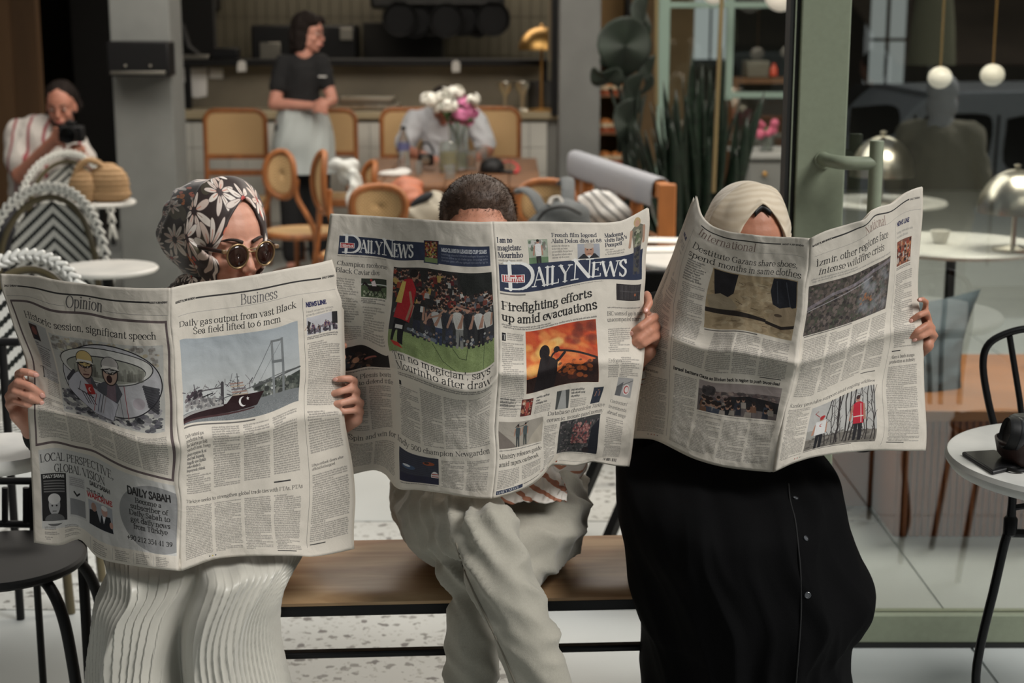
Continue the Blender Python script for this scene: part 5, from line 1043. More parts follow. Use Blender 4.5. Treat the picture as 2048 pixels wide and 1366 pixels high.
mb = MB(); V = np.array([[(x, y, z) for (y, z) in prof] for x in (bxa, bxb)]); n_ = len(prof)
mb.add(V.reshape(-1, 3), [(i, (i + 1) % n_, (i + 1) % n_ + n_, i + n_) for i in range(n_)] + [tuple(range(n_))[::-1], tuple(range(n_, 2 * n_))])
mb.build('seat', benchwood(), t)
for y in (by0 + .022, by1 - .022): MB().box(bxa + .01, bxb - .01, y - .014, y + .014, bz - .049, bz - .022).build('rail', M['black'], t, bevel=.004)
for x in (bxa + .02, -.098, bxb - .02):
    for y in (by0 + .022, by1 - .022): MB().box(x - .014, x + .014, y - .014, y + .014, 0, bz - .049).build('leg', M['black'], t, bevel=.003)
    MB().box(x - .012, x + .012, by0 + .03, by1 - .03, .07, .094).build('cross_bar', M['black'], t, bevel=.003)
for y in (by0 + .022, by1 - .022): MB().box(bxa + .02, bxb - .02, y - .012, y + .012, .308, .322).build('stretcher', M['black'], t, bevel=.004)
t.rotation_euler = (0, 0, .06)

# black stool chair at lower left
sc_ = Zp(-28, 1150, .45); sc_ = np.array([sc_[0], 3.22, .45])
t = thing('metal_chair', 'black bistro chair with a round solid seat at the lower left edge', 'chair', (sc_[0], sc_[1], 0))
R_ = .182
MB().lathe([(0, -.012), (R_ - .006, -.012), (R_, -.006), (R_, .003), (R_ - .006, .008), (R_ * .8, .006), (0, .002)], sc_, 48).build('seat', M['blackpaint'], t)
for ang, nm in ((-35, 'leg'), (-145, 'leg'), (35, 'leg'), (145, 'leg')):
    a = math.radians(ang); d = np.array([math.cos(a), math.sin(a), 0])
    p = sc_ + d * R_ * .62 + np.array([0, 0, -.014]); MB().tube(spline([p, p + d * .045 + np.array([0, 0, -.012]), p + d * .085 + np.array([0, 0, -.07]), p + d * .11 + np.array([0, 0, -.18]), (sc_ + d * (R_ + .075)) * np.array([1, 1, 0]) + np.array([0, 0, .005])], 22), .0125, 12).build('leg', M['blackpaint'], t)
    MB().ell(p + d * .0 + np.array([0, 0, -.002]), (.02, .02, .012)).build('bolt', M['blackpaint'], t)
# its upright back post and rails (behind the seat)
bl = sc_ + np.array([.135, .15, 0]); br = sc_ + np.array([-.2, .15, 0])
for q in (bl, br): MB().tube([q + np.array([0, .0, -.44]), q + np.array([0, 0, -.0]), q + np.array([0, .03, .06])], .0125, 12).build('back_post', M['blackpaint'], t)
MB().tube([bl + np.array([0, 0, -.02]), bl + np.array([-.05, -.03, -.012])], .011, 10).build('brace', M['blackpaint'], t)

# white table at the left edge
def round_table(px, py, z, r, Y, lab, mt, edge=.022, legs='pedestal', cat='table'):
    c1 = W(px, py, Y); c1[2] = z
    t = thing('round_table', lab, cat, (c1[0], Y, 0))
    MB().lathe([(0, -edge), (r - .008, -edge), (r, -edge * .6), (r, -edge * .3), (r - .006, 0), (0, 0)], c1, 56).build('tabletop', mt, t)
    if legs == 'pedestal':
        MB().lathe([(0, 0), (r * .55, 0), (r * .55, .012), (.035, .03), (.02, .05), (.02, z - edge - .02), (.06, z - edge), (0, z - edge)], (c1[0], Y, 0), 24).build('pedestal', M['black'], t)
    return t, c1
tl, c1 = round_table(0, 935, .74, .125, 3.09, 'white marble table cut by the left edge behind the opened newspaper', M['marble'], .03, legs='')
MB().tube([(c1[0] - .07, c1[1] + .02, .71), (c1[0] - .07, c1[1] + .02, 0)], .012, 12).build('leg', M['black'], tl)
# chair back bars beneath left table (dark chair seen at far left)
t = thing('slatted_chair', 'black barred chair back under the white table at the left edge', 'chair', (-1.1, 3.42, 0))
def pz(px, py, Y=3.42): return W(px, py, Y)
MB().tube([pz(-70, 1046), pz(66, 1049)], .0085, 10).build('lower_rail', M['blackpaint'], t)
for px in (-50, 10, 52): MB().tube([pz(px, 975), pz(px, 1047)], .0075, 10).build('slat', M['blackpaint'], t)
MB().tube([pz(-70, 962), pz(66, 962)], .0085, 10).build('upper_rail', M['blackpaint'], t)
for px in (-68, 66): MB().tube([pz(px, 958), pz(px, 1049)], .0085, 10).tube([pz(px, 1049), pz(px, 1049) * np.array([1, 1, 0])], .0085, 10).build('back_leg', M['blackpaint'], t)
# tall black frame at the extreme left
t = thing('tall_chair', 'black upright chair frame at the left edge beside the reading hand', 'chair', (-1.32, 4.0, 0))
P0 = W(4, 685, 4.0)
MB().tube([(P0[0], 4.0, 0), W(4, 690, 4.0)], .011, 10).build('back_post', M['blackpaint'], t)
MB().tube([W(-80, 684, 4.0), W(40, 684, 4.0)], .011, 10).build('top_rail', M['blackpaint'], t)
MB().tube([(W(-80, 684, 4.0)[0], 4.0, 0), W(-80, 684, 4.0)], .011, 10).build('back_post', M['blackpaint'], t)
MB().box(P0[0] - .12, P0[0] + .0, 3.9, 4.3, .42, .45).build('seat', M['blackpaint'], t, bevel=.01)

# right marble table with phone and camera, bistro chair behind it
tz = .74; RT = .30; c1 = np.array([W(1899, 935, 3.02)[0] + RT, 3.02, tz])
t = thing('marble_table', 'round white marble table with thick rounded rim at the right edge', 'table', (c1[0], c1[1], 0))
MB().lathe([(0, -.036), (RT - .03, -.036), (RT - .012, -.031), (RT - .002, -.018), (RT, -.011), (RT - .005, -.002), (RT - .012, 0), (0, 0)], c1, 72).build('tabletop', M['marble'], t)
for px0, px1, lab in ((2024, 1957, 0), (2140, 2210, 0)):
    Yl = 3.0; a = W(px0, 1000, Yl)
    pts = spline([(a[0], Yl, tz - .04), (a[0] - .0, Yl, tz - .13), (a[0] - .01 * (1 if px1 < px0 else -1), Yl, .56), W((px0 + px1) / 2 - 3, 1180, Yl), W(px1 + 4, 1290, Yl), (W(px1 - 6, 1380, Yl)[0], Yl, .25), (W(px1 + 6, 1500, Yl)[0], Yl, .08), (W(px1 - 14, 1600, Yl)[0], Yl, .01)], 26)
    l_ = MB().tube(pts, [.0085] * 3 + [.0095] * 23, 12).build('leg', M['black'], t); MB().lathe([(.009, -.02), (.014, -.016), (.014, .016), (.009, .022)], (a[0], Yl, .60), 16).build('collar', M['black'], l_)
for yy in (2.82, 3.24): MB().tube([(c1[0] - .02, yy, tz - .04), (c1[0] - .02, yy, .01)], .0085, 10).build('leg', M['black'], t)
MB().tube([W(2030, 1015, 3.0), W(2120, 1003, 3.0)], .0065, 8).build('brace', M['black'], t); MB().tube([W(2024, 1066, 3.0), W(2150, 1070, 3.0)], .009, 10).build('stretcher', M['black'], t)
# phone
pa = [Zp(x_, y_, tz) for x_, y_ in ((1923, 911), (1988, 907), (2058, 934), (1985, 951))]
cc = sum(pa) / 4; t = thing('smartphone', 'black smartphone lying on the marble table beside the camera', 'phone', tuple(cc))
def slab(P, z0, z1):
    m = MB(); n_ = len(P); m.add([(p[0], p[1], z0) for p in P] + [(p[0], p[1], z1) for p in P], [tuple(range(n_))[::-1], tuple(range(n_, 2 * n_))] + [(i, (i + 1) % n_, (i + 1) % n_ + n_, i + n_) for i in range(n_)]); return m
slab(pa, tz, tz + .0085).build('case', mat('phone_case', (20, 20, 22), .45), t, bevel=.003)
slab([cc + (p - cc) * .93 for p in pa], tz + .0085, tz + .0092).build('screen', mat('phone_screen', (24, 24, 26), .3, spec=.15), t, smooth=False)
# camera and leather lens cap pouch
k = Zp(2046, 940, tz); k = np.array([k[0] + .03, 2.97, tz])
t = thing('camera', 'black photo camera in a round brown case on the marble table', 'camera', tuple(k))
MB().lathe([(0, 0), (.05, .004), (.066, .022), (.072, .05), (.068, .052), (.06, .025), (.04, .01), (0, .008)], k + np.array([0, 0, 0]), 40).build('leather_case', mat('brown_leather', (58, 40, 36), .5, var=.1, scale=30, bump=.3, bscale=90), t)
MB().obox(k + np.array([.02, .01, .068]), (.12, .07, .06), rotz(.3)).build('body', mat('camera_black', (24, 24, 26), .4), t, bevel=.012)
ln = MB(); Rl = roty(math.radians(-78)) @ np.eye(3); ln.lathe([(0, -.005), (.024, -.005), (.031, 0), (.033, .01), (.033, .05), (.030, .056), (.026, .05), (0, .045)], k + np.array([-.010, -.028, .06]), 36, R=Rl)
ll = ln.build('lens', M['blackpaint'], t); MB().lathe([(.0335, .024), (.035, .026), (.035, .034), (.0335, .036)], k + np.array([-.010, -.028, .06]), 36, R=Rl).build('lens_ring', mat('lens_ring', (60, 60, 62), .3, .6), ll)
MB().tube(spline([W(1990, 952, 2.9) * 1.0, W(2004, 936, 2.92), W(2030, 948, 2.9), W(2048, 940, 2.9)], 14) * np.array([1, 1, 0]) + np.array([0, 0, tz + .006]), .004, 8).build('strap', M['blackpaint'], t)
# bistro chair behind the table
CYc = 3.42
def hoop(name, m, t, pts, r, Y): return MB().tube(spline([W(a_, b_, Y) for a_, b_ in pts], 46), r, 12).build(name, m, t)
t = thing('bistro_chair', 'black bistro chair with a curved hoop back behind the marble table', 'chair', (1.3, 3.3, 0))
hoop('back_hoop', M['black'], t, [(2012, 980), (1997, 888), (1976, 800), (1966, 730), (1976, 690), (2010, 668), (2060, 657), (2120, 664), (2150, 700), (2150, 780), (2130, 880), (2120, 980)], .0085, CYc)
hoop('back_bar', M['black'], t, [(2019, 672), (2030, 740), (2042, 820), (2048, 900), (2048, 980)], .0072, CYc)
hoop('back_bar', M['black'], t, [(2090, 662), (2088, 740), (2080, 820), (2076, 900), (2074, 980)], .0072, CYc)
sz = W(2060, 985, CYc)[2]; sxm = W(2066, 985, CYc)[0]
sz = .46; sxm += .27; MB().lathe([(0, sz - .02), (.19, sz - .02), (.195, sz - .01), (.19, sz), (0, sz - .004)], (sxm, CYc - .1, 0), 40).build('seat', M['blackpaint'], t)
for dx_, dy_ in ((-.14, -.33), (.14, -.33), (-.14, -.05), (.14, -.05)): MB().tube([(sxm + dx_ * .8, CYc + dy_, sz - .02), (sxm + dx_ * 1.2, CYc + dy_ * 1.02, .0)], .0095, 10).build('leg', M['black'], t)

# ---------------------------------------------------------------- woven bistro chairs on the left
def chev_mat():
    m = bpy.data.materials.new('chevron_weave'); m.use_nodes = True; n = m.node_tree.nodes; l = m.node_tree.links; b = n['Principled BSDF']
    u = n.new('ShaderNodeUVMap'); s_ = n.new('ShaderNodeSeparateXYZ'); l.new(u.outputs[0], s_.inputs[0])
    def mth(op, a, b_=None):
        q = n.new('ShaderNodeMath'); q.operation = op
        for i, v in enumerate((a, b_)):
            if v is None: continue
            if isinstance(v, (int, float)): q.inputs[i].default_value = v
            else: l.new(v, q.inputs[i])
        return q.outputs[0]
    ax = mth('ABSOLUTE', mth('SUBTRACT', s_.outputs[0], .5)); k_ = mth('ADD', mth('MULTIPLY', s_.outputs[1], 1.0), mth('MULTIPLY', ax, .9))
    jag = mth('MULTIPLY', mth('PINGPONG', mth('MULTIPLY', s_.outputs[0], 1), .012), 1.0)
    fr = mth('FRACT', mth('MULTIPLY', mth('ADD', k_, jag), 10.5)); st = mth('GREATER_THAN', fr, .42)
    mx = n.new('ShaderNodeMix'); mx.data_type = 'RGBA'; mx.inputs[6].default_value = (*S((22, 26, 24)), 1); mx.inputs[7].default_value = (*S((216, 216, 210)), 1); l.new(st, mx.inputs[0]); l.new(mx.outputs[2], b.inputs['Base Color'])
    b.inputs['Roughness'].default_value = .5; bp = n.new('ShaderNodeBump'); bp.inputs['Strength'].default_value = .5; bp.inputs['Distance'].default_value = .003
    w = n.new('ShaderNodeTexChecker'); w.inputs['Scale'].default_value = 90; l.new(u.outputs[0], w.inputs[0]); l.new(w.outputs[1], bp.inputs['Height']); l.new(bp.outputs[0], b.inputs['Normal'])
    return m
M['chev'] = chev_mat(); M['rim'] = mat('olive_rim', (84, 76, 54), .4); M['strandw'] = mat('white_strand', (214, 214, 208), .5); M['strandb'] = mat('black_strand', (26, 28, 28), .5)
def woven_chair(px, pyt, halfw, pyb, Y, lab, panel=(0.72, 0.86)):
    cx = W(px, pyb, Y)[0]; zt = W(px, pyt, Y)[2]; s_ = FPX / Y; hw = halfw / s_; t = thing('woven_chair', lab, 'chair', (cx, Y, 0), 'woven bistro chairs on the left')
    zs_ = .46
    # outer braided hoop: alternating strands
    n_ = 58; ang = np.linspace(0, 1, n_)
    def hoopp(a, w=hw, zt_=zt, z0=zs_ + .02):       # a 0..1 left-bottom over the top to right-bottom
        H = zt_ - z0; th = math.pi * a; return np.array([cx - w * math.cos(th) * (1.0 if 0 else 1), Y - .02 + .10 * abs(math.cos(th)) ** 2 * -1, z0 + H * math.sin(th) ** .62])
    core = [hoopp(a) for a in ang]
    MB().tube(core, .0145, 10).build('hoop', M['strandb'], t)
    w_ = MB()
    for k_ in range(32):
        a0 = (k_ + .1) / 32; a1 = (k_ + .75) / 32; p = hoopp(a0); q = hoopp(a1); d = q - p; nrm = np.cross(d, [0, 1, 0]); nrm = nrm / (np.linalg.norm(nrm) + 1e-9)
        for sg in (1, -1):
            A = p + nrm * .002 * sg + np.array([0, -.012, 0]); B = q + nrm * .015 * sg + np.array([0, -.008, 0]); w_.cap(A, .010, B + d * .15, .007, 8)
    w_.build('braid', M['strandw'], t)
    MB().tube([hoopp(a, hw - .045, zt - .042) for a in ang], .012, 10).build('inner_rim', M['rim'], t)
    # woven panel
    pw = hw - .055; H = zt - .06 - zs_; NX, NZ = 28, 24; V = np.zeros((NZ, NX, 3))
    for i in range(NZ):
        v = i / (NZ - 1); zc = zs_ + .06 + (H - .06) * v; wz = pw * math.cos(math.asin(min(1, ((zc - zs_) / H) ** (1 / .62) if zc > zs_ else 0)))
        for j in range(NX):
            u_ = j / (NX - 1) * 2 - 1; V[i, j] = (cx + wz * u_, Y + .0 - .07 * (abs(u_) * wz / hw) ** 2, zc)
    g2 = MB(); g2.grid(V); me = g2.mesh('back_panel'); uvl = me.uv_layers.new(name='UVMap')
    for lp in me.loops:
        co = me.vertices[lp.vertex_index].co; uvl.data[lp.index].uv = ((co.x - cx) / (2 * hw) + .5, (co.z - zs_) / (zt - zs_))
    link('back_panel', me, M['chev'], t, 'all', solid=.008)
    me2 = MB().lathe([(0, -.02), (hw * .82, -.02), (hw * .86, 0), (0, .0)], (cx, Y + .0 - .0, zs_), 36, sy=.85).mesh('seat'); uvl = me2.uv_layers.new(name='UVMap')
    for lp in me2.loops:
        co = me2.vertices[lp.vertex_index].co; uvl.data[lp.index].uv = ((co.x - cx) / (2 * hw) + .5, (co.y - Y) / .4)
    for v_ in me2.vertices: v_.co.y -= hw * .75
    link('seat', me2, M['chev'], t, True)
    for dx_, dy_ in ((-.8, -.1), (.8, -.1), (-.7, -.34), (.7, -.34)): MB().tube([(cx + hw * dx_ * .85, Y + dy_, zs_), (cx + hw * dx_, Y + dy_ * 1.05, 0)], .013, 10).build('leg', M['rim'], t)
    return t
woven_chair(150, 306, 92, 520, 8.0, 'farthest black and white woven chair in front of the photographer')
woven_chair(118, 372, 122, 620, 6.1, 'middle black and white woven chair with the tall chevron back')
woven_chair(78, 508, 160, 760, 4.4, 'nearest black and white woven chair just above the left newspaper')
# left tables
round_table(214, 527, .74, .18, 5.5, 'round white marble table left of the floral headscarf', M['marble'], .018)
round_table(203, 390, .74, .165, 7.6, 'small white table under the straw bag', M['marble'], .02)
# straw bag
k = W(205, 384, 7.55); k[2] = .74; t = thing('straw_bag', 'tan straw bag with a looped handle on the small white table', 'bag', tuple(k))
M['straw'] = weave('straw_weave', (186, 152, 112), (146, 114, 78), 200)
me = remesh(MB().ell(k + np.array([.03, 0, .085]), (.105, .06, .105)).ell(k + np.array([.03, 0, .04]), (.112, .062, .05)), .008, 4, lambda c_, n_: c_ + n_ * (np.sin(c_[:, 2:3] * 260) * .003)); link('body', me, M['straw'], t, 'all')
me = remesh(MB().ell(k + np.array([-.085, -.02, .07]), (.075, .05, .09)), .008, 3, lambda c_, n_: c_ + n_ * (np.sin(c_[:, 2:3] * 260) * .003)); link('flap', me, M['straw'], t, 'all')
MB().tube(spline([k + np.array([-.13, -.03, .1]), k + np.array([-.10, -.03, .17]), k + np.array([-.05, -.03, .205]), k + np.array([0, -.02, .185]), k + np.array([.03, -.02, .14])], 20), .016, 10).build('handle', M['straw'], t)

# ---------------------------------------------------------------- dining area: bentwood cane chairs
def cane_counter_chair(px0, px1, pyt, pyb, Y, lab):
    t = thing('cane_chair', lab, 'chair', (W((px0 + px1) / 2, 300, Y)[0], Y, 0), 'cane back chairs along the counter')
    x0, x1 = W(px0, 300, Y)[0], W(px1, 300, Y)[0]; zt = W(px0, pyt, Y)[2]; zb = W(px0, pyb, Y)[2]; r = .07
    pts = [(x0, Y, zb - .25)] + [(x0, Y, zb + .1), (x0, Y, zt - r)] + [(x0 + r - r * math.cos(a), Y, zt - r + r * math.sin(a)) for a in np.linspace(.2, math.pi / 2, 5)] + [(x1 - r + r * math.sin(a), Y, zt - r + r * math.cos(a)) for a in np.linspace(0, math.pi / 2 - .2, 5)] + [(x1, Y, zt - r), (x1, Y, zb + .1), (x1, Y, zb - .25)]
    MB().tube(pts, .016, 10).build('back_frame', M['rattan'], t)
    MB().box(x0 + .005, x1 - .005, Y - .006, Y + .006, zb, zt - .012).build('cane_panel', M['cane'], t, smooth=False)
    MB().box(x0, x1, Y - .012, Y + .012, zb - .02, zb + .012).build('lower_rail', M['rattan'], t, bevel=.005)
    sz = .47; MB().box(x0 - .01, x1 + .01, Y - .44, Y + .01, sz - .03, sz).build('seat', M['cane'], t, bevel=.012)
    MB().box(x0 - .01, x1 + .01, Y - .455, Y - .43, sz - .05, sz + .003).build('seat_frame', M['rattan'], t, bevel=.008)
    MB().box(x0, x1, Y - .012, Y + .012, zb - .13, zb - .09).build('cross_rail', M['rattan'], t, bevel=.005)
    for xx in (x0, x1):
        MB().tube([(xx, Y, zb - .2), (xx, Y + .02, 0)], .016, 10).build('leg', M['rattan'], t); MB().tube([(xx, Y - .43, sz - .02), (xx, Y - .45, 0)], .016, 10).build('leg', M['rattan'], t)
cane_counter_chair(412, 532, 221, 312, 10.3, 'cane back chair left of the standing waitress at the counter')
cane_counter_chair(600, 712, 221, 306, 10.5, 'cane back chair partly hidden by the standing waitress')
cane_counter_chair(764, 880, 219, 312, 10.45, 'cane back chair behind the left shoulder of the bowed guest')
cane_counter_chair(925, 1038, 217, 316, 10.4, 'cane back chair behind the right shoulder of the bowed guest')

def bent_chair(px, py, w, h, Y, yaw, lab, seat=True, square=False):       # round-back cane chair, back centre given
    c1 = W(px, py, Y); s_ = FPX / Y; a = w / 2 / s_; b = h / 2 / s_; R = rotz(yaw)
    t = thing('bentwood_chair', lab, 'chair', (c1[0], Y, 0), 'bentwood chairs round the wooden table')
    def L(x, y, z): return c1 * np.array([1, 1, 0]) + R @ np.array([x, y, 0]) + np.array([0, 0, z])
    e = 2.6 if square else 2.2
    def se(th, k=1.0):
        co, si = math.cos(th), math.sin(th); return (k * a * math.copysign(abs(co) ** (2 / e), co), k * b * math.copysign(abs(si) ** (2 / e), si))
    ring = [L(se(th)[0], .03 * (se(th)[0] / a) ** 2, c1[2] + se(th)[1]) for th in np.linspace(0, 2 * math.pi, 33)[:-1]]
    MB().tube(ring, .0165, 10, closed=True).build('back_frame', M['rattan'], t)
    V = np.array([[L(se(th, k)[0], .03 * (se(th, k)[0] / a) ** 2, c1[2] + se(th, k)[1]) for th in np.linspace(0, 2 * math.pi, 33)[:-1]] for k in (1, .7, .4, .02)])
    MB().grid(V, closed_u=True).build('cane_panel', M['cane'], t, solid=.008)
    for sg in (-1, 1):
        MB().tube(spline([L(sg * a * .95, 0, c1[2] - b * .2), L(sg * a * .96, .0, c1[2] - b), L(sg * .19, -.02, .44), L(sg * .2, .04, 0)], 16), .015, 10).build('leg', M['rattan'], t)
        MB().tube([L(sg * .17, -.38, .44), L(sg * .19, -.42, 0)], .015, 10).build('leg', M['rattan'], t)
    m = MB(); m.lathe([(0, .43), (.205, .43), (.215, .445), (.205, .46), (0, .458)], (0, 0, 0), 32)
    m.v = [ (v @ R.T) + (L(0, -.2, 0)) for v in m.v]; m.build('seat', M['cane'], t)
    m = MB(); m.lathe([(.205, .425), (.222, .43), (.226, .448), (.212, .462), (.2, .455)], (0, 0, 0), 32); m.v = [(v @ R.T) + (L(0, -.2, 0)) for v in m.v]; m.build('seat_ring', M['rattan'], t)
    MB().tube([L(.17 * math.cos(q), -.2 + .17 * math.sin(q), .22) for q in np.linspace(0, 2 * math.pi, 21)[:-1]], .009, 8, closed=True).build('foot_ring', M['rattan'], t)
bent_chair(565, 349, 70, 92, 8.45, math.radians(-25) + math.pi, 'round cane back chair turned sideways in front of the waitress')
bent_chair(648, 365, 60, 120, 7.65, math.radians(-62) + math.pi, 'tall bentwood chair seen edge on left of the draped white cloth')
bent_chair(757, 412, 108, 78, 6.9, math.pi + math.radians(6), 'low cane back chair just behind the middle newspaper', square=True)
bent_chair(748, 355, 50, 60, 8.4, math.radians(-60) + math.pi, 'small bentwood chair beside the orange leather bag')
bent_chair(1093, 408, 116, 92, 6.9, math.pi - math.radians(8), 'bentwood chair carrying the grey backpack', square=True)

# wooden table
fl_, fr_ = Zp(706, 372, .75), Zp(1112, 372, .75); bl_, br_ = Zp(752, 300, .75), Zp(1036, 300, .75)
t = thing('dining_table', 'long brown wooden table with flowers, bottle and glasses', 'table', (float((fl_ + fr_)[0] / 2), 9.0, 0))
x0, x1 = -.88, .26 ; x0 = (fl_[0] + bl_[0]) / 2; x1 = (fr_[0] + br_[0]) / 2 + .02; TY0, TY1 = fl_[1], 9.92
for k in range(6): xa = x0 + (x1 - x0) * k / 6; MB().box(xa + .002, xa + (x1 - x0) / 6 - .002, TY0, TY1, .715, .75 - .0006 * (k % 2)).build('board', M['darkwood'], t, bevel=.004)
MB().box(x0 + .05, x1 - .05, TY0 + .05, TY1 - .05, .64, .715).build('apron', M['darkwood'], t)
for xx in (x0 + .05, x1 - .11):
    for yy in (TY0 + .05, TY1 - .11): MB().box(xx, xx + .06, yy, yy + .06, 0, .66).build('leg', M['darkwood'], t, bevel=.006)
tz2 = .75
def onT(px, py): return Zp(px, py, tz2)
# flower vase
k = onT(918, 338); t = thing('flower_vase', 'glass vase of white and pink peonies on the wooden table', 'vase', tuple(k))
MB().lathe([(0, 0), (.055, 0), (.06, .02), (.058, .2), (.062, .26), (.058, .26), (.054, .2), (.055, .02), (0, .012)], k, 30).build('vase', M['glassy'], t)
MB().lathe([(0, .014), (.052, .014), (.052, .10), (0, .10)], k, 24).build('water', mat('pale_water', (170, 168, 120), .1), t)
for i in range(12): a_ = rng.uniform(0, 6.28); MB().tube([k + np.array([.03 * math.cos(a_), .03 * math.sin(a_), .02]), k + np.array([-.03 * math.cos(a_), -.03 * math.sin(a_), .22]), k + np.array([-.09 * math.cos(a_), -.06 * math.sin(a_), .33])], .004, 6).build('stem', M['stemg'], t)
fw = mat('white_petal', (226, 224, 214), .7); fp = mat('pink_petal_bright', (204, 120, 160), .7)
def peony(px, py, Y, r, m):
    c0 = W(px, py, Y); f = MB()
    for i in range(38):
        th = rng.uniform(0, 2 * math.pi); ph = math.acos(rng.uniform(-.5, 1)); d = np.array([math.sin(ph) * math.cos(th), math.sin(ph) * math.sin(th), math.cos(ph)])
        rr = r * rng.uniform(.35, .95); u_ = np.cross(d, [.3, .5, .8]); u_ /= np.linalg.norm(u_); v_ = np.cross(d, u_)
        f.ell(c0 + d * rr, (r * .42, r * .34, r * .10), R=np.array([u_, v_, (d * .6 + u_ * .5) / np.linalg.norm(d * .6 + u_ * .5)]).T, seg=8, rings=5)
    return f.build('peony', m, t)
for px, py, r, m in ((858, 202, .055, fw), (888, 196, .06, fw), (912, 188, .055, fw), (900, 214, .05, fw), (945, 200, .045, fw), (878, 216, .04, fw), (930, 208, .05, fp), (922, 232, .05, fp), (940, 226, .05, fp), (912, 238, .04, fp), (934, 244, .045, fp)): peony(px, py, 8.9 + rng.uniform(-.05, .05), r, m)
for i in range(6):
    c0 = W(895 + i * 8, 215 + (i % 3) * 12, 8.92); MB().ell(c0, (.05, .03, .02), R=rotz(i), seg=8, rings=5).build('leaf', M['stemg'], t)
# jars, bottles
k = onT(898, 345); t = thing('lemon_jug', 'squat glass jug of yellow lemon water left of the vase', 'jug', tuple(k))
MB().lathe([(0, 0), (.05, 0), (.058, .03), (.058, .14), (.045, .18), (.042, .18), (.054, .14), (.054, .03), (0, .01)], k, 28).build('glass_body', M['glassy'], t); MB().lathe([(0, .012), (.052, .02), (.052, .12), (0, .12)], k, 24).build('lemon_water', mat('yellow_drink', (170, 150, 50), .2), t)
k = onT(940, 338); t = thing('amber_glass', 'clear glass of amber drink right of the vase', 'glass', tuple(k))
MB().lathe([(0, 0), (.036, 0), (.04, .11), (.037, .11), (.034, .01), (0, .01)], k, 24).build('tumbler', M['glassy'], t); MB().lathe([(0, .012), (.033, .012), (.035, .08), (0, .08)], k, 20).build('drink', mat('amber_drink', (186, 116, 36), .2), t)
k = onT(808, 342); t = thing('water_bottle', 'clear plastic water bottle with a blue label on the wooden table', 'bottle', tuple(k))
MB().lathe([(0, 0), (.034, 0), (.036, .02), (.032, .09), (.036, .12), (.036, .17), (.014, .225), (.013, .24), (0, .24)], k, 26).build('bottle_body', M['glassy'], t); MB().lathe([(.0365, .12), (.0368, .165)], k, 26).build('label_band', mat('blue_label', (90, 92, 130), .5), t); MB().lathe([(0, .24), (.015, .24), (.015, .258), (0, .258)], k, 18).build('cap', M['blackpaint'], t)
k = onT(770, 352); t = thing('folded_napkin', 'crumpled white napkin left of the water bottle', 'napkin', tuple(k))
link('cloth', remesh(MB().ell(k + np.array([.05, 0, .012]), (.09, .06, .022)).ell(k + np.array([.1, .02, .02]), (.05, .04, .025)), .008, 3), mat('white_cloth', (206, 204, 200), .8, bump=.4, scale=30), t, 'all')
k = onT(852, 338); t = thing('small_camera', 'black compact camera standing between bottle and lemon jug', 'camera', tuple(k))
MB().obox(k + np.array([0, 0, .055]), (.09, .05, .07), rotz(.3)).build('body', M['blackpaint'], t, bevel=.01); MB().lathe([(0, 0), (.025, 0), (.027, .03), (0, .035)], k + np.array([0, -.02, .055]), 20, R=rotx(math.pi / 2)).build('lens', M['nickel'], t); MB().tube(spline([k + np.array([-.04, 0, .08]), k + np.array([-.03, 0, .14]), k + np.array([.02, 0, .15]), k + np.array([.05, 0, .09])], 12), .006, 8).build('strap', M['blackpaint'], t)
for px, py, r, lab in ((838, 350, .018, 'low round tealight glass in front of the compact camera'), (900, 358, .03, 'empty tumbler in front of the lemon jug'), (965, 318, .032, 'tall wine glass behind the amber drink')):
    k = onT(px, py); tag(MB().lathe([(0, 0), (r, 0), (r * 1.1, .08), (r, .08), (r * .9, .01), (0, .01)], k, 20).build('drinking_glass', M['glassy']), lab, 'glass')
k = onT(985, 345); t = thing('baseball_cap', 'black baseball cap with a red strap lying on the wooden table', 'cap', tuple(k))
link('crown', remesh(MB().ell(k + np.array([0, 0, .02]), (.075, .075, .07)), .007, 2), M['blackpaint'], t, 'all'); MB().ell(k + np.array([.08, -.05, .012]), (.07, .05, .008), R=rotz(-.5)).build('peak', M['blackpaint'], t)
MB().tube(spline([k + np.array([.03, .05, .05]), k + np.array([.11, .03, .06]), k + np.array([.15, -.02, .03]), k + np.array([.13, -.1, .008])], 14), .012, 8, flat=.4).build('red_strap', mat('red_strap', (170, 50, 52), .6), t)

# draped cloths, bags
def cloth_blob(name, lab, cat, pts, m, vox=.012, amp=.012, sc_n=4.5, sm=8):
    mb = MB()
    for px, py, Y, rx, ry, rz in pts: mb.ell(W(px, py, Y), (rx, ry, rz))
    k0 = W(*pts[0][:3]); t = thing(name, lab, cat, (k0[0], k0[1], max(0, k0[2] - .1)))
    def dsp(c_, n_):
        a = np.array([nz3(p[0] * sc_n, p[1] * sc_n, p[2] * sc_n * .5) + 1.0 * (.4 - abs(nz3(p[0] * sc_n * 2.6 + p[2] * 9, p[1] * sc_n * 2.3, p[2] * sc_n * .8)) * 2) for p in c_])
        return c_ + n_ * (a[:, None] * amp)
    link('body', remesh(mb, vox, sm, dsp), m, t, 'all'); return t
cloth_blob('draped_jacket', 'white jacket draped over the bentwood chair beside the waitress', 'jacket', [(686, 330, 8.3, .085, .05, .035), (697, 350, 8.3, .065, .035, .07), (712, 375, 8.25, .04, .035, .10), (704, 400, 8.2, .05, .035, .1), (720, 410, 8.2, .03, .03, .1)], mat('white_jacket', (196, 198, 194), .85), .012, .02)
t = cloth_blob('leather_bag', 'orange brown leather bag hanging behind the middle newspaper', 'bag', [(815, 372, 7.4, .085, .05, .05), (820, 390, 7.35, .07, .05, .05), (828, 405, 7.3, .045, .04, .04), (790, 384, 7.4, .05, .04, .04)], mat('tan_leather', (166, 96, 66), .5), .01, .008)
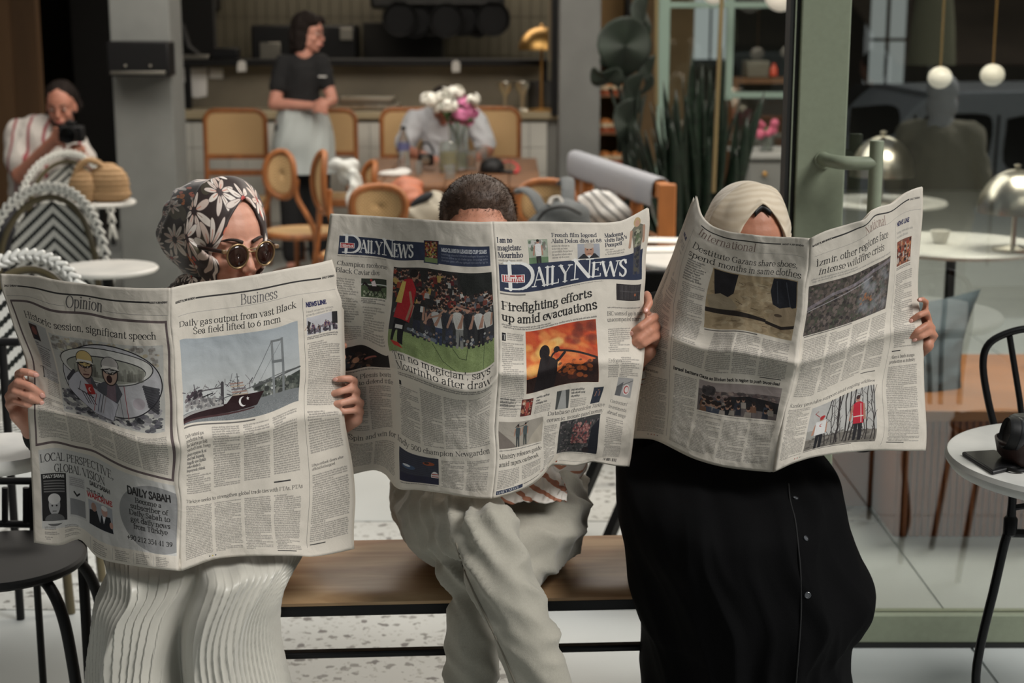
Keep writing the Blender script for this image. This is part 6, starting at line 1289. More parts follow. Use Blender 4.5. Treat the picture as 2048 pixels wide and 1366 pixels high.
cloth_blob('canvas_bag', 'cream canvas tote with black lining beside the leather bag', 'bag', [(856, 412, 7.3, .06, .06, .05), (866, 402, 7.3, .055, .05, .045), (842, 434, 7.2, .08, .06, .07), (876, 428, 7.25, .06, .05, .07)], mat('cream_canvas', (164, 158, 144), .85), .012, .015)
t = thing('black_sweater', 'black folded sweater poking out of the cream tote', 'sweater', tuple(W(845, 398, 7.3))); link('body', remesh(MB().ell(W(845, 398, 7.2), (.06, .04, .022), R=roty(-.5)).ell(W(832, 410, 7.2), (.03, .03, .02)), .008, 3), mat('black_knit', (30, 32, 36), .9), t, 'all')
# backpack
m_ = mat('grey_backpack', (92, 96, 98), .85, var=.1, scale=40, bump=.3, bscale=200)
t = thing('backpack', 'grey backpack with padded straps hung over the bentwood chair', 'backpack', tuple(W(1120, 430, 6.7)))
link('body', remesh(MB().ell(W(1126, 432, 6.62), (.115, .08, .075)).ell(W(1118, 460, 6.62), (.15, .09, .10)), .01, 4, lambda c_, n_: c_ + n_ * np.array([[nz3(p[0] * 12, p[1] * 12, p[2] * 12) * .012] for p in c_])), m_, t, 'all')
MB().tube(spline([W(1036, 382, 6.72), W(1050, 380, 6.7), W(1068, 392, 6.66), W(1082, 418, 6.62), (W(1094, 440, 6.6))], 18), .034, 12, flat=.4).build('strap', m_, t)
MB().tube(spline([W(1124, 368, 6.85), W(1134, 358, 6.8), W(1136, 380, 6.72), W(1134, 420, 6.65)], 16), .03, 12, flat=.35).build('strap', m_, t)
MB().tube(spline([W(1098, 410, 6.58), W(1104, 398, 6.6), W(1118, 396, 6.6), W(1124, 408, 6.58)], 12), .010, 8).build('carry_loop', mat('pale_loop', (170, 168, 164), .8), t)
MB().tube(spline([W(1075, 440, 6.52), W(1095, 420, 6.5), W(1130, 414, 6.5), W(1162, 428, 6.52)], 16), .006, 8).build('zip', M['blackpaint'], t)
# wooden settee with grey runner
ra, rb = W(1152, 318, 8.3), W(1330, 385, 6.75); ra[2] = rb[2] = (ra[2] + rb[2]) / 2; dv = (rb - ra) / np.linalg.norm(rb - ra)
t = thing('wooden_settee', 'orange brown wooden settee frame receding beside the tall plants', 'settee', tuple(ra * np.array([1, 1, 0])))
def sbox(a, b, w, h, nm, m, par, bev=.006):
    a = np.array(a); b = np.array(b); d = b - a; L_ = np.linalg.norm(d); ex = d / L_; ez = np.array([0, 0, 1.]); ey = np.cross(ez, ex); ey /= np.linalg.norm(ey); ez = np.cross(ex, ey)
    return MB().obox((a + b) / 2, (L_, w, h), np.array([ex, ey, ez]).T).build(nm, m, par, bevel=bev)
ow = mat('orange_oak', (166, 104, 54), .5, var=.18, scale=12, stretch=(1, 1, .3))
sbox(ra, rb, .05, .07, 'top_rail', ow, t); P_end = rb + dv * .03
for q, w in ((P_end, .075), (ra + dv * .25, .06), (ra + dv * 1.15, .055), (ra, .05)): MB().obox(q * np.array([1, 1, 0]) + np.array([0, 0, (ra[2] + .035) / 2]), (w, .05, ra[2] + .035), None).build('post', ow, t, bevel=.006)
for z_ in (.62, .50): sbox(ra * np.array([1, 1, 0]) + np.array([0, 0, z_]), rb * np.array([1, 1, 0]) + np.array([0, 0, z_]), .03, .1, 'back_rail', M['darkwood'], t)
off = np.array([-.30, .06, 0]); sb = [ra, rb, rb + off, ra + off]; slab([p for p in sb[::-1]], .36, .42).build('seat', M['darkwood'], t, bevel=.006)
for q in (rb + off, ra + off): MB().obox(q * np.array([1, 1, 0]) + np.array([0, 0, .18]), (.05, .05, .36)).build('leg', ow, t, bevel=.006)
# armrest slope seen at the right of the post
# grey cloth folded over the rail
t = thing('grey_runner', 'grey cloth folded over the top rail of the wooden settee', 'cloth', tuple(ra * np.array([1, 1, 1])))
ey = np.cross([0, 0, 1], dv); NN = 30; sec = [(-.036, -.085), (-.040, .0), (-.034, .042), (0, .052), (.034, .042), (.040, 0), (.036, -.06)]
V = np.array([[ra + dv * (np.linalg.norm(rb - ra) * (-.02 + .98 * i / (NN - 1))) + ey * (a * (1.1 + .15 * nz3(i * .5, a * 9, 1))) + np.array([0, 0, b - (.02 * nz3(i * .35, 4, 2) if b < 0 else 0)]) for a, b in sec] for i in range(NN)])
MB().grid(V).build('cloth', mat('grey_cloth', (148, 150, 156), .9, bump=.3, scale=60), t, 'all', solid=.008, subsurf=1)
# striped cushion
t = thing('striped_cushion', 'white cushion with thin black stripes on the settee seat', 'cushion', tuple(W(1205, 420, 7.0)))
def stripes(name, c1_, c2_, sc_, rot, thr=.5, dist=1.0, rough=.85):
    m = bpy.data.materials.new(name); m.use_nodes = True; n = m.node_tree.nodes; l = m.node_tree.links; b = n['Principled BSDF']
    tc_ = n.new('ShaderNodeTexCoord'); mp = n.new('ShaderNodeMapping'); mp.inputs['Rotation'].default_value = rot; w = n.new('ShaderNodeTexWave'); w.inputs['Scale'].default_value = sc_; w.inputs['Distortion'].default_value = dist
    l.new(tc_.outputs['Object'], mp.inputs[0]); l.new(mp.outputs[0], w.inputs[0]); r = n.new('ShaderNodeMath'); r.operation = 'GREATER_THAN'; r.inputs[1].default_value = thr; l.new(w.outputs[1], r.inputs[0])
    mx = n.new('ShaderNodeMix'); mx.data_type = 'RGBA'; mx.inputs[6].default_value = (*S(c1_), 1); mx.inputs[7].default_value = (*S(c2_), 1); l.new(r.outputs[0], mx.inputs[0]); l.new(mx.outputs[2], b.inputs['Base Color']); b.inputs['Roughness'].default_value = rough
    return m
link('cover', remesh(MB().ell(W(1200, 418, 7.0), (.13, .06, .085), R=roty(.1)).ell(W(1215, 425, 7.0), (.11, .07, .06)), .01, 3, lambda c_, n_: c_ + n_ * np.array([[nz3(p[0] * 14, p[1] * 14, p[2] * 14) * .012] for p in c_])), stripes('striped_fabric', (196, 196, 194), (60, 62, 64), 9, (0, .8, 0), .86, 3), t, 'all')
# white table with papers at the right
t_, c1 = round_table(1440, 492, .74, .33, 5.75, 'round white table behind the cream headscarf', M['marble'], .02)
for k_, (a, b, zo, rz, lab) in enumerate(((1335, 500, 0, .1, 'lower white menu sheet on the round white table'), (1325, 482, .006, -.12, 'upper white menu sheet on the round white table'))):
    q = Zp(a, b, .741 + zo); tag(MB().obox(q + np.array([0, 0, .003]), (.2, .14, .005), rotz(rz)).build('menu_sheet', M['white'], bevel=.001), lab, 'paper')
t = thing('dark_chair', 'black chair tucked between the middle and right newspapers', 'chair', (.52, 4.6, 0))
a, b = W(1272, 545, 4.6), W(1345, 560, 4.6)
MB().obox((a + b) / 2 + np.array([0, 0, -.03]), (abs(b - a)[0] + .1, .04, .1)).build('backrest', M['blackpaint'], t, bevel=.012)
MB().obox(((a + b) / 2) * np.array([1, 1, 0]) + np.array([0, -.22, .44]), (.4, .42, .03)).build('seat', M['blackpaint'], t, bevel=.01)
fa = [((1214, 880), (1137, 1058)), ((1300, 880), (1215, 1080)), ((1262, 840), (1275, 968))]
for (p, q) in fa:
    B = Zp(*q, 0.0); A = W(*p, B[1]); MB().tube([A, B], .021, 4).build('leg', M['blackpaint'], t)
for sg in (-1, 1):
    q = (a + b) / 2 + np.array([sg * .12, 0, 0]); MB().tube([(q[0], q[1], .44), (q[0], q[1], q[2] - .05)], .012, 8).build('back_post', M['blackpaint'], t)

# ---------------------------------------------------------------- plants
M['leafd'] = mat('dark_leaf', (24, 36, 26), .65, var=.35, scale=9); M['leafs'] = mat('snake_leaf', (28, 44, 32), .42, col2=(14, 24, 18), scale=16, stretch=(1, 1, 3))
t = thing('snake_plant', 'tall dense clump of dark snake plant leaves in front of the mint window', 'plant', (*W(1400, 400, 8.0)[:2], 0))
pc = W(1395, 420, 8.0)
MB().box(pc[0] - .42, pc[0] + .5, 7.8, 8.25, 0, .42).build('planter', M['dark'], t, bevel=.01)
MB().box(pc[0] - .41, pc[0] + .49, 7.81, 8.24, .38, .425).build('soil', mat('soil', (40, 34, 28), .95), t)
def blade(base, tip, w, m, nm, par, bow=0.0, tw=0.0, curl=.3):
    n_ = 12; base = np.array(base); tip = np.array(tip); d = tip - base; side = np.array([math.cos(tw), math.sin(tw), 0]); nrm = np.cross(d / np.linalg.norm(d), side); V = np.zeros((n_, 5, 3))
    for i in range(n_):
        s = i / (n_ - 1); c0 = base + d * s + np.array([bow * s * (1 - s), 0, 0]); ww = w * (.55 + .9 * s - .35 * s * s) * (1 - s ** 5) + .001
        tq = side * math.cos(s * .8 * (1 if tw > 0 else -1)) + nrm * math.sin(s * .8 * (1 if tw > 0 else -1))
        for j in range(5): u_ = (j - 2) / 2; V[i, j] = c0 + tq * (u_ * ww / 2) + nrm * (curl * ww * .5 * u_ * u_)
    return MB().grid(V).build(nm, m, par, 'all', solid=.003)
tips = [(1445, 95, 30), (1345, 210, 0), (1300, 205, 0), (1272, 240, 0), (1530, 180, 0), (1326, 160, 0), (1365, 155, 0), (1385, 100, 0), (1405, 130, 0), (1420, 140, 0), (1395, 160, 0), (1455, 190, 0), (1475, 210, 0), (1500, 225, 0), (1515, 215, 0), (1352, 178, 0), (1372, 190, 0), (1432, 175, 0), (1340, 250, 0), (1290, 260, 0), (1262, 300, 0), (1480, 260, 0), (1460, 250, 0), (1310, 285, 0), (1385, 230, 0), (1410, 200, 0)]
for i in range(74):
    if i < len(tips): px, py, _ = tips[i]
    else: px = 1245 + 255 * rng.rand(); py = 185 + 130 * rng.rand() + abs(px - 1395) * .3
    Yp = 8.0 + rng.uniform(-.18, .2); tip = W(px, py, Yp); bxs = pc[0] + (tip[0] - pc[0]) * .45 + rng.uniform(-.06, .06)
    blade((bxs, Yp, .42), tip, rng.uniform(.06, .1), M['leafs'], 'leaf', t, rng.uniform(-.06, .06), rng.uniform(-1.1, 1.1))
t = thing('broadleaf_plant', 'big dark broad leaved plant between the grey pillar and the mint window', 'plant', (*W(1255, 400, 8.5)[:2], 0))
pb = W(1262, 420, 8.5); MB().lathe([(0, 0), (.13, 0), (.17, .34), (.155, .34), (.15, .3), (0, .3)], (pb[0], 8.5, 0), 28).build('pot', M['dark'], t)
def broad(px, py, w, h, Y, tilt, rot):
    c0 = W(px, py, Y); s_ = FPX / Y; a, b = w / 2 / s_, h / 2 / s_; R = rotz(rot) @ rotx(tilt); V = []
    for i in range(9):
        r_ = i / 8; V.append([c0 + R @ np.array([a * r_ * math.cos(th) * (1 + .12 * math.cos(2 * th)), .03 * math.sin(3 * th) * r_ + .02 * r_ * r_, b * r_ * math.sin(th) * (1 if math.sin(th) > 0 else (1.15 - .3 * math.cos(th) ** 2))]) for th in np.linspace(0, 2 * math.pi, 25)[:-1]])
    l_ = MB().grid(np.array(V), closed_u=True).build('leaf', M['leafd'], t, 'all', solid=.004)
    MB().tube(spline([c0 + R @ np.array([0, .006, -b]), (c0 * .4 + np.array([pb[0], 8.5, .8]) * .6), (pb[0], 8.5, .33)], 14), .009, 8).build('stalk', M['leafd'], l_)
for q in ((1250, 92, 98, 118, 8.4, .2, .1), (1288, 40, 52, 110, 8.5, .1, .9), (1212, 160, 62, 60, 8.45, .9, -.4), (1232, 128, 60, 30, 8.6, 1.1, .3), (1270, 196, 60, 110, 8.5, .3, .9), (1300, 150, 40, 80, 8.6, .2, 1.0), (1255, 250, 50, 110, 8.45, .2, .5)): broad(*q)

# ---------------------------------------------------------------- behind the glass door: banquette, cushion, lamps, tables
M['bwood'] = mat('banquette_wood', (150, 84, 40), .5, var=.14, scale=8, stretch=(1, 1, .3)); M['bwoodl'] = mat('banquette_top', (160, 104, 60), .45, var=.12, scale=9, stretch=(.4, 1, 1))
t = thing('banquette', 'low brown wooden banquette with ribbed front behind the glass door', 'bench', (1.7, 5.0, 0))
bx0 = W(1790, 1118, 4.66)[0]; 
MB().box(bx0, 3.4, 4.70, 5.5, 0, .385).build('body', M['bwood'], t); MB().box(bx0 - .01, 3.4, 4.66, 5.5, .385, .42).build('seat_board', M['bwoodl'], t, bevel=.006)
xx = bx0 + .004; pr = None
while xx < 2.15:
    o = MB().box(0, .012, -.012, .012, 0, .38).build('rib', M['bwood'], t, smooth=False) if pr is None else pr.copy()
    if pr is None: pr = o
    else: COL.objects.link(o)
    o.matrix_parent_inverse = Matrix.Identity(4); o.location = (xx - t.location[0], 4.70 - t.location[1], 0.002); xx += .021
MB().box(1.86, 3.4, 5.2, 5.32, .42, .74).build('backrest', M['bwood'], t, bevel=.008)
MB().box(1.36, 1.40, 5.4, 5.6, .42, .9).build('end_post', M['bwood'], t, bevel=.008)
MB().box(W(1655, 960, 5.0)[0], bx0, 5.0, 5.5, 0, .42).build('side_block', M['bwood'], t, bevel=.006)
t = thing('blue_cushion', 'large crumpled grey blue cushion leaning on the banquette', 'cushion', tuple(W(1880, 800, 5.0)))
ck = W(1868, 690, 4.98)
V = []; A = [W(1720, 610, 5.1), W(1962, 578, 5.1)]; B = [W(1720, 820, 4.95), W(1925, 806, 4.95)]
top, bot = MB(), MB(); NU, NV = 30, 26; Vf = np.zeros((NV, NU, 3)); Vb = np.zeros((NV, NU, 3))
for i in range(NV):
    v = i / (NV - 1)
    for j in range(NU):
        u_ = j / (NU - 1); P = (A[0] * (1 - u_) + A[1] * u_) * (1 - v) + (B[0] * (1 - u_) + B[1] * u_) * v
        P = P + np.array([-.03 * math.sin(math.pi * v) * (u_ - .5) * 2, 0, -.02 * math.sin(math.pi * u_) * (.5 - v) * 2])
        th = .085 * (max(0, math.sin(math.pi * u_)) ** .5) * (max(0, math.sin(math.pi * v)) ** .5); fo = .022 * nz3(u_ * 2.5, v * 6 + u_ * 2, 3) * (1 if th > .02 else 0) + .012 * nz3(u_ * 6, v * 15, 8) * v
        Vf[i, j] = P + np.array([0, -th - fo, 0]); Vb[i, j] = P + np.array([0, th * .6, 0])
MB().grid(Vf).grid(Vb[:, ::-1]).build('cover', mat('blue_linen', (92, 104, 112), .9, var=.08, scale=30, bump=.3, bscale=300), t, 'all')
round_table(1905, 470, .74, .36, 6.1, 'round white table behind the glass under the right dome lamp', M['marble'], .02)
dome_lamp('dome_lamp', 'right nickel dome lamp on the white table behind the glass', 2030, 338, 425, 150, 5.9, .74, M['nickel'])
rt_, cq = round_table(1770, 400, .74, .3, 7.6, 'far round table behind the glass under the left dome lamp', M['marble'], .02)
dome_lamp('dome_lamp', 'left nickel dome lamp behind the door handle', 1763, 272, 352, 126, 7.5, .74, M['nickel'])
for px, py, lab in ((1866, 556, 'white saucer on the table edge behind the glass'), (1900, 500, 'white cup on the table behind the glass')):
    q = Zp(px, py, .76); tag(MB().lathe([(0, 0), (.05, 0), (.075, .012), (.07, .014), (.045, .004), (0, .004)], (q[0], 5.95, .741), 26).build('saucer', M['white']), lab, 'saucer') if 'saucer' in lab else tag(MB().lathe([(0, 0), (.025, 0), (.04, .05), (.037, .05), (.022, .006), (0, .006)], (q[0] + .05, 6.1, .741), 26).build('cup', M['white']), lab, 'cup')
for px, py, lab in ((1985, 150, 'right white globe lamp glowing behind the glass door'), (1880, 155, 'left white globe lamp glowing behind the glass door')):
    c1 = W(px, py, 7.2); t = thing('globe_lamp', lab, 'lamp', tuple(c1)); MB().ell(c1, (.055, .055, .05), seg=24, rings=16).build('globe', M['globe'], t); MB().tube([c1 + np.array([0, 0, .045]), (c1[0], c1[1], 3.35)], .005, 8).build('rod', M['brass'], t)

# ---------------------------------------------------------------- the street behind the photographer's back, seen mirrored in the glass
st = struct(MB().box(-30, 40, -26, -.75, -.56, -.45).build('floor_street', mat('asphalt', (120, 122, 122), .85, var=.1, scale=6, bump=.3, bscale=90), smooth=False))
MI = 2 * (DY + .03)
def V_(px, py, Yv): p = W(px, py, Yv); return np.array([p[0], MI - p[1], p[2]])     # a place on the street whose mirror image is seen at this pixel
# van
vm = mat('silver_paint', (214, 218, 222), .3, .1, coat=.3); vg = mat('dark_car_glass', (20, 22, 24), .08)
Yv = 10.6; vy = MI - Yv
t = thing('van', 'silver grey van parked on the street mirrored in the glass door', 'van', (3.9, vy - .8, -.45))
xl = W(1675, 400, Yv)[0]; z_r = W(1900, 184, Yv)[2]; zb = -.45
prof = [(xl - .6, zb + .25), (xl - .62, zb + .75), (xl - .3, zb + .95), (xl + .05, zb + 1.0), (xl + .55, z_r - .06), (xl + .9, z_r), (xl + 3.3, z_r), (xl + 3.7, z_r - .15), (xl + 3.85, zb + .9), (xl + 3.85, zb + .25)]
body = MB(); P = spline(prof, 50); n_ = len(P)
ring = [[(x_, y_, z_) for x_, z_ in P] for y_ in (vy, vy - 1.7)]
body.add(np.array(ring).reshape(-1, 3), [(i, (i + 1) % n_, (i + 1) % n_ + n_, i + n_) for i in range(n_)] + [tuple(range(n_))[::-1], tuple(range(n_, 2 * n_))])
body.build('body', vm, t, bevel=.05)
def win(pts, nm='window'): 
    A = [V_(px, py, Yv) for px, py in pts]; A = spline(A + [A[0]], 26)[:-1]; m = MB(); n_ = len(A); m.add([(a_[0], vy + .012, a_[2]) for a_ in A] + [(a_[0], vy - .01, a_[2]) for a_ in A], [tuple(range(n_)), tuple(range(n_, 2 * n_))[::-1]] + [(i, i + n_, (i + 1) % n_ + n_, (i + 1) % n_) for i in range(n_)]); return m.build(nm, vg, t, smooth=False)
win([(1702, 215), (1790, 212), (1795, 260), (1760, 275), (1702, 278)]); win([(1850, 232), (1905, 228), (1960, 228), (1984, 240), (1978, 300), (1955, 340), (1900, 362), (1862, 330)]); win([(2014, 238), (2060, 230), (2120, 232), (2125, 330), (2014, 336)])
a = V_(1998, 230, Yv); b = V_(1985, 600, Yv)
MB().tube([(a[0], vy + .008, a[2]), (a[0] - .02, vy + .008, zb + .4)], .008, 6).build('door_seam', vg, t); MB().tube([(V_(1830, 230, Yv)[0], vy + .008, a[2]), (V_(1820, 230, Yv)[0], vy + .008, zb + .4)], .008, 6).build('door_seam', vg, t)
for xq in (xl + .15, xl + 3.0):
    w_ = MB().lathe([(0, -.1), (.3, -.1), (.33, -.08), (.33, .08), (.3, .1), (0, .1)], (xq, vy - .09, zb + .33), 32, R=rotx(math.pi / 2)).build('wheel', M['rubber'], t); MB().lathe([(0, 0), (.2, 0), (.2, .01), (0, .02)], (xq, vy + .012, zb + .33), 24, R=rotx(-math.pi / 2)).build('hubcap', M['nickel'], w_)
# building across the street with an awning and gaps of sky
bm_ = mat('street_wall', (70, 62, 54), .9, var=.3, scale=1.2)
bt = thing('street_building', 'dark building with a brown awning across the street mirrored in the glass', 'building', (3, -10, -.45))
def VX(px, Yv_): return W(px, 100, Yv_)[0]
YB = 17.5; yb = MI - YB
gaps = [(1728, 1762), (1768, 1800), (1846, 1872)]
xs = [-28] + [VX(v, YB) for g_ in gaps for v in g_] + [34]
for i in range(0, len(xs), 2): MB().box(xs[i], xs[i + 1], yb - .4, yb, -.45, 9).build('facade', bm_, bt, smooth=False)
for (g0, g1) in gaps: xa, xb = VX(g0, YB), VX(g1, YB); MB().box(xa, xb, yb - .4, yb, -.45, W(1740, 190 if g0 < 1800 else 118, YB)[2]).build('facade', bm_, bt, smooth=False); MB().box(xa, xb, yb - .4, yb, 5.2, 9).build('facade', bm_, bt, smooth=False)
aw = MB(); a0 = W(1700, 52, 14)[2]; aw.add([(VX(1800, 14), MI - 14, a0 - .35), (16, MI - 14, a0 - .35), (16, yb, a0 + .6), (VX(1800, 14), yb, a0 + .6)], [(0, 1, 2, 3)]); aw.build('awning', mat('brown_awning', (112, 92, 74), .8, var=.2, scale=2), bt, smooth=False, solid=.04)
MB().box(VX(1800, 14), 16, MI - 14 - .02, MI - 14, a0 - .6, a0 - .35).build('valance', mat('awning_edge', (84, 76, 64), .8), bt, smooth=False)
for i in range(7):
    q = V_(1895 + i * 24 + rng.uniform(-8, 8), 97 + rng.uniform(-3, 22 if i == 3 else 3), 15.5); lt = thing('bulb', 'warm bulb %s under the mirrored awning' % ('one of a string',)[0], 'lamp', tuple(q), 'bulbs under the mirrored awning'); MB().ell(q, .035, seg=10, rings=8).build('glass', M.setdefault('bulbm', mat('bulb_glow', (255, 210, 150), .5, emit=8)), lt)
    lt['label'] = '%s warm bulb from the left under the mirrored awning' % ('first', 'second', 'third', 'fourth', 'fifth', 'sixth', 'seventh')[i]
    MB().tube([q, (q[0], q[1], a0 - .25)], .006, 6).build('wire', M['blackpaint'], lt)
# folded parasol
q0 = V_(1862, 130, 12.5); q1 = V_(1868, -60, 12.5); t = thing('folded_parasol', 'pale folded parasol mirrored in the glass beside the awning', 'parasol', (q0[0], q0[1], -.45))
MB().lathe([(.19, 0), (.17, .3), (.12, .7), (.03, q1[2] - q0[2])], (q0[0], q0[1], q0[2]), 16).build('canopy', mat('parasol_cloth', (190, 184, 150), .85, bump=.4, scale=5), t); MB().tube([(q0[0], q0[1], -.45), (q0[0], q0[1], q1[2] + .1)], .025, 10).build('pole', M['white'], t)
# ---------------------------------------------------------------- newspapers in space
def smooth01(x): x = np.clip(x, 0, 1); return x * x * (3 - 2 * x)
def depth1(u, v):
    d = np.sqrt((u - 340) ** 2 + 30) / 340; Y = 2.75 + .18 * d ** 1.15
    lf = u < 340
    Y = Y + np.where(lf, .016 * np.sin((u - 60) / 340 * 2 * np.pi * 1.15 + .6) * (.5 + v / 500), .010 * np.sin((u - 340) / 340 * 2 * np.pi * 1.2))
    Y = Y - .024 * np.exp(-np.abs(v - 276 + (340 - np.minimum(u, 340)) * .05) / 22) - .02 * smooth01((v - 420) / 80) * np.where(lf, smooth01((u - 100) / 60), 0)
    Y = Y + .022 * smooth01((22 - v) / 22) * 0 + .05 * np.exp(-((u - 10) / 60) ** 2) * smooth01((230 - v) / 180)
    return Y
def depth2(u, v):
    d = np.sqrt((u - 340) ** 2 + 30) / 340; Y = 2.80 + .15 * d ** 1.1
    Y = Y + .055 * (1 - smooth01((u - 60) / 85)) * smooth01((v - 150) / 120) - .022 * np.exp(-np.abs(v - 272) / 22)
    Y = Y + .030 * smooth01((u - 460) / 40) * smooth01((v - 380) / 90) + .008 * np.sin((u - 340) / 340 * 7) + .006 * np.sin(u / 45.)
    Y = Y + .03 * np.exp(-((v - 215) / 45) ** 2) * smooth01((u - 560) / 110)
    return Y
def depth3(u, v):
    d = np.sqrt((u - 340) ** 2 + 30) / 340; Y = 2.83 + .15 * d ** 1.1
    Y = Y - .024 * np.exp(-np.abs(v - 258) / 22) + .09 * (1 - smooth01(u / 90)) * (.35 + .65 * smooth01((v - 60) / 200))
    Y = Y - .04 * np.exp(-((u - 500) / 60) ** 2) * smooth01((120 - v) / 120) + .006 * np.sin(u / 38.) + .018 * np.sin((v - 60) / 500 * 5) * np.where(u > 340, 1, .4)
    return Y
def build_paper(L, dep, label, matname, cols=(0, 0)):
    s = L.sh; nv, nu = s.px.shape[:2]; V = np.zeros((nv, nu, 3)); uu, vv = np.meshgrid(s.u, s.v); Y = dep(uu, vv)
    for i in range(nv):
        for j in range(nu):
            u_, v_ = uu[i, j], vv[i, j]; wr = .0022 * nz3(u_ * .028, v_ * .028, 5) + .0012 * nz3(u_ * .09, v_ * .06, 9)
            V[i, j] = W(s.px[i, j, 0], s.px[i, j, 1], Y[i, j] + wr)
    t = thing('newspaper', label, 'newspaper', tuple(V[nv // 2, nu // 2]))
    A_ = L.c.a; g_ = A_.mean(2, keepdims=True); A_ = np.clip(A_ * .82 + g_ * .18 + rng.randn(*g_.shape).astype(np.float32) * .012, 0, 1)
    m = image_mat(matname, A_, .75, bump=.28, spec=.25)
    mid = nu // 2
    for nm, a, b in (('page', 0, mid + 1), ('page', mid, nu)):
        mb = MB().grid(V[:, a:b]); me = mb.mesh(nm); uvl = me.uv_layers.new(name='UVMap'); U2 = uu[:, a:b].ravel() / (2 * s.W2); V2 = 1 - vv[:, a:b].ravel() / s.H
        ix = np.empty(len(me.loops), np.int32); me.loops.foreach_get('vertex_index', ix); uvl.data.foreach_set('uv', np.stack([U2[ix], V2[ix]], 1).astype(np.float32).ravel())
        link(nm, me, m, t, 'all', solid=.0004)
    m2 = M.setdefault('newsprint', mat('newsprint_blank', PAPER, .8, var=.03, scale=20))
    for k, (dx, dz, dy) in enumerate(((.003, -.002, .006), (-.003, -.004, .012))):
        Q = V[::2, ::2].copy(); c0 = V[:, mid].mean(0); Q[..., 1] += dy; Q[..., 0] += dx; Q[..., 2] += dz
        g_ = MB().grid(Q).build('inner_sheet', m2, t, 'all', solid=.0004)
    return t, V
L1 = paper_one(); t1, V1 = build_paper(L1, depth1, 'left newspaper opened at the Opinion and Business pages', 'print_business')
L2 = paper_two(); t2, V2 = build_paper(L2, depth2, 'middle newspaper with a blue DAILY NEWS masthead and fire photograph', 'print_front')
L3 = paper_three(); t3, V3 = build_paper(L3, depth3, 'right newspaper opened at the International and National pages', 'print_world')
# second sheet peeking out under the right edge of the left newspaper
# ---------------------------------------------------------------- people
def skin_mat(name, c1_, c2_):
    m = mat(name, c1_, .5, 0, col2=c2_, scale=14, bump=.12, bscale=160, spec=.4, sss=.12); return m
SK1 = skin_mat('skin_fair', (196, 140, 118), (208, 156, 134)); SK2 = skin_mat('skin_warm', (190, 132, 108), (202, 146, 122)); SK3 = skin_mat('skin_tan', (176, 120, 96), (186, 132, 108))
def RT_(yaw, pitch=0, roll=0): return rotz(yaw) @ rotx(pitch) @ roty(roll)
def place(pts, c, R): return (np.asarray(pts) @ R.T) + np.array(c)
def head_parts(c, R, k=1.0, neck=None):
    mb = MB(); K = k
    def e(p, r, Rl=None): mb.ell(c + R @ (np.array(p) * K), np.array(r) * K, R=(R if Rl is None else R @ Rl), seg=20, rings=14)
    def cp(a, ra, b, rb): mb.cap(c + R @ (np.array(a) * K), ra * K, c + R @ (np.array(b) * K), rb * K, 12)
    e((0, .012, .040), (.073, .092, .082)); e((0, -.030, .028), (.064, .056, .062)); e((0, -.024, -.035), (.060, .058, .062)); e((0, -.034, -.080), (.042, .044, .032)); e((0, -.062, -.100), (.019, .018, .014))
    for s_ in (-1, 1):
        e((s_ * .036, -.056, -.030), (.022, .024, .022)); e((s_ * .046, -.02, -.062), (.018, .034, .028)); e((s_ * .074, .012, -.014), (.008, .019, .030), rotz(s_ * -.3))
        cp((s_ * .012, -.083, .016), .0085, (s_ * .044, -.070, .018), .0075); e((s_ * .0095, -.100, -.037), (.0075, .0085, .0065)); e((s_ * .031, -.076, -.001), (.0155, .011, .008))
    cp((0, -.084, .010), .0085, (0, -.106, -.030), .0105); cp((0, -.106, -.030), .0100, (0, -.092, -.044), .006)
    e((0, -.087, -.060), (.023, .012, .0058)); e((0, -.085, -.071), (.020, .012, .0062)); e((0, -.078, -.066), (.03, .014, .02))
    if neck is not None: mb.cap(c + R @ np.array((0, .018, -.06)) * K, .052 * K, np.array(neck), .058 * K)
    return mb
def eyes(c, R, parent, K=1.0, brows=(50, 36, 30), closed=False):
    for s_ in (-1, 1):
        q = c + R @ (np.array((s_ * .031, -.0795, .001)) * K)
        ey = MB().ell(q, (.0115 * K, .0085 * K, .0060 * K), R=R).build('eye', M.setdefault('eyew', mat('eye_white', (190, 180, 172), .3)), parent, 'all')
        MB().ell(q + R @ np.array((0, -.0072, 0)) * K, (.0050 * K, .002 * K, .0050 * K), R=R).build('iris', M.setdefault('iris', mat('iris_brown', (40, 26, 20), .15)), ey, 'all')
        br = [c + R @ (np.array(p) * K) for p in ((s_ * .012, -.0935, .0205), (s_ * .026, -.0915, .0265), (s_ * .040, -.0815, .0265), (s_ * .051, -.067, .020))]
        MB().tube(spline(br, 12), np.linspace(.0042, .0016, 12) * K, 8).build('eyebrow', M.setdefault('brow%d' % brows[0], mat('eyebrow', brows, .8)), parent, 'all')
    lp = [c + R @ (np.array(p) * K) for p in ((-.022, -.088, -.066), (-.010, -.0985, -.0635), (0, -.0995, -.065), (.010, -.0985, -.0635), (.022, -.088, -.066))]
    MB().tube(spline(lp, 12), [.001, .003, .0042, .0048, .005, .005, .005, .005, .0048, .0042, .003, .001], 8).build('lips', M.setdefault('lips', mat('lips', (168, 96, 88), .45)), parent, 'all')
def hand_pts(fing, Yed, palmY=.030):
    out = []
    for f in fing: out.append([W(px, py, Yed + dy) for px, py, dy in f])
    return out
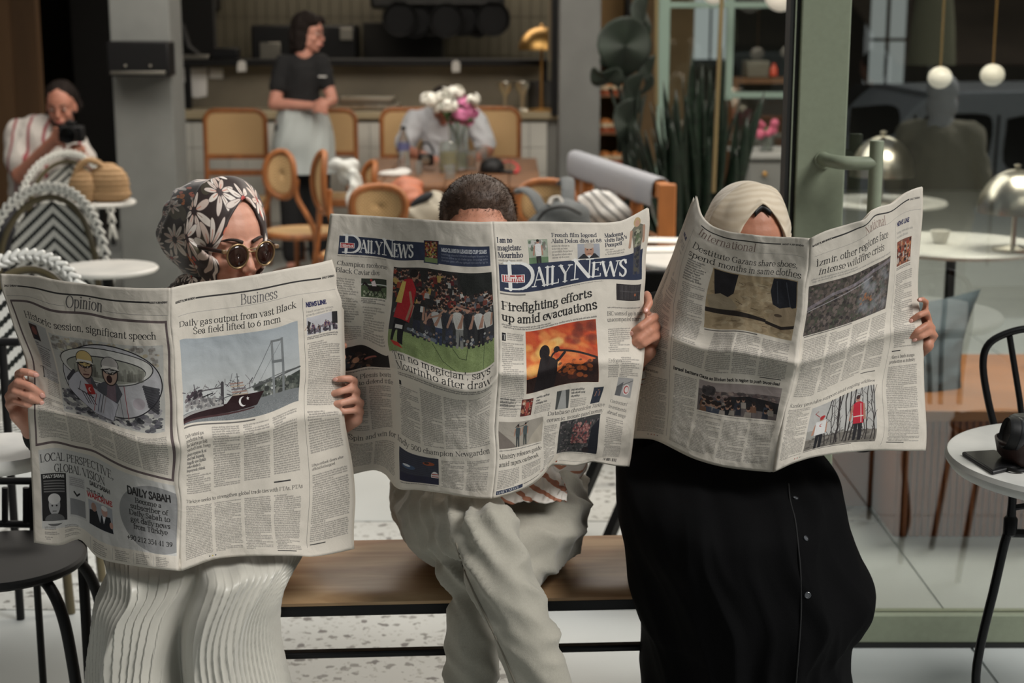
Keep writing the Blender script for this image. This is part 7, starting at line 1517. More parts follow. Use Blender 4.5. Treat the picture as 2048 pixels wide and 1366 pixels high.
def add_hand(mb, fingers, radii, wrist, wr=.026, elbow=None, er=.036, thumb=None, heel=None):
    for f, r in zip(fingers, radii): mb.chain(f, [r * k for k in np.linspace(1.04, .84, len(f))])
    bases = [f[0] for f in fingers]; w = np.array(wrist)
    for b, r in zip(bases, radii): mb.cap(b, r * 1.05, w * .45 + b * .55, .015); mb.cap(w * .45 + b * .55, .015, w, wr * .8)
    for a, b in zip(bases[:-1], bases[1:]): mb.cap(a * .8 + w * .2, .011, b * .8 + w * .2, .011)
    if heel is not None: mb.cap(w, wr * .8, np.array(heel), .015)
    if thumb is not None: mb.chain([w * .6 + bases[0] * .4] + thumb, [.018, .012, .0105, .009][:len(thumb) + 1])
    if elbow is not None: mb.cap(w, wr, w * .6 + np.array(elbow) * .4, er * .95); mb.cap(w * .6 + np.array(elbow) * .4, er * .95, elbow, er)
def nails(parent, fingers, Rs, n):
    for f, r in zip(fingers, Rs):
        d = f[-1] - f[-2]; d = d / np.linalg.norm(d); up = np.array([0, -1., .25]); up -= d * up.dot(d); up /= np.linalg.norm(up); sd = np.cross(d, up)
        MB().ell(f[-1] + d * r * .10 + up * r * .72, (r * .75, r * .55, r * .22), R=np.array([d, sd, up]).T, seg=12, rings=8).build('fingernail', M.setdefault('nail', mat('nail', (214, 160, 146), .3, coat=.3)), parent, 'all')
def finger(l): return [(a, b, c_) for a, b, c_ in l]
def wrinkle(amp, sx_, sy_, sz_, seed=0, ridge=.6):
    def f(c_, n_):
        a = np.empty(len(c_))
        for i, p in enumerate(c_):
            q = nz3(p[0] * sx_ + seed, p[1] * sy_, p[2] * sz_); a[i] = (1 - ridge) * q + ridge * (.5 - abs(nz3(p[0] * sx_ * 1.7 + 3, p[1] * sy_ * 1.7 + seed, p[2] * sz_ * 1.7)) * 2)
        return c_ + n_ * (a[:, None] * amp)
    return f
def torso_parts(mb, cx, Y, zpel, zsh, w=.17, dep=.10):
    mb.ell((cx, Y + .02, zpel), (w * .95, .12, .11)); mb.ell((cx, Y + .02, zpel + .16), (w * .82, dep, .16)); mb.ell((cx, Y, zsh - .13), (w * .95, dep * 1.05, .16)); mb.cap((cx - w * .85, Y, zsh - .03), .052, (cx + w * .85, Y, zsh - .03), .052); mb.ell((cx, Y, zsh), (.07, .06, .05))

# ===== left woman
WC = np.array([-.609, 3.26, 1.141]); WR = RT_(math.radians(40), math.radians(5))
woman = thing('person', 'woman in a floral headscarf and sunglasses reading at the left end of the bench', 'person', (-.6, 3.25, 0))
Ye = depth1(np.array([0.]), np.array([230.]))[0]; YeR = depth1(np.array([680.]), np.array([230.]))[0]
fl1 = [[(37, 748, .012), (46, 743, -.010), (58, 745, -.016), (71, 749, -.012)], [(24, 776, .022), (36, 764, -.008), (62, 773, -.019), (84, 789, -.012)], [(17, 793, .024), (30, 783, -.006), (60, 794, -.020), (83, 805, -.012)], [(17, 810, .024), (30, 803, -.002), (52, 809, -.014), (66, 813, -.010)]]
fr1 = [[(709, 762, .016), (700, 757, -.008), (686, 757, -.014), (673, 759, -.011)], [(714, 784, .024), (702, 777, -.008), (680, 783, -.017), (660, 789, -.011)], [(722, 806, .026), (707, 799, -.006), (682, 806, -.018), (657, 810, -.011)], [(722, 824, .026), (708, 821, -.004), (686, 823, -.014), (670, 821, -.010)]]
hl1 = hand_pts(fl1, Ye); hr1 = hand_pts(fr1, YeR); rl = [.0082, .0086, .0084, .0074]; rr_ = [.0074, .0080, .0078, .0070]
wl1 = W(66, 858, Ye + .055); wr1 = W(672, 858, YeR + .06)
el1 = np.array([-.915, 3.10, .72]); el2 = np.array([-.385, 3.16, .76])
mb = head_parts(WC, WR, 1.0, neck=(-.60, 3.31, .97))
mb.cap(WC + WR @ np.array((0, .02, -.06)), .05, (-.60, 3.31, .97), .06)
torso_parts(mb, -.61, 3.31, .56, 1.0, .16, .09)
add_hand(mb, hl1, rl, wl1, .024, el1, .034, heel=W(34, 830, Ye + .02), thumb=[W(60, 770, Ye + .02), W(80, 756, Ye + .014)]); add_hand(mb, hr1, rr_, wr1, .023, el2, .034, heel=W(711, 838, YeR + .02), thumb=[W(690, 780, YeR + .02), W(672, 770, YeR + .014)])
mb.cap(el1, .034, (-.78, 3.3, .96), .045); mb.cap(el2, .034, (-.45, 3.3, .96), .045)
for s_ in (-1, 1): mb.cap((-.60 + s_ * .07, 3.25, .54), .065, (-.61 + s_ * .07, 2.96, .49), .05); mb.cap((-.61 + s_ * .07, 2.96, .49), .045, (-.61 + s_ * .06, 2.98, .07), .035); mb.cap((-.61 + s_ * .06, 2.98, .05), .035, (-.61 + s_ * .06, 2.84, .03), .028)
body1 = link('body', remesh(mb, .0036, 3), SK1, woman, 'all')
nails(woman, hl1, rl, 4); nails(woman, hr1, rr_, 4); eyes(WC, WR, woman)
# jacket
mb = MB(); torso_parts(mb, -.61, 3.31, .60, 1.0, .185, .115)
def fray(w, e, f=.22): return w * (1 - f) + e * f
mb.cap(fray(wl1, el1, .12), .034, el1, .050); mb.cap(el1, .050, (-.79, 3.3, .96), .062); mb.cap(fray(wr1, el2, .12), .034, el2, .050); mb.cap(el2, .05, (-.44, 3.3, .96), .062)
mb.cap((-.70, 3.24, 1.00), .03, (-.735, 3.2, 1.005), .018)
link('jacket', remesh(mb, .009, 3, wrinkle(.008, 8, 8, 14, 2)), mat('black_jacket', (28, 28, 30), .85, bump=.2, bscale=300), woman, 'all')
# skirt: pleated, draped over both knees
def drape(rows, mfun, nm, m, parent, seg=360, seed=0):
    V = []
    for (z, xl_, xr_, yf, yb, ex) in rows:
        cx_ = (xl_ + xr_) / 2; a = (xr_ - xl_) / 2; cy = (yf + yb) / 2; b = (yb - yf) / 2; ring = []
        for k in range(seg):
            th = 2 * math.pi * k / seg; co, si = math.cos(th), math.sin(th)
            x = cx_ + a * math.copysign(abs(co) ** (2 / ex), co); y = cy - b * math.copysign(abs(si) ** (2 / ex), si)
            ring.append(mfun(x, y, z, th, cx_, a))
        V.append(ring)
    return MB().grid(np.array(V), closed_u=True).build(nm, m, parent, 'all')
def rows_from(tab, n):
    # tab rows: s, z, xl, xr, yf, yb, ex
    T_a = np.array(tab, float); s_ = np.linspace(T_a[0, 0], T_a[-1, 0], n)
    sp = spline(T_a, (len(T_a) - 1) * 12 + 1); return [tuple(np.interp(q, sp[:, 0], sp[:, i]) for i in range(1, 7)) for q in s_]
def PX(px, py, Y): p = W(px, py, Y); return p[0], p[2]
tab = []
for s_, (py, xl_, xr_, Y_, yb_, ex) in enumerate(((1000, 215, 560, 3.05, 3.42, 2.4), (1090, 178, 600, 2.92, 3.42, 2.4), (1130, 176, 614, 2.83, 3.42, 2.6), (1165, 188, 612, 2.775, 3.4, 2.8), (1200, 199, 588, 2.765, 3.2, 2.8), (1245, 184, 566, 2.765, 3.1, 2.8), (1300, 175, 556, 2.77, 3.08, 2.6), (1366, 170, 560, 2.78, 3.08, 2.5))):
    a = PX(xl_, py, Y_ + .12); b = PX(xr_, py, Y_ + .12); z_ = PX(400, py, Y_)[1]; tab.append((s_, z_, a[0], b[0], Y_, yb_, ex))
tab.append((9, .22, tab[-1][2] - .01, tab[-1][3] + .02, 2.78, 3.1, 2.4)); tab.append((11, .06, tab[-1][2] - .02, tab[-1][3] + .03, 2.77, 3.12, 2.3))
tab.insert(0, (-1, .70, -.76, -.46, 3.2, 3.42, 2.2))
def skf(x, y, z, th, cx_, a):
    fr = max(0, math.sin(th)); u_ = (x - cx_) / a; zz = min(1, max(0, (z - .25) / .35))
    kn = math.exp(-((u_ + .52) / .30) ** 2) + math.exp(-((u_ - .48) / .32) ** 2)
    y -= fr * (kn - .62) * (.050 + .02 * zz); y += fr * .05 * math.exp(-((u_ - .03) / .07) ** 2) * (1.2 - zz * .6)
    q = th * 44 / math.pi + 3.2 * z * (1 if u_ < 0 else -1) * 2 + .25 * nz3(u_ * 1.5, z * 2, 2); f_ = q - math.floor(q); pl = ((f_ ** 3) * .0050 - .002) * (.45 + .55 * smooth01((.60 - z) / .08))
    big = .014 * nz3(u_ * 3.4 + z * 1.5, z * 1.6, 7) + .012 * (.5 - abs(nz3(u_ * 3 - z * 2.5, z * 1.2, 17)) * 2)
    d = np.array([math.cos(th), -math.sin(th)]); return (x + d[0] * (pl + big), y + d[1] * (pl + big * 1.4), z + .006 * nz3(u_ * 6, z * 8, 1))
def silk():
    m = mat('cream_satin', (184, 181, 171), .42, 0, var=.03, scale=6, spec=.5, sheen=.3); return m
drape(rows_from(tab, 90), skf, 'skirt', silk(), woman, 900)
# headscarf, floral print on a parametric shell
def flower_canvas():
    c = Canvas(700, 500, 2.0, (50, 38, 36)); rs = np.random.RandomState(4)
    for i in range(60): c.ell(rs.uniform(0, 700), rs.uniform(0, 500), rs.uniform(10, 26), rs.uniform(6, 14), [(70, 64, 52), (96, 90, 74), (60, 44, 44)][rs.randint(3)], rot=rs.uniform(0, 3))
    for i in range(52):
        x, y = rs.uniform(0, 700), rs.uniform(0, 500)
        for k in range(7): c.ell(x + rs.uniform(-14, 14), y + rs.uniform(-18, 18), rs.uniform(3, 6), rs.uniform(3, 6), [(214, 124, 60), (196, 84, 70), (206, 110, 86)][i % 3])
        for k in range(6): c.ell(x + rs.uniform(-13, 13), y + rs.uniform(-17, 17), 1.2, 1.2, (44, 30, 28))
    for i in range(96):
        x, y = (i % 12) * 60 + rs.uniform(-16, 16), (i // 12) * 64 + rs.uniform(-18, 18); r = rs.uniform(26, 37); a0 = rs.uniform(0, 6.3); n_ = rs.randint(8, 11)
        for k in range(n_):
            a = a0 + k * 2 * math.pi / n_; rr2 = r * rs.uniform(.8, 1.1); px_, py_ = x + math.cos(a) * rr2 * .62, y + math.sin(a) * rr2 * .62
            c.ell(px_, py_, rr2 * .44, rr2 * .155, (96, 80, 76), rot=a); c.ell(px_, py_, rr2 * .42, rr2 * .135, [(226, 216, 206), (214, 200, 190), (230, 222, 214), (206, 186, 174)][rs.randint(4)], rot=a)
            c.seg(x + math.cos(a) * r * .2, y + math.sin(a) * r * .2, x + math.cos(a) * r * .55, y + math.sin(a) * r * .55, 1.3, [(206, 130, 110), (150, 120, 110)][rs.randint(2)], .8)
        c.ell(x, y, r * .15, r * .15, [(50, 38, 40), (176, 60, 54), (60, 44, 44)][rs.randint(3)])
    return c
fm = image_mat('floral_scarf', flower_canvas().a, .5, spec=.4, sheen=.2)
HE = [((0, .012, .040), (.073, .092, .082)), ((0, -.030, .028), (.064, .056, .062)), ((0, -.024, -.035), (.060, .058, .062)), ((0, -.034, -.080), (.042, .044, .032)), ((.036, -.056, -.03), (.022, .024, .022)), ((-.036, -.056, -.03), (.022, .024, .022))]
def hfront(x, z):
    y = .03
    for c_, r in HE:
        q = 1 - ((x - c_[0]) / (r[0] + .004)) ** 2 - ((z - c_[2]) / (r[2] + .004)) ** 2
        if q > 0: y = min(y, c_[1] - (r[1] + .003) * math.sqrt(q))
    return y
def pushout(p, m):
    for c_, r in HE[:4]:
        c_ = np.array(c_); r = np.array(r) + m; q = (p - c_) / r; n_ = math.sqrt(q.dot(q))
        if n_ < 1: p = c_ + (p - c_) / max(n_, .2)
    return p
def scarf(c, R, openf, backf, m, parent, thick=.014, fold=.006, seed=0, nf=110, ns=70, neck=None, pointed=0, us=1.0, back_extra=.05, tail=None):
    """rings run round the face opening (angle f), rows go from the opening edge over the skull to the nape"""
    V = np.zeros((ns, nf, 3)); UV = np.zeros((ns, nf, 2))
    for j in range(nf):
        f = 2 * math.pi * j / nf; cx_, cz_ = math.cos(f), math.sin(f); ox, oy, oz = openf(f)
        for i in range(ns):
            s = i / (ns - 1)
            if i == 0: p = np.array([ox, oy + .012, oz])          # folded-in edge
            else:
                w_ = s; al = w_ * math.pi * .5                # sweep from the face ring to the back pole
                rx, rzt, rzb, ry = backf
                rz_ = rzt if cz_ > 0 else rzb
                ex = rx * cx_; ez = rz_ * cz_
                # blend opening ring -> widest skull ring -> pole at the back
                if s < .35:
                    t_ = smooth01(s / .35); p = np.array([ox * (1 - t_) + ex * t_, oy * (1 - t_) + .0 * t_ + .00, oz * (1 - t_) + (ez + .03) * t_]); bul = math.sin(s / .35 * math.pi) * .006; p[0] += bul * cx_; p[2] += bul * cz_
                else:
                    q = (s - .35) / .65 * math.pi / 2; p = np.array([ex * math.cos(q), ry * math.sin(q), (ez) * math.cos(q) + .03 - back_extra * math.sin(q)])
                n3 = nz3(f * 1.6 + seed, s * 2.2, 1.0 + seed); n4 = .5 - abs(nz3(f * .9 + seed, s * 5, 4.0)) * 2
                k_ = 1 + (fold * n3 + fold * n4 * (.4 + s)) / .09; mid = np.array([0, .02, .03]); p = pushout(mid + (p - mid) * k_, .003 + .008 * min(1, s * 6))
            V[i, j] = c + R @ p; UV[i, j] = (.5 + (.06 + .42 * s) * cx_ * us, .5 + (.08 + .42 * s) * cz_ * us)
    mb_ = MB().grid(V, closed_u=True); me = mb_.mesh('headscarf'); uvl = me.uv_layers.new(name='UVMap'); uvf = UV.reshape(-1, 2)
    for lp in me.loops: uvl.data[lp.index].uv = uvf[lp.vertex_index]
    o = link('headscarf', me, m, parent, 'all', solid=.0025)
    # neck wrap below
    if neck is not None:
        nk = np.array(neck); n_ = 22; Vn = np.zeros((n_, 80, 3)); top = c + R @ np.array([0, .012, -.075])
        for i in range(n_):
            s = i / (n_ - 1); cc_ = top * (1 - s) + nk * s; rad = .078 + .085 * s ** 1.6
            for j in range(80):
                f = 2 * math.pi * j / 80; k_ = 1 + .07 * (.5 - abs(nz3(math.cos(f) * 1.5 + seed, s * 5 + math.sin(f), 2)) * 2) + .05 * nz3(f, s * 3, seed)
                Vn[i, j] = cc_ + np.array([math.cos(f) * rad * k_ * 1.1, math.sin(f) * rad * k_ * .95, .012 * math.sin(f * 2 + s * 4)])
        mb2 = MB().grid(Vn, closed_u=True); me = mb2.mesh('scarf_wrap'); uvl = me.uv_layers.new(name='UVMap')
        for lp in me.loops: i_, j_ = divmod(lp.vertex_index, 80); uvl.data[lp.index].uv = (.08 + .8 * abs(j_ / 40 - 1), .1 + .3 * i_ / n_)
        link('scarf_wrap', me, m, parent, 'all', solid=.0025)
    return o
def open1(f):
    s_, c_ = math.sin(f), math.cos(f); x = .053 * math.copysign(abs(c_) ** (1.15 if s_ > 0 else .9), c_) - .004 + .016 * max(0, s_) ** 1.5; z = -.012 + (.114 if s_ > 0 else .095) * s_
    return x, hfront(x, z) - .004, z
scarf(WC, WR, open1, (.091, .112, .125, .235), fm, woman, fold=.006, seed=1, neck=(-.62, 3.30, .99), us=1.0, back_extra=.03)
# sunglasses
sg = thing('sunglasses', 'round tortoise and gold sunglasses worn by the woman in the floral headscarf', 'sunglasses', tuple(WC + WR @ np.array([0, -.11, 0])))
gm = mat('gold_frame', (150, 126, 92), .3, .7); gf = mat('brown_temple', (44, 28, 24), .35); lens = mat('brown_lens', (40, 22, 18), .05, coat=.5); lens.node_tree.nodes['Principled BSDF'].inputs['Alpha'].default_value = .88
G0 = np.array([0, -.004, -.002])
for s_ in (-1, 1):
    cen = np.array([s_ * .0325, -.106 + .0, -.001]) + G0; Rl = rotz(s_ * .12); pts = []
    for th in np.linspace(0, 2 * math.pi, 33)[:-1]:
        pts.append(WC + WR @ (cen + Rl @ np.array([.0232 * math.cos(th) * (1 + .05 * math.sin(th)), 0, .0245 * math.sin(th) * (1 + (.04 if math.sin(th) < 0 else 0))])))
    MB().tube(pts, .0021, 8, closed=True).build('rim', gm, sg, 'all')
    cc_ = WC + WR @ cen; V = np.array([[cc_ + (p - cc_) * k_ + WR @ np.array([0, -.003 * (1 - k_ * k_), 0]) for p in pts] for k_ in (.98, .66, .33, .02)]); MB().grid(V, closed_u=True).build('lens', lens, sg, 'all', solid=.0012)
    hx = WC + WR @ (np.array([s_ * .062, -.101, .010]) + G0); MB().obox(hx, (.010, .008, .009), WR).build('hinge', mat('hinge_shell', (120, 96, 70), .3), sg, bevel=.002)
    MB().tube([hx, WC + WR @ np.array([s_ * .079, -.05, .006]), WC + WR @ np.array([s_ * .082, .01, .002])], .0026, 8, flat=1.6).build('temple', gf, sg, 'all')
MB().tube(spline([WC + WR @ (np.array([x_, -.109 - .002 * (1 - abs(x_) / .01), .007]) + G0) for x_ in (-.0085, -.003, .003, .0085)], 10), .0017, 8).build('bridge', gm, sg, 'all')
MB().tube(spline([WC + WR @ (np.array([x_, -.109, .013]) + G0) for x_ in (-.014, -.003, .003, .014)], 10), .0014, 8).build('brow_bar', gm, sg, 'all')

# ===== man in the middle
MC = np.array([-.0735, 3.30, 1.147]); MR = RT_(math.radians(3), math.radians(10))
man = thing('person', 'short haired man in a striped shirt and grey trousers with crossed legs', 'person', (-.05, 3.3, 0))
YmR = depth2(np.array([680.]), np.array([210.]))[0]; YmL = depth2(np.array([10.]), np.array([240.]))[0]
fm1 = [[(1294, 590, .022), (1299, 606, -.004), (1291, 622, -.016)], [(1309, 634, .024), (1299, 640, -.010), (1280, 654, -.021), (1265, 665, -.012)], [(1313, 653, .026), (1300, 661, -.010), (1278, 679, -.022), (1260, 690, -.012)], [(1319, 671, .028), (1306, 676, -.006), (1287, 688, -.018), (1275, 692, -.012)]]
hm1 = hand_pts(fm1, YmR - .010); rm1 = [.0084, .0090, .0090, .0086]
fm2 = [[(664, 690, .022), (676, 686, -.004), (688, 692, -.014)], [(660, 712, .022), (672, 708, -.004), (686, 714, -.014)], [(662, 732, .022), (672, 730, -.004), (682, 733, -.014)], [(664, 750, .022), (672, 748, -.002), (680, 750, -.012)]]
hm2 = hand_pts(fm2, YmL - .004); rm2 = [.009] * 4
wm1 = W(1262, 730, YmR + .07); wm2 = W(676, 760, YmL + .06); em1 = np.array([.19, 3.22, .80]); em2 = np.array([-.31, 3.22, .80])
mb = head_parts(MC, MR, 1.03, neck=(-.06, 3.36, 1.0)); torso_parts(mb, -.03, 3.36, .56, 1.03, .17, .10)
add_hand(mb, hm1, rm1, wm1, .027, em1, .04, heel=W(1298, 704, YmR + .015), thumb=[W(1290, 650, YmR + .02), W(1270, 636, YmR + .012)]); add_hand(mb, hm2, rm2, wm2, .027, em2, .04, heel=W(664, 768, YmL + .02), thumb=[W(676, 700, YmL + .03), W(690, 690, YmL + .014)])
mb.cap(em1, .04, (.16, 3.34, .99), .052); mb.cap(em2, .04, (-.24, 3.34, .99), .052)
body2 = link('body', remesh(mb, .0038, 3), SK2, man, 'all'); nails(man, hm1, rm1, 4); nails(man, hm2[:2], rm2, 2); eyes(MC, MR, man, 1.03)
# hair
hm = MB()
def hp(p, r, Rl=None): hm.ell(MC + MR @ (np.array(p) * 1.03), np.array(r) * 1.03, R=MR, seg=24, rings=16)
hp((0, .020, .050), (.079, .092, .078)); hp((0, -.008, .088), (.060, .058, .040)); hp((-.004, -.036, .100), (.042, .026, .020))
for s_ in (-1, 1): hp((s_ * .068, -.006, .036), (.012, .034, .044))
def cut(c_, n_):
    return c_ + n_ * np.array([[.0018 * nz3(p[0] * 90, p[1] * 40, p[2] * 90)] for p in c_])
hme = remesh(hm, .0038, 4, cut)
hairm = mat('brown_hair', (70, 53, 42), .6, 0, var=.2, scale=120, stretch=(1, .25, 1), bump=.2, bscale=400)
hair = link('hair', hme, hairm, man, 'all')
co = coords(hme); nn = np.empty(len(co) * 3, np.float32); hme.vertices.foreach_get('normal', nn); nn = nn.reshape(-1, 3)
hs = MB(); sel = rng.choice(len(co), 7000); Vs = []; Fs = []
for k_ in sel:
    p = co[k_]; n_ = nn[k_]; lp = MR.T @ (p - MC)
    comb = MR @ np.array([.25 * np.sign(lp[0]) + .3, -.9, -.2]); d = n_ * .45 + comb * .75 + rng.randn(3) * .22; d /= np.linalg.norm(d); L_ = rng.uniform(.005, .011) if lp[2] > .05 else rng.uniform(.003, .006)
    sd = np.cross(d, n_); sd = sd / (np.linalg.norm(sd) + 1e-6) * .00055; i0 = len(Vs); Vs += [p - sd, p + sd, p + d * L_]; Fs.append((i0, i0 + 1, i0 + 2))
so = MB().add(Vs, Fs).build('hair_strands', hairm, man, smooth=False); so['kind'] = 'stuff'
# shirt
def rust_stripes():
    return stripes('rust_striped_shirt', (206, 200, 192), (160, 108, 84), 22, (0, 1.2, .5), .80, .6)
mb = MB(); torso_parts(mb, -.03, 3.36, .62, 1.03, .20, .125); mb.ell((.02, 3.22, .66), (.15, .09, .06)); pass; mb.cap(em1, .055, (.17, 3.34, .99), .07); mb.cap(em2, .055, (-.25, 3.34, .99), .07); mb.cap(fray(wm1, em1, .2), .05, em1, .055); mb.cap(fray(wm2, em2, .2), .05, em2, .055)
link('shirt', remesh(mb, .009, 3, wrinkle(.012, 9, 9, 16, 5)), rust_stripes(), man, 'all')
M['rs'] = stripes('rust_striped_hem', (208, 202, 194), (158, 104, 80), 16, (.3, 1.1, .2), .80, 1.5)
tp = spline([W(978, 955, 3.10), W(1030, 950, 3.12), W(1070, 938, 3.14), W(1100, 934, 3.14), W(1122, 955, 3.10), W(1134, 985, 3.06)], 60); bo = spline([W(982, 1000, 2.93), W(1022, 1008, 2.94), W(1062, 1002, 2.955), W(1090, 1010, 2.96), W(1112, 1004, 2.97), W(1132, 1003, 2.99)], 60)
V = np.array([[tp[j] * (1 - i / 29) + bo[j] * (i / 29) + np.array([0, -.02 * math.sin(i / 29 * math.pi), .012 * math.sin(i / 29 * math.pi)]) + np.array([0, -.5, .8]) * (.011 * (.5 - abs(nz3(i * .10 + j * .03, j * .13, 3)) * 2)) for j in range(60)] for i in range(30)])
MB().grid(V).build('shirt_hem', M['rs'], man, 'all', solid=.003)
# trousers
tm = mat('grey_beige_linen', (158, 154, 142), .85, 0, var=.04, scale=220, bump=.15, bscale=500, sheen=.2)
mb = MB(); kR = W(975, 1050, 2.80); kR[2] -= .015; hipR = np.array([-.145, 3.27, .585]); hipL = np.array([.055, 3.27, .575])
shR = [kR, W(1010, 1180, 2.76), W(1058, 1300, 2.755), W(1105, 1420, 2.76), W(1150, 1540, 2.78)]
mb.cap(hipR, .120, hipR * .45 + kR * .55 + np.array([-.035, 0, -.015]), .095); mb.cap(hipR * .45 + kR * .55 + np.array([-.035, 0, -.015]), .095, kR, .060)
mb.chain(shR, [.062, .062, .060, .058, .064]); mb.cap(hipR, .115, hipL, .115); mb.ell((-.045, 3.34, .60), (.18, .12, .12))
kL = W(985, 1150, 2.93); shL = [kL, W(950, 1250, 2.90), W(935, 1366, 2.88), W(925, 1480, 2.88), W(918, 1600, 2.88)]
mb.cap(hipL, .115, hipL * .5 + kL * .5 + np.array([.055, 0, .02]), .095); mb.cap(hipL * .5 + kL * .5 + np.array([.055, 0, .02]), .095, kL, .068); mb.chain(shL, [.066, .056, .054, .054, .060])
mb.ell((.10, 3.16, .60), (.055, .10, .07)); mb.ell((-.20, 3.22, .575), (.055, .10, .09)); mb.ell((-.10, 2.93, .545), (.05, .07, .06))
def trw(c_, n_):
    out = c_.copy()
    for i, p in enumerate(c_):
        k_ = 1.0; low = smooth01((.60 - p[2]) / .15)
        a = nz3(p[0] * 9 + p[2] * 6, p[1] * 4, p[2] * 3.2 + 5) * .5 + (.5 - abs(nz3(p[0] * 15 + p[2] * 13, p[1] * 6, p[2] * 5 - p[0] * 8)) * 2) * .5
        b = (.5 - abs(nz3(p[0] * 7 + 1, p[1] * 13 + p[2] * 9, p[2] * 10)) * 2)
        g = math.exp(-((p[0] + .10) / .09) ** 2) * float(smooth01((p[2] - .44) / .08)); fo = (.5 - abs(math.sin(p[0] * 60 + p[2] * 48 - p[1] * 18 + 2.6 * nz3(p[0] * 5, p[1] * 5, p[2] * 5)))) * .016 * g
        g2 = float(smooth01((p[0] - .04) / .04) * smooth01((p[2] - .40) / .06)); fo += (.5 - abs(math.sin(p[2] * 62 + p[0] * 26 + 2.5 * nz3(p[0] * 6, p[1] * 6, p[2] * 6)))) * .013 * g2
        out[i] = p + n_[i] * (fo + (a * .018) * (.4 + .6 * low) + b * .022 * (1 - low))
    return out
link('trousers', remesh(mb, .0075, 5, trw), tm, man, 'all')
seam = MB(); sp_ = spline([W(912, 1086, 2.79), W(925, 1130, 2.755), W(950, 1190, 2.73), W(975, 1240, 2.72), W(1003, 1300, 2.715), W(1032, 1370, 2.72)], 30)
dg_ = bpy.context.evaluated_depsgraph_get()
from mathutils.bvhtree import BVHTree
tro = [o for o in man.children if o.name.startswith('trousers')][0]; bvh = BVHTree.FromPolygons([v.co[:] for v in tro.data.vertices], [p.vertices[:] for p in tro.data.polygons])
sq = [];
for p in sp_:
    d = p - CAMP; d /= np.linalg.norm(d); h = bvh.ray_cast(Vector(CAMP), Vector(d))
    if h[0] is not None: sq.append(np.array(h[0]) - d * .0005)
if len(sq) > 4: seam.tube(sq, .0022, 6).build('seam', mat('seam_tone', (124, 118, 106), .9), man, 'all')  # seam line in a darker tone than the trousers
for a_, b_ in ((shR[-1], 0), (shL[-1], 0)):
    f0 = np.array(a_); f0[2] = max(f0[2], .11); fo = np.array([f0[0], f0[1] - .02, .05 if a_ is shL[-1] else f0[2] - .07]); link('shoe', remesh(MB().cap(fo + np.array([0, .05, 0]), .045, fo + np.array([0, -.13, -.012]), .034), .008, 3), M.setdefault('shoe', mat('dark_shoe', (40, 34, 32), .5)), man, 'all')
    link('ankle', remesh(MB().cap(a_, .036, fo, .036), .007, 2), SK2, man, 'all')

# ===== woman at the right
QC = np.array([.505, 3.30, 1.132]); QR = RT_(math.radians(14), math.radians(10))
rw = thing('person', 'woman in a cream headscarf and a long black buttoned robe', 'person', (.5, 3.3, 0))
YqR = depth3(np.array([680.]), np.array([240.]))[0]
fq = [[(1851, 617, .014), (1852, 604, .002), (1846, 599, -.008), (1838, 600, -.012)], [(1857, 640, .024), (1853, 625, -.004), (1838, 630, -.016), (1822, 641, -.012)], [(1864, 655, .026), (1852, 651, -.008), (1834, 662, -.019), (1816, 674, -.012)], [(1870, 671, .028), (1859, 666, -.002), (1842, 674, -.014), (1830, 679, -.011)]]
hq = hand_pts(fq, YqR - .004); rq = [.0062, .0072, .0074, .0068]; wq = W(1822, 712, YqR + .065); eq = np.array([.74, 3.18, .76])
YqL = depth3(np.array([10.]), np.array([300.]))[0]
fq2 = [[(1278, 690, .03), (1288, 684, .004), (1300, 690, -.004)], [(1274, 712, .03), (1284, 706, .004), (1298, 712, -.004)]]
wq2 = W(1300, 760, YqL + .07); eq2 = np.array([.30, 3.2, .76])
mb = head_parts(QC, QR, .98, neck=(.50, 3.35, .98)); torso_parts(mb, .49, 3.35, .56, 1.0, .155, .09)
add_hand(mb, hq, rq, wq, .022, eq, .034, heel=W(1853, 690, YqR + .015), thumb=[W(1850, 650, YqR + .03), W(1832, 640, YqR + .014)])
h2 = [[W(px, py, YqL + .02) for px, py in q] for q in (((1300, 700), (1320, 698), (1336, 702)), ((1300, 718), (1322, 718), (1340, 722)), ((1302, 736), (1322, 738), (1338, 742)), ((1304, 752), (1320, 756), (1334, 760)))]
add_hand(mb, h2, [.0072] * 4, wq2, .022, eq2, .034)
mb.cap(eq, .034, (.66, 3.33, .96), .045); mb.cap(eq2, .034, (.34, 3.33, .96), .045)
body3 = link('body', remesh(mb, .0038, 3), SK3, rw, 'all'); nails(rw, hq, rq, 4); eyes(QC, QR, rw, .98)
def cream():
    m = bpy.data.materials.new('cream_scarf'); m.use_nodes = True; n = m.node_tree.nodes; l = m.node_tree.links; b = n['Principled BSDF']
    u = n.new('ShaderNodeUVMap'); w = n.new('ShaderNodeTexWave'); w.wave_type = 'RINGS'; w.inputs['Scale'].default_value = 14; w.inputs['Distortion'].default_value = 3; w.inputs['Detail'].default_value = 2
    mp = n.new('ShaderNodeMapping'); mp.inputs['Location'].default_value = (-.5, -.5, 0); l.new(u.outputs[0], mp.inputs[0]); l.new(mp.outputs[0], w.inputs[0])
    r = n.new('ShaderNodeValToRGB'); e = r.color_ramp.elements; e[0].position = .1; e[0].color = (*S((198, 182, 158)), 1); e[1].position = .9; e[1].color = (*S((210, 196, 174)), 1); l.new(w.outputs[1], r.inputs[0]); l.new(r.outputs[0], b.inputs['Base Color']); b.inputs['Roughness'].default_value = .7; b.inputs['Sheen Weight'].default_value = .3
    return m
def open3(f):
    s_, c_ = math.sin(f), math.cos(f); x = .061 * math.copysign(abs(c_) ** (1.35 if s_ > 0 else .9), c_); z = -.012 + (.116 if s_ > 0 else .09) * s_
    return x, hfront(x, z) - .004, z
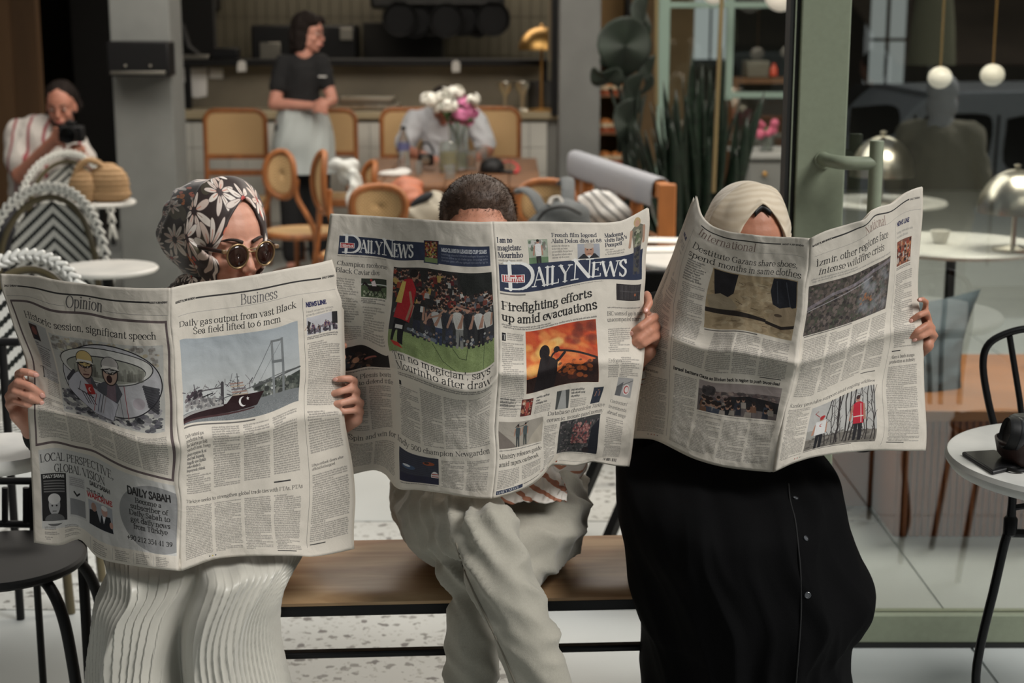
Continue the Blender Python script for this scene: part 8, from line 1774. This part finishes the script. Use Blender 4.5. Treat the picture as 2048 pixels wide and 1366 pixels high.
scarf(QC, QR, open3, (.092, .106, .12, .125), cream(), rw, fold=.006, seed=9, neck=(.50, 3.34, .99), back_extra=.03)
# black under cap
V = np.array([[QC + QR @ (np.array(open3(f)) * np.array([k_, 1, k_]) + np.array([0, -.001 - .004 * (1 - k_), 0])) for f in np.linspace(.36 * math.pi, .64 * math.pi, 20)] for k_ in (1.0, .88)]); MB().grid(V).build('under_cap', M['blackpaint'], rw, 'all', solid=.002)
bk = mat('black_cotton', (10, 10, 11), .85, 0, bump=.1, bscale=400, spec=.06)
mb = MB(); torso_parts(mb, .49, 3.36, .62, 1.0, .19, .125); mb.cap(fray(wq, eq, .15), .045, eq, .055); mb.cap(eq, .055, (.67, 3.33, .96), .066); mb.cap(fray(wq2, eq2, .3), .045, eq2, .055); mb.cap(eq2, .055, (.33, 3.33, .96), .066); mb.cap(eq2 + np.array([0, -.06, .0]), .05, eq2 + np.array([-.02, .0, -.0]), .05)
link('robe_top', remesh(mb, .009, 3, wrinkle(.01, 9, 9, 14, 8)), bk, rw, 'all')
tab = []
for s_, (py, xl_, xr_, Y_, yb_, ex) in enumerate(((850, 1300, 1600, 3.10, 3.45, 2.3), (905, 1280, 1618, 3.02, 3.45, 2.4), (950, 1268, 1632, 2.96, 3.45, 2.4), (990, 1256, 1654, 2.88, 3.45, 2.5), (1030, 1252, 1684, 2.80, 3.45, 2.6), (1080, 1248, 1692, 2.745, 3.4, 2.6), (1140, 1244, 1696, 2.73, 3.35, 2.6), (1200, 1256, 1718, 2.73, 3.3, 2.5), (1265, 1264, 1748, 2.73, 3.3, 2.5), (1320, 1274, 1722, 2.735, 3.3, 2.5), (1366, 1284, 1700, 2.74, 3.3, 2.4))):
    a = PX(xl_, py, Y_ + .20); b = PX(xr_, py, Y_ + .20); tab.append((s_, PX(1470, py, Y_)[1], a[0], b[0], Y_, yb_, ex))
tab.append((13, .20, tab[-1][2], tab[-1][3] + .02, 2.75, 3.28, 2.3)); tab.append((15, .04, tab[-1][2] - .02, tab[-1][3] + .04, 2.76, 3.28, 2.2))
def rbf(x, y, z, th, cx_, a):
    fr = max(0, math.sin(th)); u_ = (x - cx_) / a; zz = min(1, max(0, (z - .2) / .5))
    kn = math.exp(-((u_ + .45) / .36) ** 2) + math.exp(-((u_ - .30) / .34) ** 2); y -= fr * (kn - .55) * .05
    q = (u_ - .12) * 6.0 * (.55 + .7 * (1 - zz)) ; big = .020 * (.5 - abs(nz3(q * .55, z * .8 + u_ * .5, 4)) * 2) + .022 * nz3(u_ * 2.4 - z * 1.5, z * 1.6, 12) + .005 * (.5 - abs(nz3(u_ * 5 + z * 4, z * 3, 2)) * 2)
    return (x + math.cos(th) * big * .6, y - math.sin(th) * big * 1.5, z + .006 * nz3(u_ * 5, z * 7, 1))
robe = drape(rows_from(tab, 110), rbf, 'robe', bk, rw, 400)
bvh = BVHTree.FromPolygons([v.co[:] for v in robe.data.vertices], [p.vertices[:] for p in robe.data.polygons])
def hit(px, py):
    d = ray(px, py); d = d / np.linalg.norm(d); h = bvh.ray_cast(Vector(CAMP), Vector(d)); return np.array(h[0]) if h[0] is not None else None, (np.array(h[1]) if h[0] is not None else None)
bt_ = mat('dark_button', (66, 68, 72), .25, coat=.5)
for px, py, r_ in ((1591, 997, .0052), (1611, 1077, .0052), (1615, 1190, .0062)):
    p, n_ = hit(px, py)
    if p is None: continue
    n_ = np.array([0, -.95, .3]) if n_ is None else (n_ if n_[1] < 0 else -n_); n_ = n_ / np.linalg.norm(n_); u_ = np.cross(n_, [1, 0, 0]); u_ /= np.linalg.norm(u_); R_b = np.array([np.cross(u_, n_), u_, n_]).T
    MB().lathe([(0, .0005), (r_ * .75, .0005), (r_ * .85, .0018), (r_, .0012), (r_, -.001), (0, -.001)], p + n_ * .001, 24, R=R_b).build('button', bt_, rw)
pl = []
for px, py in ((1577, 968), (1580, 1000), (1590, 1040), (1596, 1090), (1601, 1150), (1602, 1220), (1598, 1290), (1592, 1366)):
    p, _ = hit(px, py)
    if p is not None: pl.append(p + np.array([0, -.0012, .0004]))
if len(pl) > 3: MB().tube(spline(pl, 40), .0016, 6).build('placket_seam', mat('seam_black', (12, 12, 13), .9), rw, 'all')

# ===== standing waitress
WY = 10.0
def wp(px, py, dy=0): return W(px, py, WY + dy)
wt = thing('person', 'standing waitress in a black T-shirt and a white apron at the counter', 'person', (wp(605, 400)[0], WY, 0))
hc = wp(618, 66); HR = RT_(math.radians(66), math.radians(6)); HK = 1.0
mb = head_parts(hc, HR, HK, neck=wp(608, 112)); 
sh_l, sh_r = wp(568, 128), wp(642, 126); el_l, el_r = wp(549, 208, -.06), wp(664, 200, -.04); ha_l, ha_r = wp(630, 212, -.20), wp(652, 208, -.20)
mb.cap(wp(606, 150), .10, wp(605, 210), .105); mb.cap(sh_l, .05, sh_r, .05); mb.cap(sh_l, .048, el_l, .042); mb.cap(el_l, .040, ha_l, .026); mb.cap(sh_r, .046, el_r, .038); mb.cap(el_r, .036, ha_r, .026)
for hb, dr_ in ((ha_l, 1), (ha_r, -1)):
    for k_ in range(4): mb.chain([hb + np.array([0, -.01, .012 - k_ * .014]), hb + np.array([dr_ * .05, -.03, .01 - k_ * .016]), hb + np.array([dr_ * .075, -.015, -.005 - k_ * .016])], [.011, .009, .008])
    mb.ell(hb + np.array([dr_ * .015, -.01, -.008]), (.032, .018, .03)); mb.chain([hb + np.array([0, -.01, .02]), hb + np.array([dr_ * .03, -.03, .035])], [.011, .009])
for s_ in (-1, 1): x_ = wp(607, 300)[0] + s_ * .09; mb.cap((x_, WY, .95), .09, (x_, WY, .5), .06); mb.cap((x_, WY, .5), .055, (x_, WY + .02, .08), .04); mb.cap((x_, WY + .02, .05), .04, (x_, WY - .12, .03), .03)
link('body', remesh(mb, .007, 3), skin_mat('skin_waitress', (186, 130, 112), (196, 142, 124)), wt, 'all'); eyes(hc, HR, wt, HK)
mb = MB().cap(wp(604, 148), .118, wp(604, 205), .115).cap(sh_l, .062, sh_r, .06).cap(sh_l, .065, sh_l * .45 + el_l * .55, .062).cap(sh_r, .06, sh_r * .45 + el_r * .55, .056).cap(wp(604, 130), .085, wp(605, 116), .05)
link('shirt', remesh(mb, .009, 3, wrinkle(.01, 7, 7, 7, 3)), M.setdefault('blackshirt', mat('black_tshirt', (22, 22, 23), .9)), wt, 'all')
MB().obox(wp(645, 153, -.125), (.05, .004, .008)).build('chest_print', M['white'], wt)
tab = [(0, wp(605, 214)[2], wp(560, 214)[0], wp(650, 214)[0], WY - .13, WY + .13, 2.3), (1, wp(605, 240)[2], wp(553, 240)[0], wp(660, 240)[0], WY - .15, WY + .15, 2.3), (2, wp(605, 290)[2], wp(546, 290)[0], wp(670, 290)[0], WY - .16, WY + .16, 2.4), (3, wp(605, 345)[2], wp(552, 345)[0], wp(672, 345)[0], WY - .16, WY + .16, 2.3)]
drape(rows_from(tab, 40), lambda x, y, z, th, cx_, a: (x + math.cos(th) * .02 * nz3(th * 2, z * 4 + th, 3), y - math.sin(th) * (.03 * nz3(th * 3 + z * 3, z * 5, 6)), z), 'apron', mat('white_apron', (178, 184, 182), .85), wt, 120)
mb = MB()
for s_ in (-1, 1): x_ = wp(607, 300)[0] + s_ * .085; mb.cap((x_, WY, .93), .10, (x_, WY, .5), .082); mb.cap((x_, WY, .5), .08, (x_, WY, .12), .07)
link('trousers', remesh(mb, .012, 3), M['blackshirt'], wt, 'all')
mb = MB()
for p, r in (((0, .03, .045), (.086, .098, .09)), ((0, .07, -.03), (.08, .062, .10)), ((.055, .03, -.04), (.035, .055, .09)), ((-.055, .03, -.04), (.035, .055, .09)), ((0, .08, -.10), (.07, .045, .06)), ((-.035, -.04, .08), (.04, .05, .035)), ((.035, -.04, .08), (.04, .05, .035))): mb.ell(hc + HR @ np.array(p), r, R=HR)
link('hair', remesh(mb, .007, 3, wrinkle(.012, 22, 22, 9, 6)), M.setdefault('dkhair', mat('dark_hair', (30, 23, 20), .8, var=.3, scale=60, bump=.4, bscale=90, spec=.2)), wt, 'all')
MB().tube([hc + HR @ np.array([.03 + .024 * math.cos(a), -.104, .02 * math.sin(a)]) for a in np.linspace(0, 6.28, 17)[:-1]], .002, 6, closed=True).tube([hc + HR @ np.array([-.03 + .024 * math.cos(a), -.104, .02 * math.sin(a)]) for a in np.linspace(0, 6.28, 17)[:-1]], .002, 6, closed=True).tube([hc + HR @ np.array([.056, -.1, .004]), hc + HR @ np.array([.078, 0, .0])], .002, 6).build('eyeglasses', M['blackpaint'], wt)

# ===== bowed guest behind the flowers
GYg = 10.15
def gp(px, py, dy=0): return W(px, py, GYg + dy)
gt = thing('person', 'guest in a white T-shirt bowed over the wooden table behind the peonies', 'person', (gp(890, 300)[0], GYg, 0))
gc = gp(886, 212, -.18); GR = RT_(0, math.radians(62)); mb = head_parts(gc, GR, 1.0, neck=gp(890, 216))
s1, s2 = gp(832, 240), gp(950, 240); e1, e2 = gp(806, 300, -.05), gp(975, 300, -.05); h1, h2 = gp(872, 322, -.42), gp(945, 322, -.42)
mb.cap(s1, .055, s2, .055); mb.cap(gp(890, 245), .12, gp(890, 345, .05), .12); mb.cap(s1, .05, e1, .045); mb.cap(e1, .042, h1, .03); mb.cap(s2, .05, e2, .045); mb.cap(e2, .042, h2, .03)
for hb, dr_ in ((h1, 1), (h2, -1)):
    mb.ell(hb, (.035, .03, .018))
    for k_ in range(4): mb.chain([hb + np.array([dr_ * .02, -.01 - k_ * .013 + .02, .0]), hb + np.array([dr_ * .07, -.015 - k_ * .015 + .02, .004])], [.010, .008])
    mb.chain([hb, hb + np.array([dr_ * .03, .04, .01])], [.011, .009])
for s_ in (-1, 1): x_ = gp(890, 300)[0] + s_ * .1; mb.cap((x_, GYg, .52), .08, (x_, GYg - .4, .5), .06); mb.cap((x_, GYg - .4, .5), .055, (x_, GYg - .38, .05), .04)
link('body', remesh(mb, .008, 3), skin_mat('skin_guest', (150, 96, 76), (162, 108, 88)), gt, 'all'); eyes(gc, GR, gt)
mb = MB().cap(s1, .075, s2, .075).cap(gp(890, 240), .15, gp(890, 345, .05), .145).cap(s1, .075, s1 * .25 + e1 * .75, .072).cap(s2, .075, s2 * .25 + e2 * .75, .072).cap(gp(868, 222), .05, gp(905, 222), .05)
link('shirt', remesh(mb, .01, 3, wrinkle(.018, 8, 8, 8, 11)), mat('white_tshirt', (186, 188, 192), .85), gt, 'all')
mb = MB()
for s_ in (-1, 1): x_ = gp(890, 300)[0] + s_ * .1; mb.cap((x_, GYg, .53), .1, (x_, GYg - .42, .5), .08); mb.cap((x_, GYg - .42, .5), .075, (x_, GYg - .4, .1), .06)
link('trousers', remesh(mb, .014, 2), mat('navy_trousers', (40, 44, 56), .85), gt, 'all')
link('hair', remesh(MB().ell(gc + GR @ np.array([0, .02, .045]), (.085, .1, .088), R=GR), .008, 2), M['dkhair'], gt, 'all')

# ===== photographer at the far left
PYp = 8.7
def pp(px, py, dy=0): return W(px, py, PYp + dy)
pt_ = thing('person', 'bearded photographer in a red striped white shirt aiming a camera at the left', 'person', (pp(80, 300)[0], PYp, 0))
pc_ = pp(122, 212); PR = RT_(math.radians(4), math.radians(12)); mb = head_parts(pc_, PR, 1.02, neck=pp(108, 262, .06))
s1, s2 = pp(40, 268, .05), pp(135, 268, .1); e1 = pp(40, 352, -.1); h1 = pp(112, 276, -.24); e2 = pp(185, 345, .0); h2 = pp(155, 298, -.24)
mb.cap(s1, .06, s2, .055); mb.cap(pp(80, 290, .08), .13, pp(78, 420, .1), .13); mb.cap(s1, .055, e1, .048); mb.cap(e1, .045, h1, .03); mb.cap(s2, .05, e2, .045); mb.cap(e2, .04, h2, .03)
for k_ in range(4): mb.chain([h1 + np.array([.0, 0, .05 - k_ * .024]), h1 + np.array([.03, -.05, .052 - k_ * .024]), h1 + np.array([.055, -.03, .052 - k_ * .024])], [.014, .0115, .010]); mb.chain([h2 + np.array([-.02, -.01, .01 - k_ * .006]), h2 + np.array([-.05 + k_ * .02, -.05, -.025])], [.013, .011])
mb.ell(h1, (.03, .03, .05)); mb.ell(h2, (.045, .035, .03)); mb.chain([h1 + np.array([0, 0, -.03]), h1 + np.array([.05, -.02, -.04])], [.014, .011])
for s_ in (-1, 1): x_ = pp(80, 300)[0] + s_ * .1; mb.cap((x_, PYp + .1, .52), .09, (x_, PYp - .35, .5), .065); mb.cap((x_, PYp - .35, .5), .06, (x_, PYp - .33, .05), .045)
link('body', remesh(mb, .0075, 3), skin_mat('skin_photographer', (172, 116, 96), (186, 130, 110)), pt_, 'all'); eyes(pc_, PR, pt_, 1.02, (36, 28, 26))
mb = MB().cap(s1, .085, s2, .075).cap(pp(80, 285, .08), .16, pp(76, 430, .1), .165).cap(s1, .085, s1 * .3 + e1 * .7, .082).cap(s2, .075, s2 * .35 + e2 * .65, .07)
link('shirt', remesh(mb, .011, 3, wrinkle(.016, 7, 7, 6, 21)), stripes('red_striped_shirt', (196, 190, 184), (146, 70, 76), 3.6, (0, 0, .1), .93, 1.5), pt_, 'all')
mb = MB()
for s_ in (-1, 1): x_ = pp(80, 300)[0] + s_ * .1; mb.cap((x_, PYp + .1, .53), .11, (x_, PYp - .37, .5), .085); mb.cap((x_, PYp - .37, .5), .08, (x_, PYp - .35, .1), .065)
link('trousers', remesh(mb, .014, 2), mat('dark_trousers', (44, 44, 48), .85), pt_, 'all')
mb = MB(); mb.ell(pc_ + PR @ np.array([0, .03, .062]), (.084, .095, .078), R=PR); mb.ell(pc_ + PR @ np.array([.02, .09, .02]), (.07, .06, .08), R=PR); mb.ell(pc_ + PR @ np.array([.05, .10, -.02]), (.05, .04, .05), R=PR)
link('hair', remesh(mb, .008, 3, wrinkle(.008, 25, 25, 25, 4)), M['dkhair'], pt_, 'all')
mb = MB(); mb.ell(pc_ + PR @ np.array([0, -.050, -.084]), (.05, .046, .035), R=PR); mb.cap(pc_ + PR @ np.array([-.06, -.01, -.03]), .012, pc_ + PR @ np.array([-.045, -.05, -.075]), .014); mb.cap(pc_ + PR @ np.array([.06, -.01, -.03]), .012, pc_ + PR @ np.array([.045, -.05, -.075]), .014)
link('beard', remesh(mb, .007, 2, wrinkle(.005, 60, 60, 60, 4)), mat('dark_beard', (54, 40, 36), .8), pt_, 'all')
k = pp(140, 268, -.30); t = thing('camera', 'black camera held up by the photographer at the far left', 'camera', tuple(k))
MB().obox(k + np.array([0, .03, 0]), (.14, .06, .09)).build('body', M['blackpaint'], t, bevel=.012); MB().obox(k + np.array([0, .03, .055]), (.05, .05, .03)).build('viewfinder', M['blackpaint'], t, bevel=.008)
MB().lathe([(0, .05), (.04, .05), (.043, .0), (.043, -.06), (.038, -.06), (.034, -.03), (0, -.02)][::-1], k + np.array([.005, -.01, -.005]), 30, R=rotx(-math.pi / 2)).build('lens', M['black'], t)
MB().ell(k + np.array([.005, .0, -.005]), (.032, .012, .032)).build('front_glass', mat('lens_glass', (30, 30, 34), .05, coat=1), t, 'all')
# chair he sits on
t = thing('cafe_chair', 'dark cafe chair under the photographer', 'chair', (pp(80, 300)[0], PYp + .1, 0)); x_ = pp(80, 300)[0]
MB().box(x_ - .22, x_ + .22, PYp - .14, PYp + .3, .41, .44).build('seat', M['blackpaint'], t, bevel=.01)
for a_ in (-.2, .2):
    for b_ in (-.12, .28): MB().tube([(x_ + a_, PYp + b_, 0), (x_ + a_, PYp + b_, .41)], .014, 8).build('leg', M['blackpaint'], t)
t = thing('wooden_stool', 'dark seat under the bowed guest at the wooden table', 'stool', (gp(890, 300)[0], GYg, 0)); x_ = gp(890, 300)[0]
MB().box(x_ - .2, x_ + .2, GYg - .13, GYg + .15, .40, .43).build('seat', M['rattan'], t, bevel=.01)
for a_ in (-.17, .17):
    for b_ in (-.1, .12): MB().tube([(x_ + a_, GYg + b_, 0), (x_ + a_, GYg + b_, .40)], .012, 8).build('leg', M['rattan'], t)
# ===== people seen only mirrored in the glass or behind it
def standing(name, label, px, py_head, Yv, top, bot, hairc, facing=math.pi, scarf_=None, mirror=True, z0=-.45, wmul=1.0, bag=None):
    q = W(px, py_head, Yv); x_ = q[0]; y_ = (MI - q[1]) if mirror else q[1]; zt = q[2]; H = zt - z0; t = thing(name, label, 'person', (x_, y_, z0)); R = RT_(facing); h = H / 1.68
    def P(a, b, c_): return np.array([x_, y_, z0]) + R @ (np.array([a, b, c_]) * h)
    hc_ = P(0, 0, 1.555); mb = head_parts(hc_, R, h, neck=P(0, .02, 1.40)); mb.cap(P(-.15, .02, 1.36), .05, P(.15, .02, 1.36), .05); mb.cap(P(0, .02, 1.28), .11, P(0, .02, .95), .12)
    for s_ in (-1, 1):
        mb.cap(P(s_ * .17, .02, 1.35), .045, P(s_ * .23, .03, 1.08), .036); mb.cap(P(s_ * .23, .03, 1.08), .034, P(s_ * .16, -.16, .98), .024); w_ = P(s_ * .14, -.18, .97); mb.ell(w_, (.03, .03, .02))
        for k_ in range(4): mb.chain([w_, w_ + R @ np.array([-s_ * (.02 + .008 * k_), -.05 + k_ * .006, .012 - .012 * k_])], [.010, .008])
        mb.chain([w_, w_ + R @ np.array([-s_ * .03, -.01, .03])], [.01, .008])
        mb.cap(P(s_ * .09, .02, .92), .085, P(s_ * .09, .02, .5), .058); mb.cap(P(s_ * .09, .02, .5), .055, P(s_ * .09, .03, .08), .04); mb.cap(P(s_ * .09, .03, .04), .036, P(s_ * .09, -.12, .03), .03)
    link('body', remesh(mb, .011, 2), SK3, t, 'all')
    mb = MB().cap(P(-.15, .02, 1.35), .07 * wmul, P(.15, .02, 1.35), .07 * wmul).cap(P(0, .02, 1.25), .145 * wmul, P(0, .02, .9), .16 * wmul)
    for s_ in (-1, 1): mb.cap(P(s_ * .17, .02, 1.35), .065, P(s_ * .24, .03, 1.08), .058); mb.cap(P(s_ * .24, .03, 1.08), .055, P(s_ * .19, -.1, 1.0), .045)
    link('shirt', remesh(mb, .013, 3, wrinkle(.015, 6, 6, 6, 31)), top, t, 'all')
    mb = MB()
    for s_ in (-1, 1): mb.cap(P(s_ * .09, .02, .9), .11, P(s_ * .09, .02, .5), .08); mb.cap(P(s_ * .09, .02, .5), .078, P(s_ * .09, .03, .1), .07)
    link('trousers', remesh(mb, .014, 2), bot, t, 'all')
    mb = MB().ell(hc_ + R @ np.array([0, .03, .045]) * h, np.array([.086, .1, .09]) * h, R=R)
    if scarf_ is not None: mb.ell(hc_ + R @ np.array([0, .03, -.04]) * h, np.array([.085, .08, .1]) * h, R=R).cap(P(0, .04, 1.42), .075, P(0, .04, 1.36), .12)
    else: mb.ell(hc_ + R @ np.array([0, .06, -.03]) * h, np.array([.075, .06, .08]) * h, R=R)
    link('headscarf' if scarf_ is not None else 'hair', remesh(mb, .01, 3), scarf_ if scarf_ is not None else M['dkhair'], t, 'all'); eyes(hc_, R, t, h)
    if bag: MB().tube(spline([P(-.16, -.06, 1.38), P(0, -.16, 1.15), P(.14, -.12, .92)], 12), .012, 8).build('bag_strap', mat('strap_brown', (100, 70, 50), .6), t, 'all')
    return t
standing('person', 'mirrored woman in a pale grey headscarf and olive jacket crossing the street', 1888, 148, 8.9, mat('olive_coat', (190, 182, 160), .85), mat('grey_pants', (110, 112, 112), .85), None, facing=math.radians(20), scarf_=mat('pale_scarf', (232, 232, 232), .8), wmul=1.35, bag=True)
standing('person', 'mirrored dark haired person in a dark top walking behind the van', 1745, 100, 12.9, mat('dark_top', (40, 38, 40), .9), M['blackshirt'], None, facing=math.radians(-30), wmul=1.2)
standing('person', 'mirrored person in black bending close to the camera on the street', 1750, 372, 7.9, mat('black_top2', (30, 30, 32), .9), M['blackshirt'], None, facing=math.radians(180), z0=-.45) if 0 else None
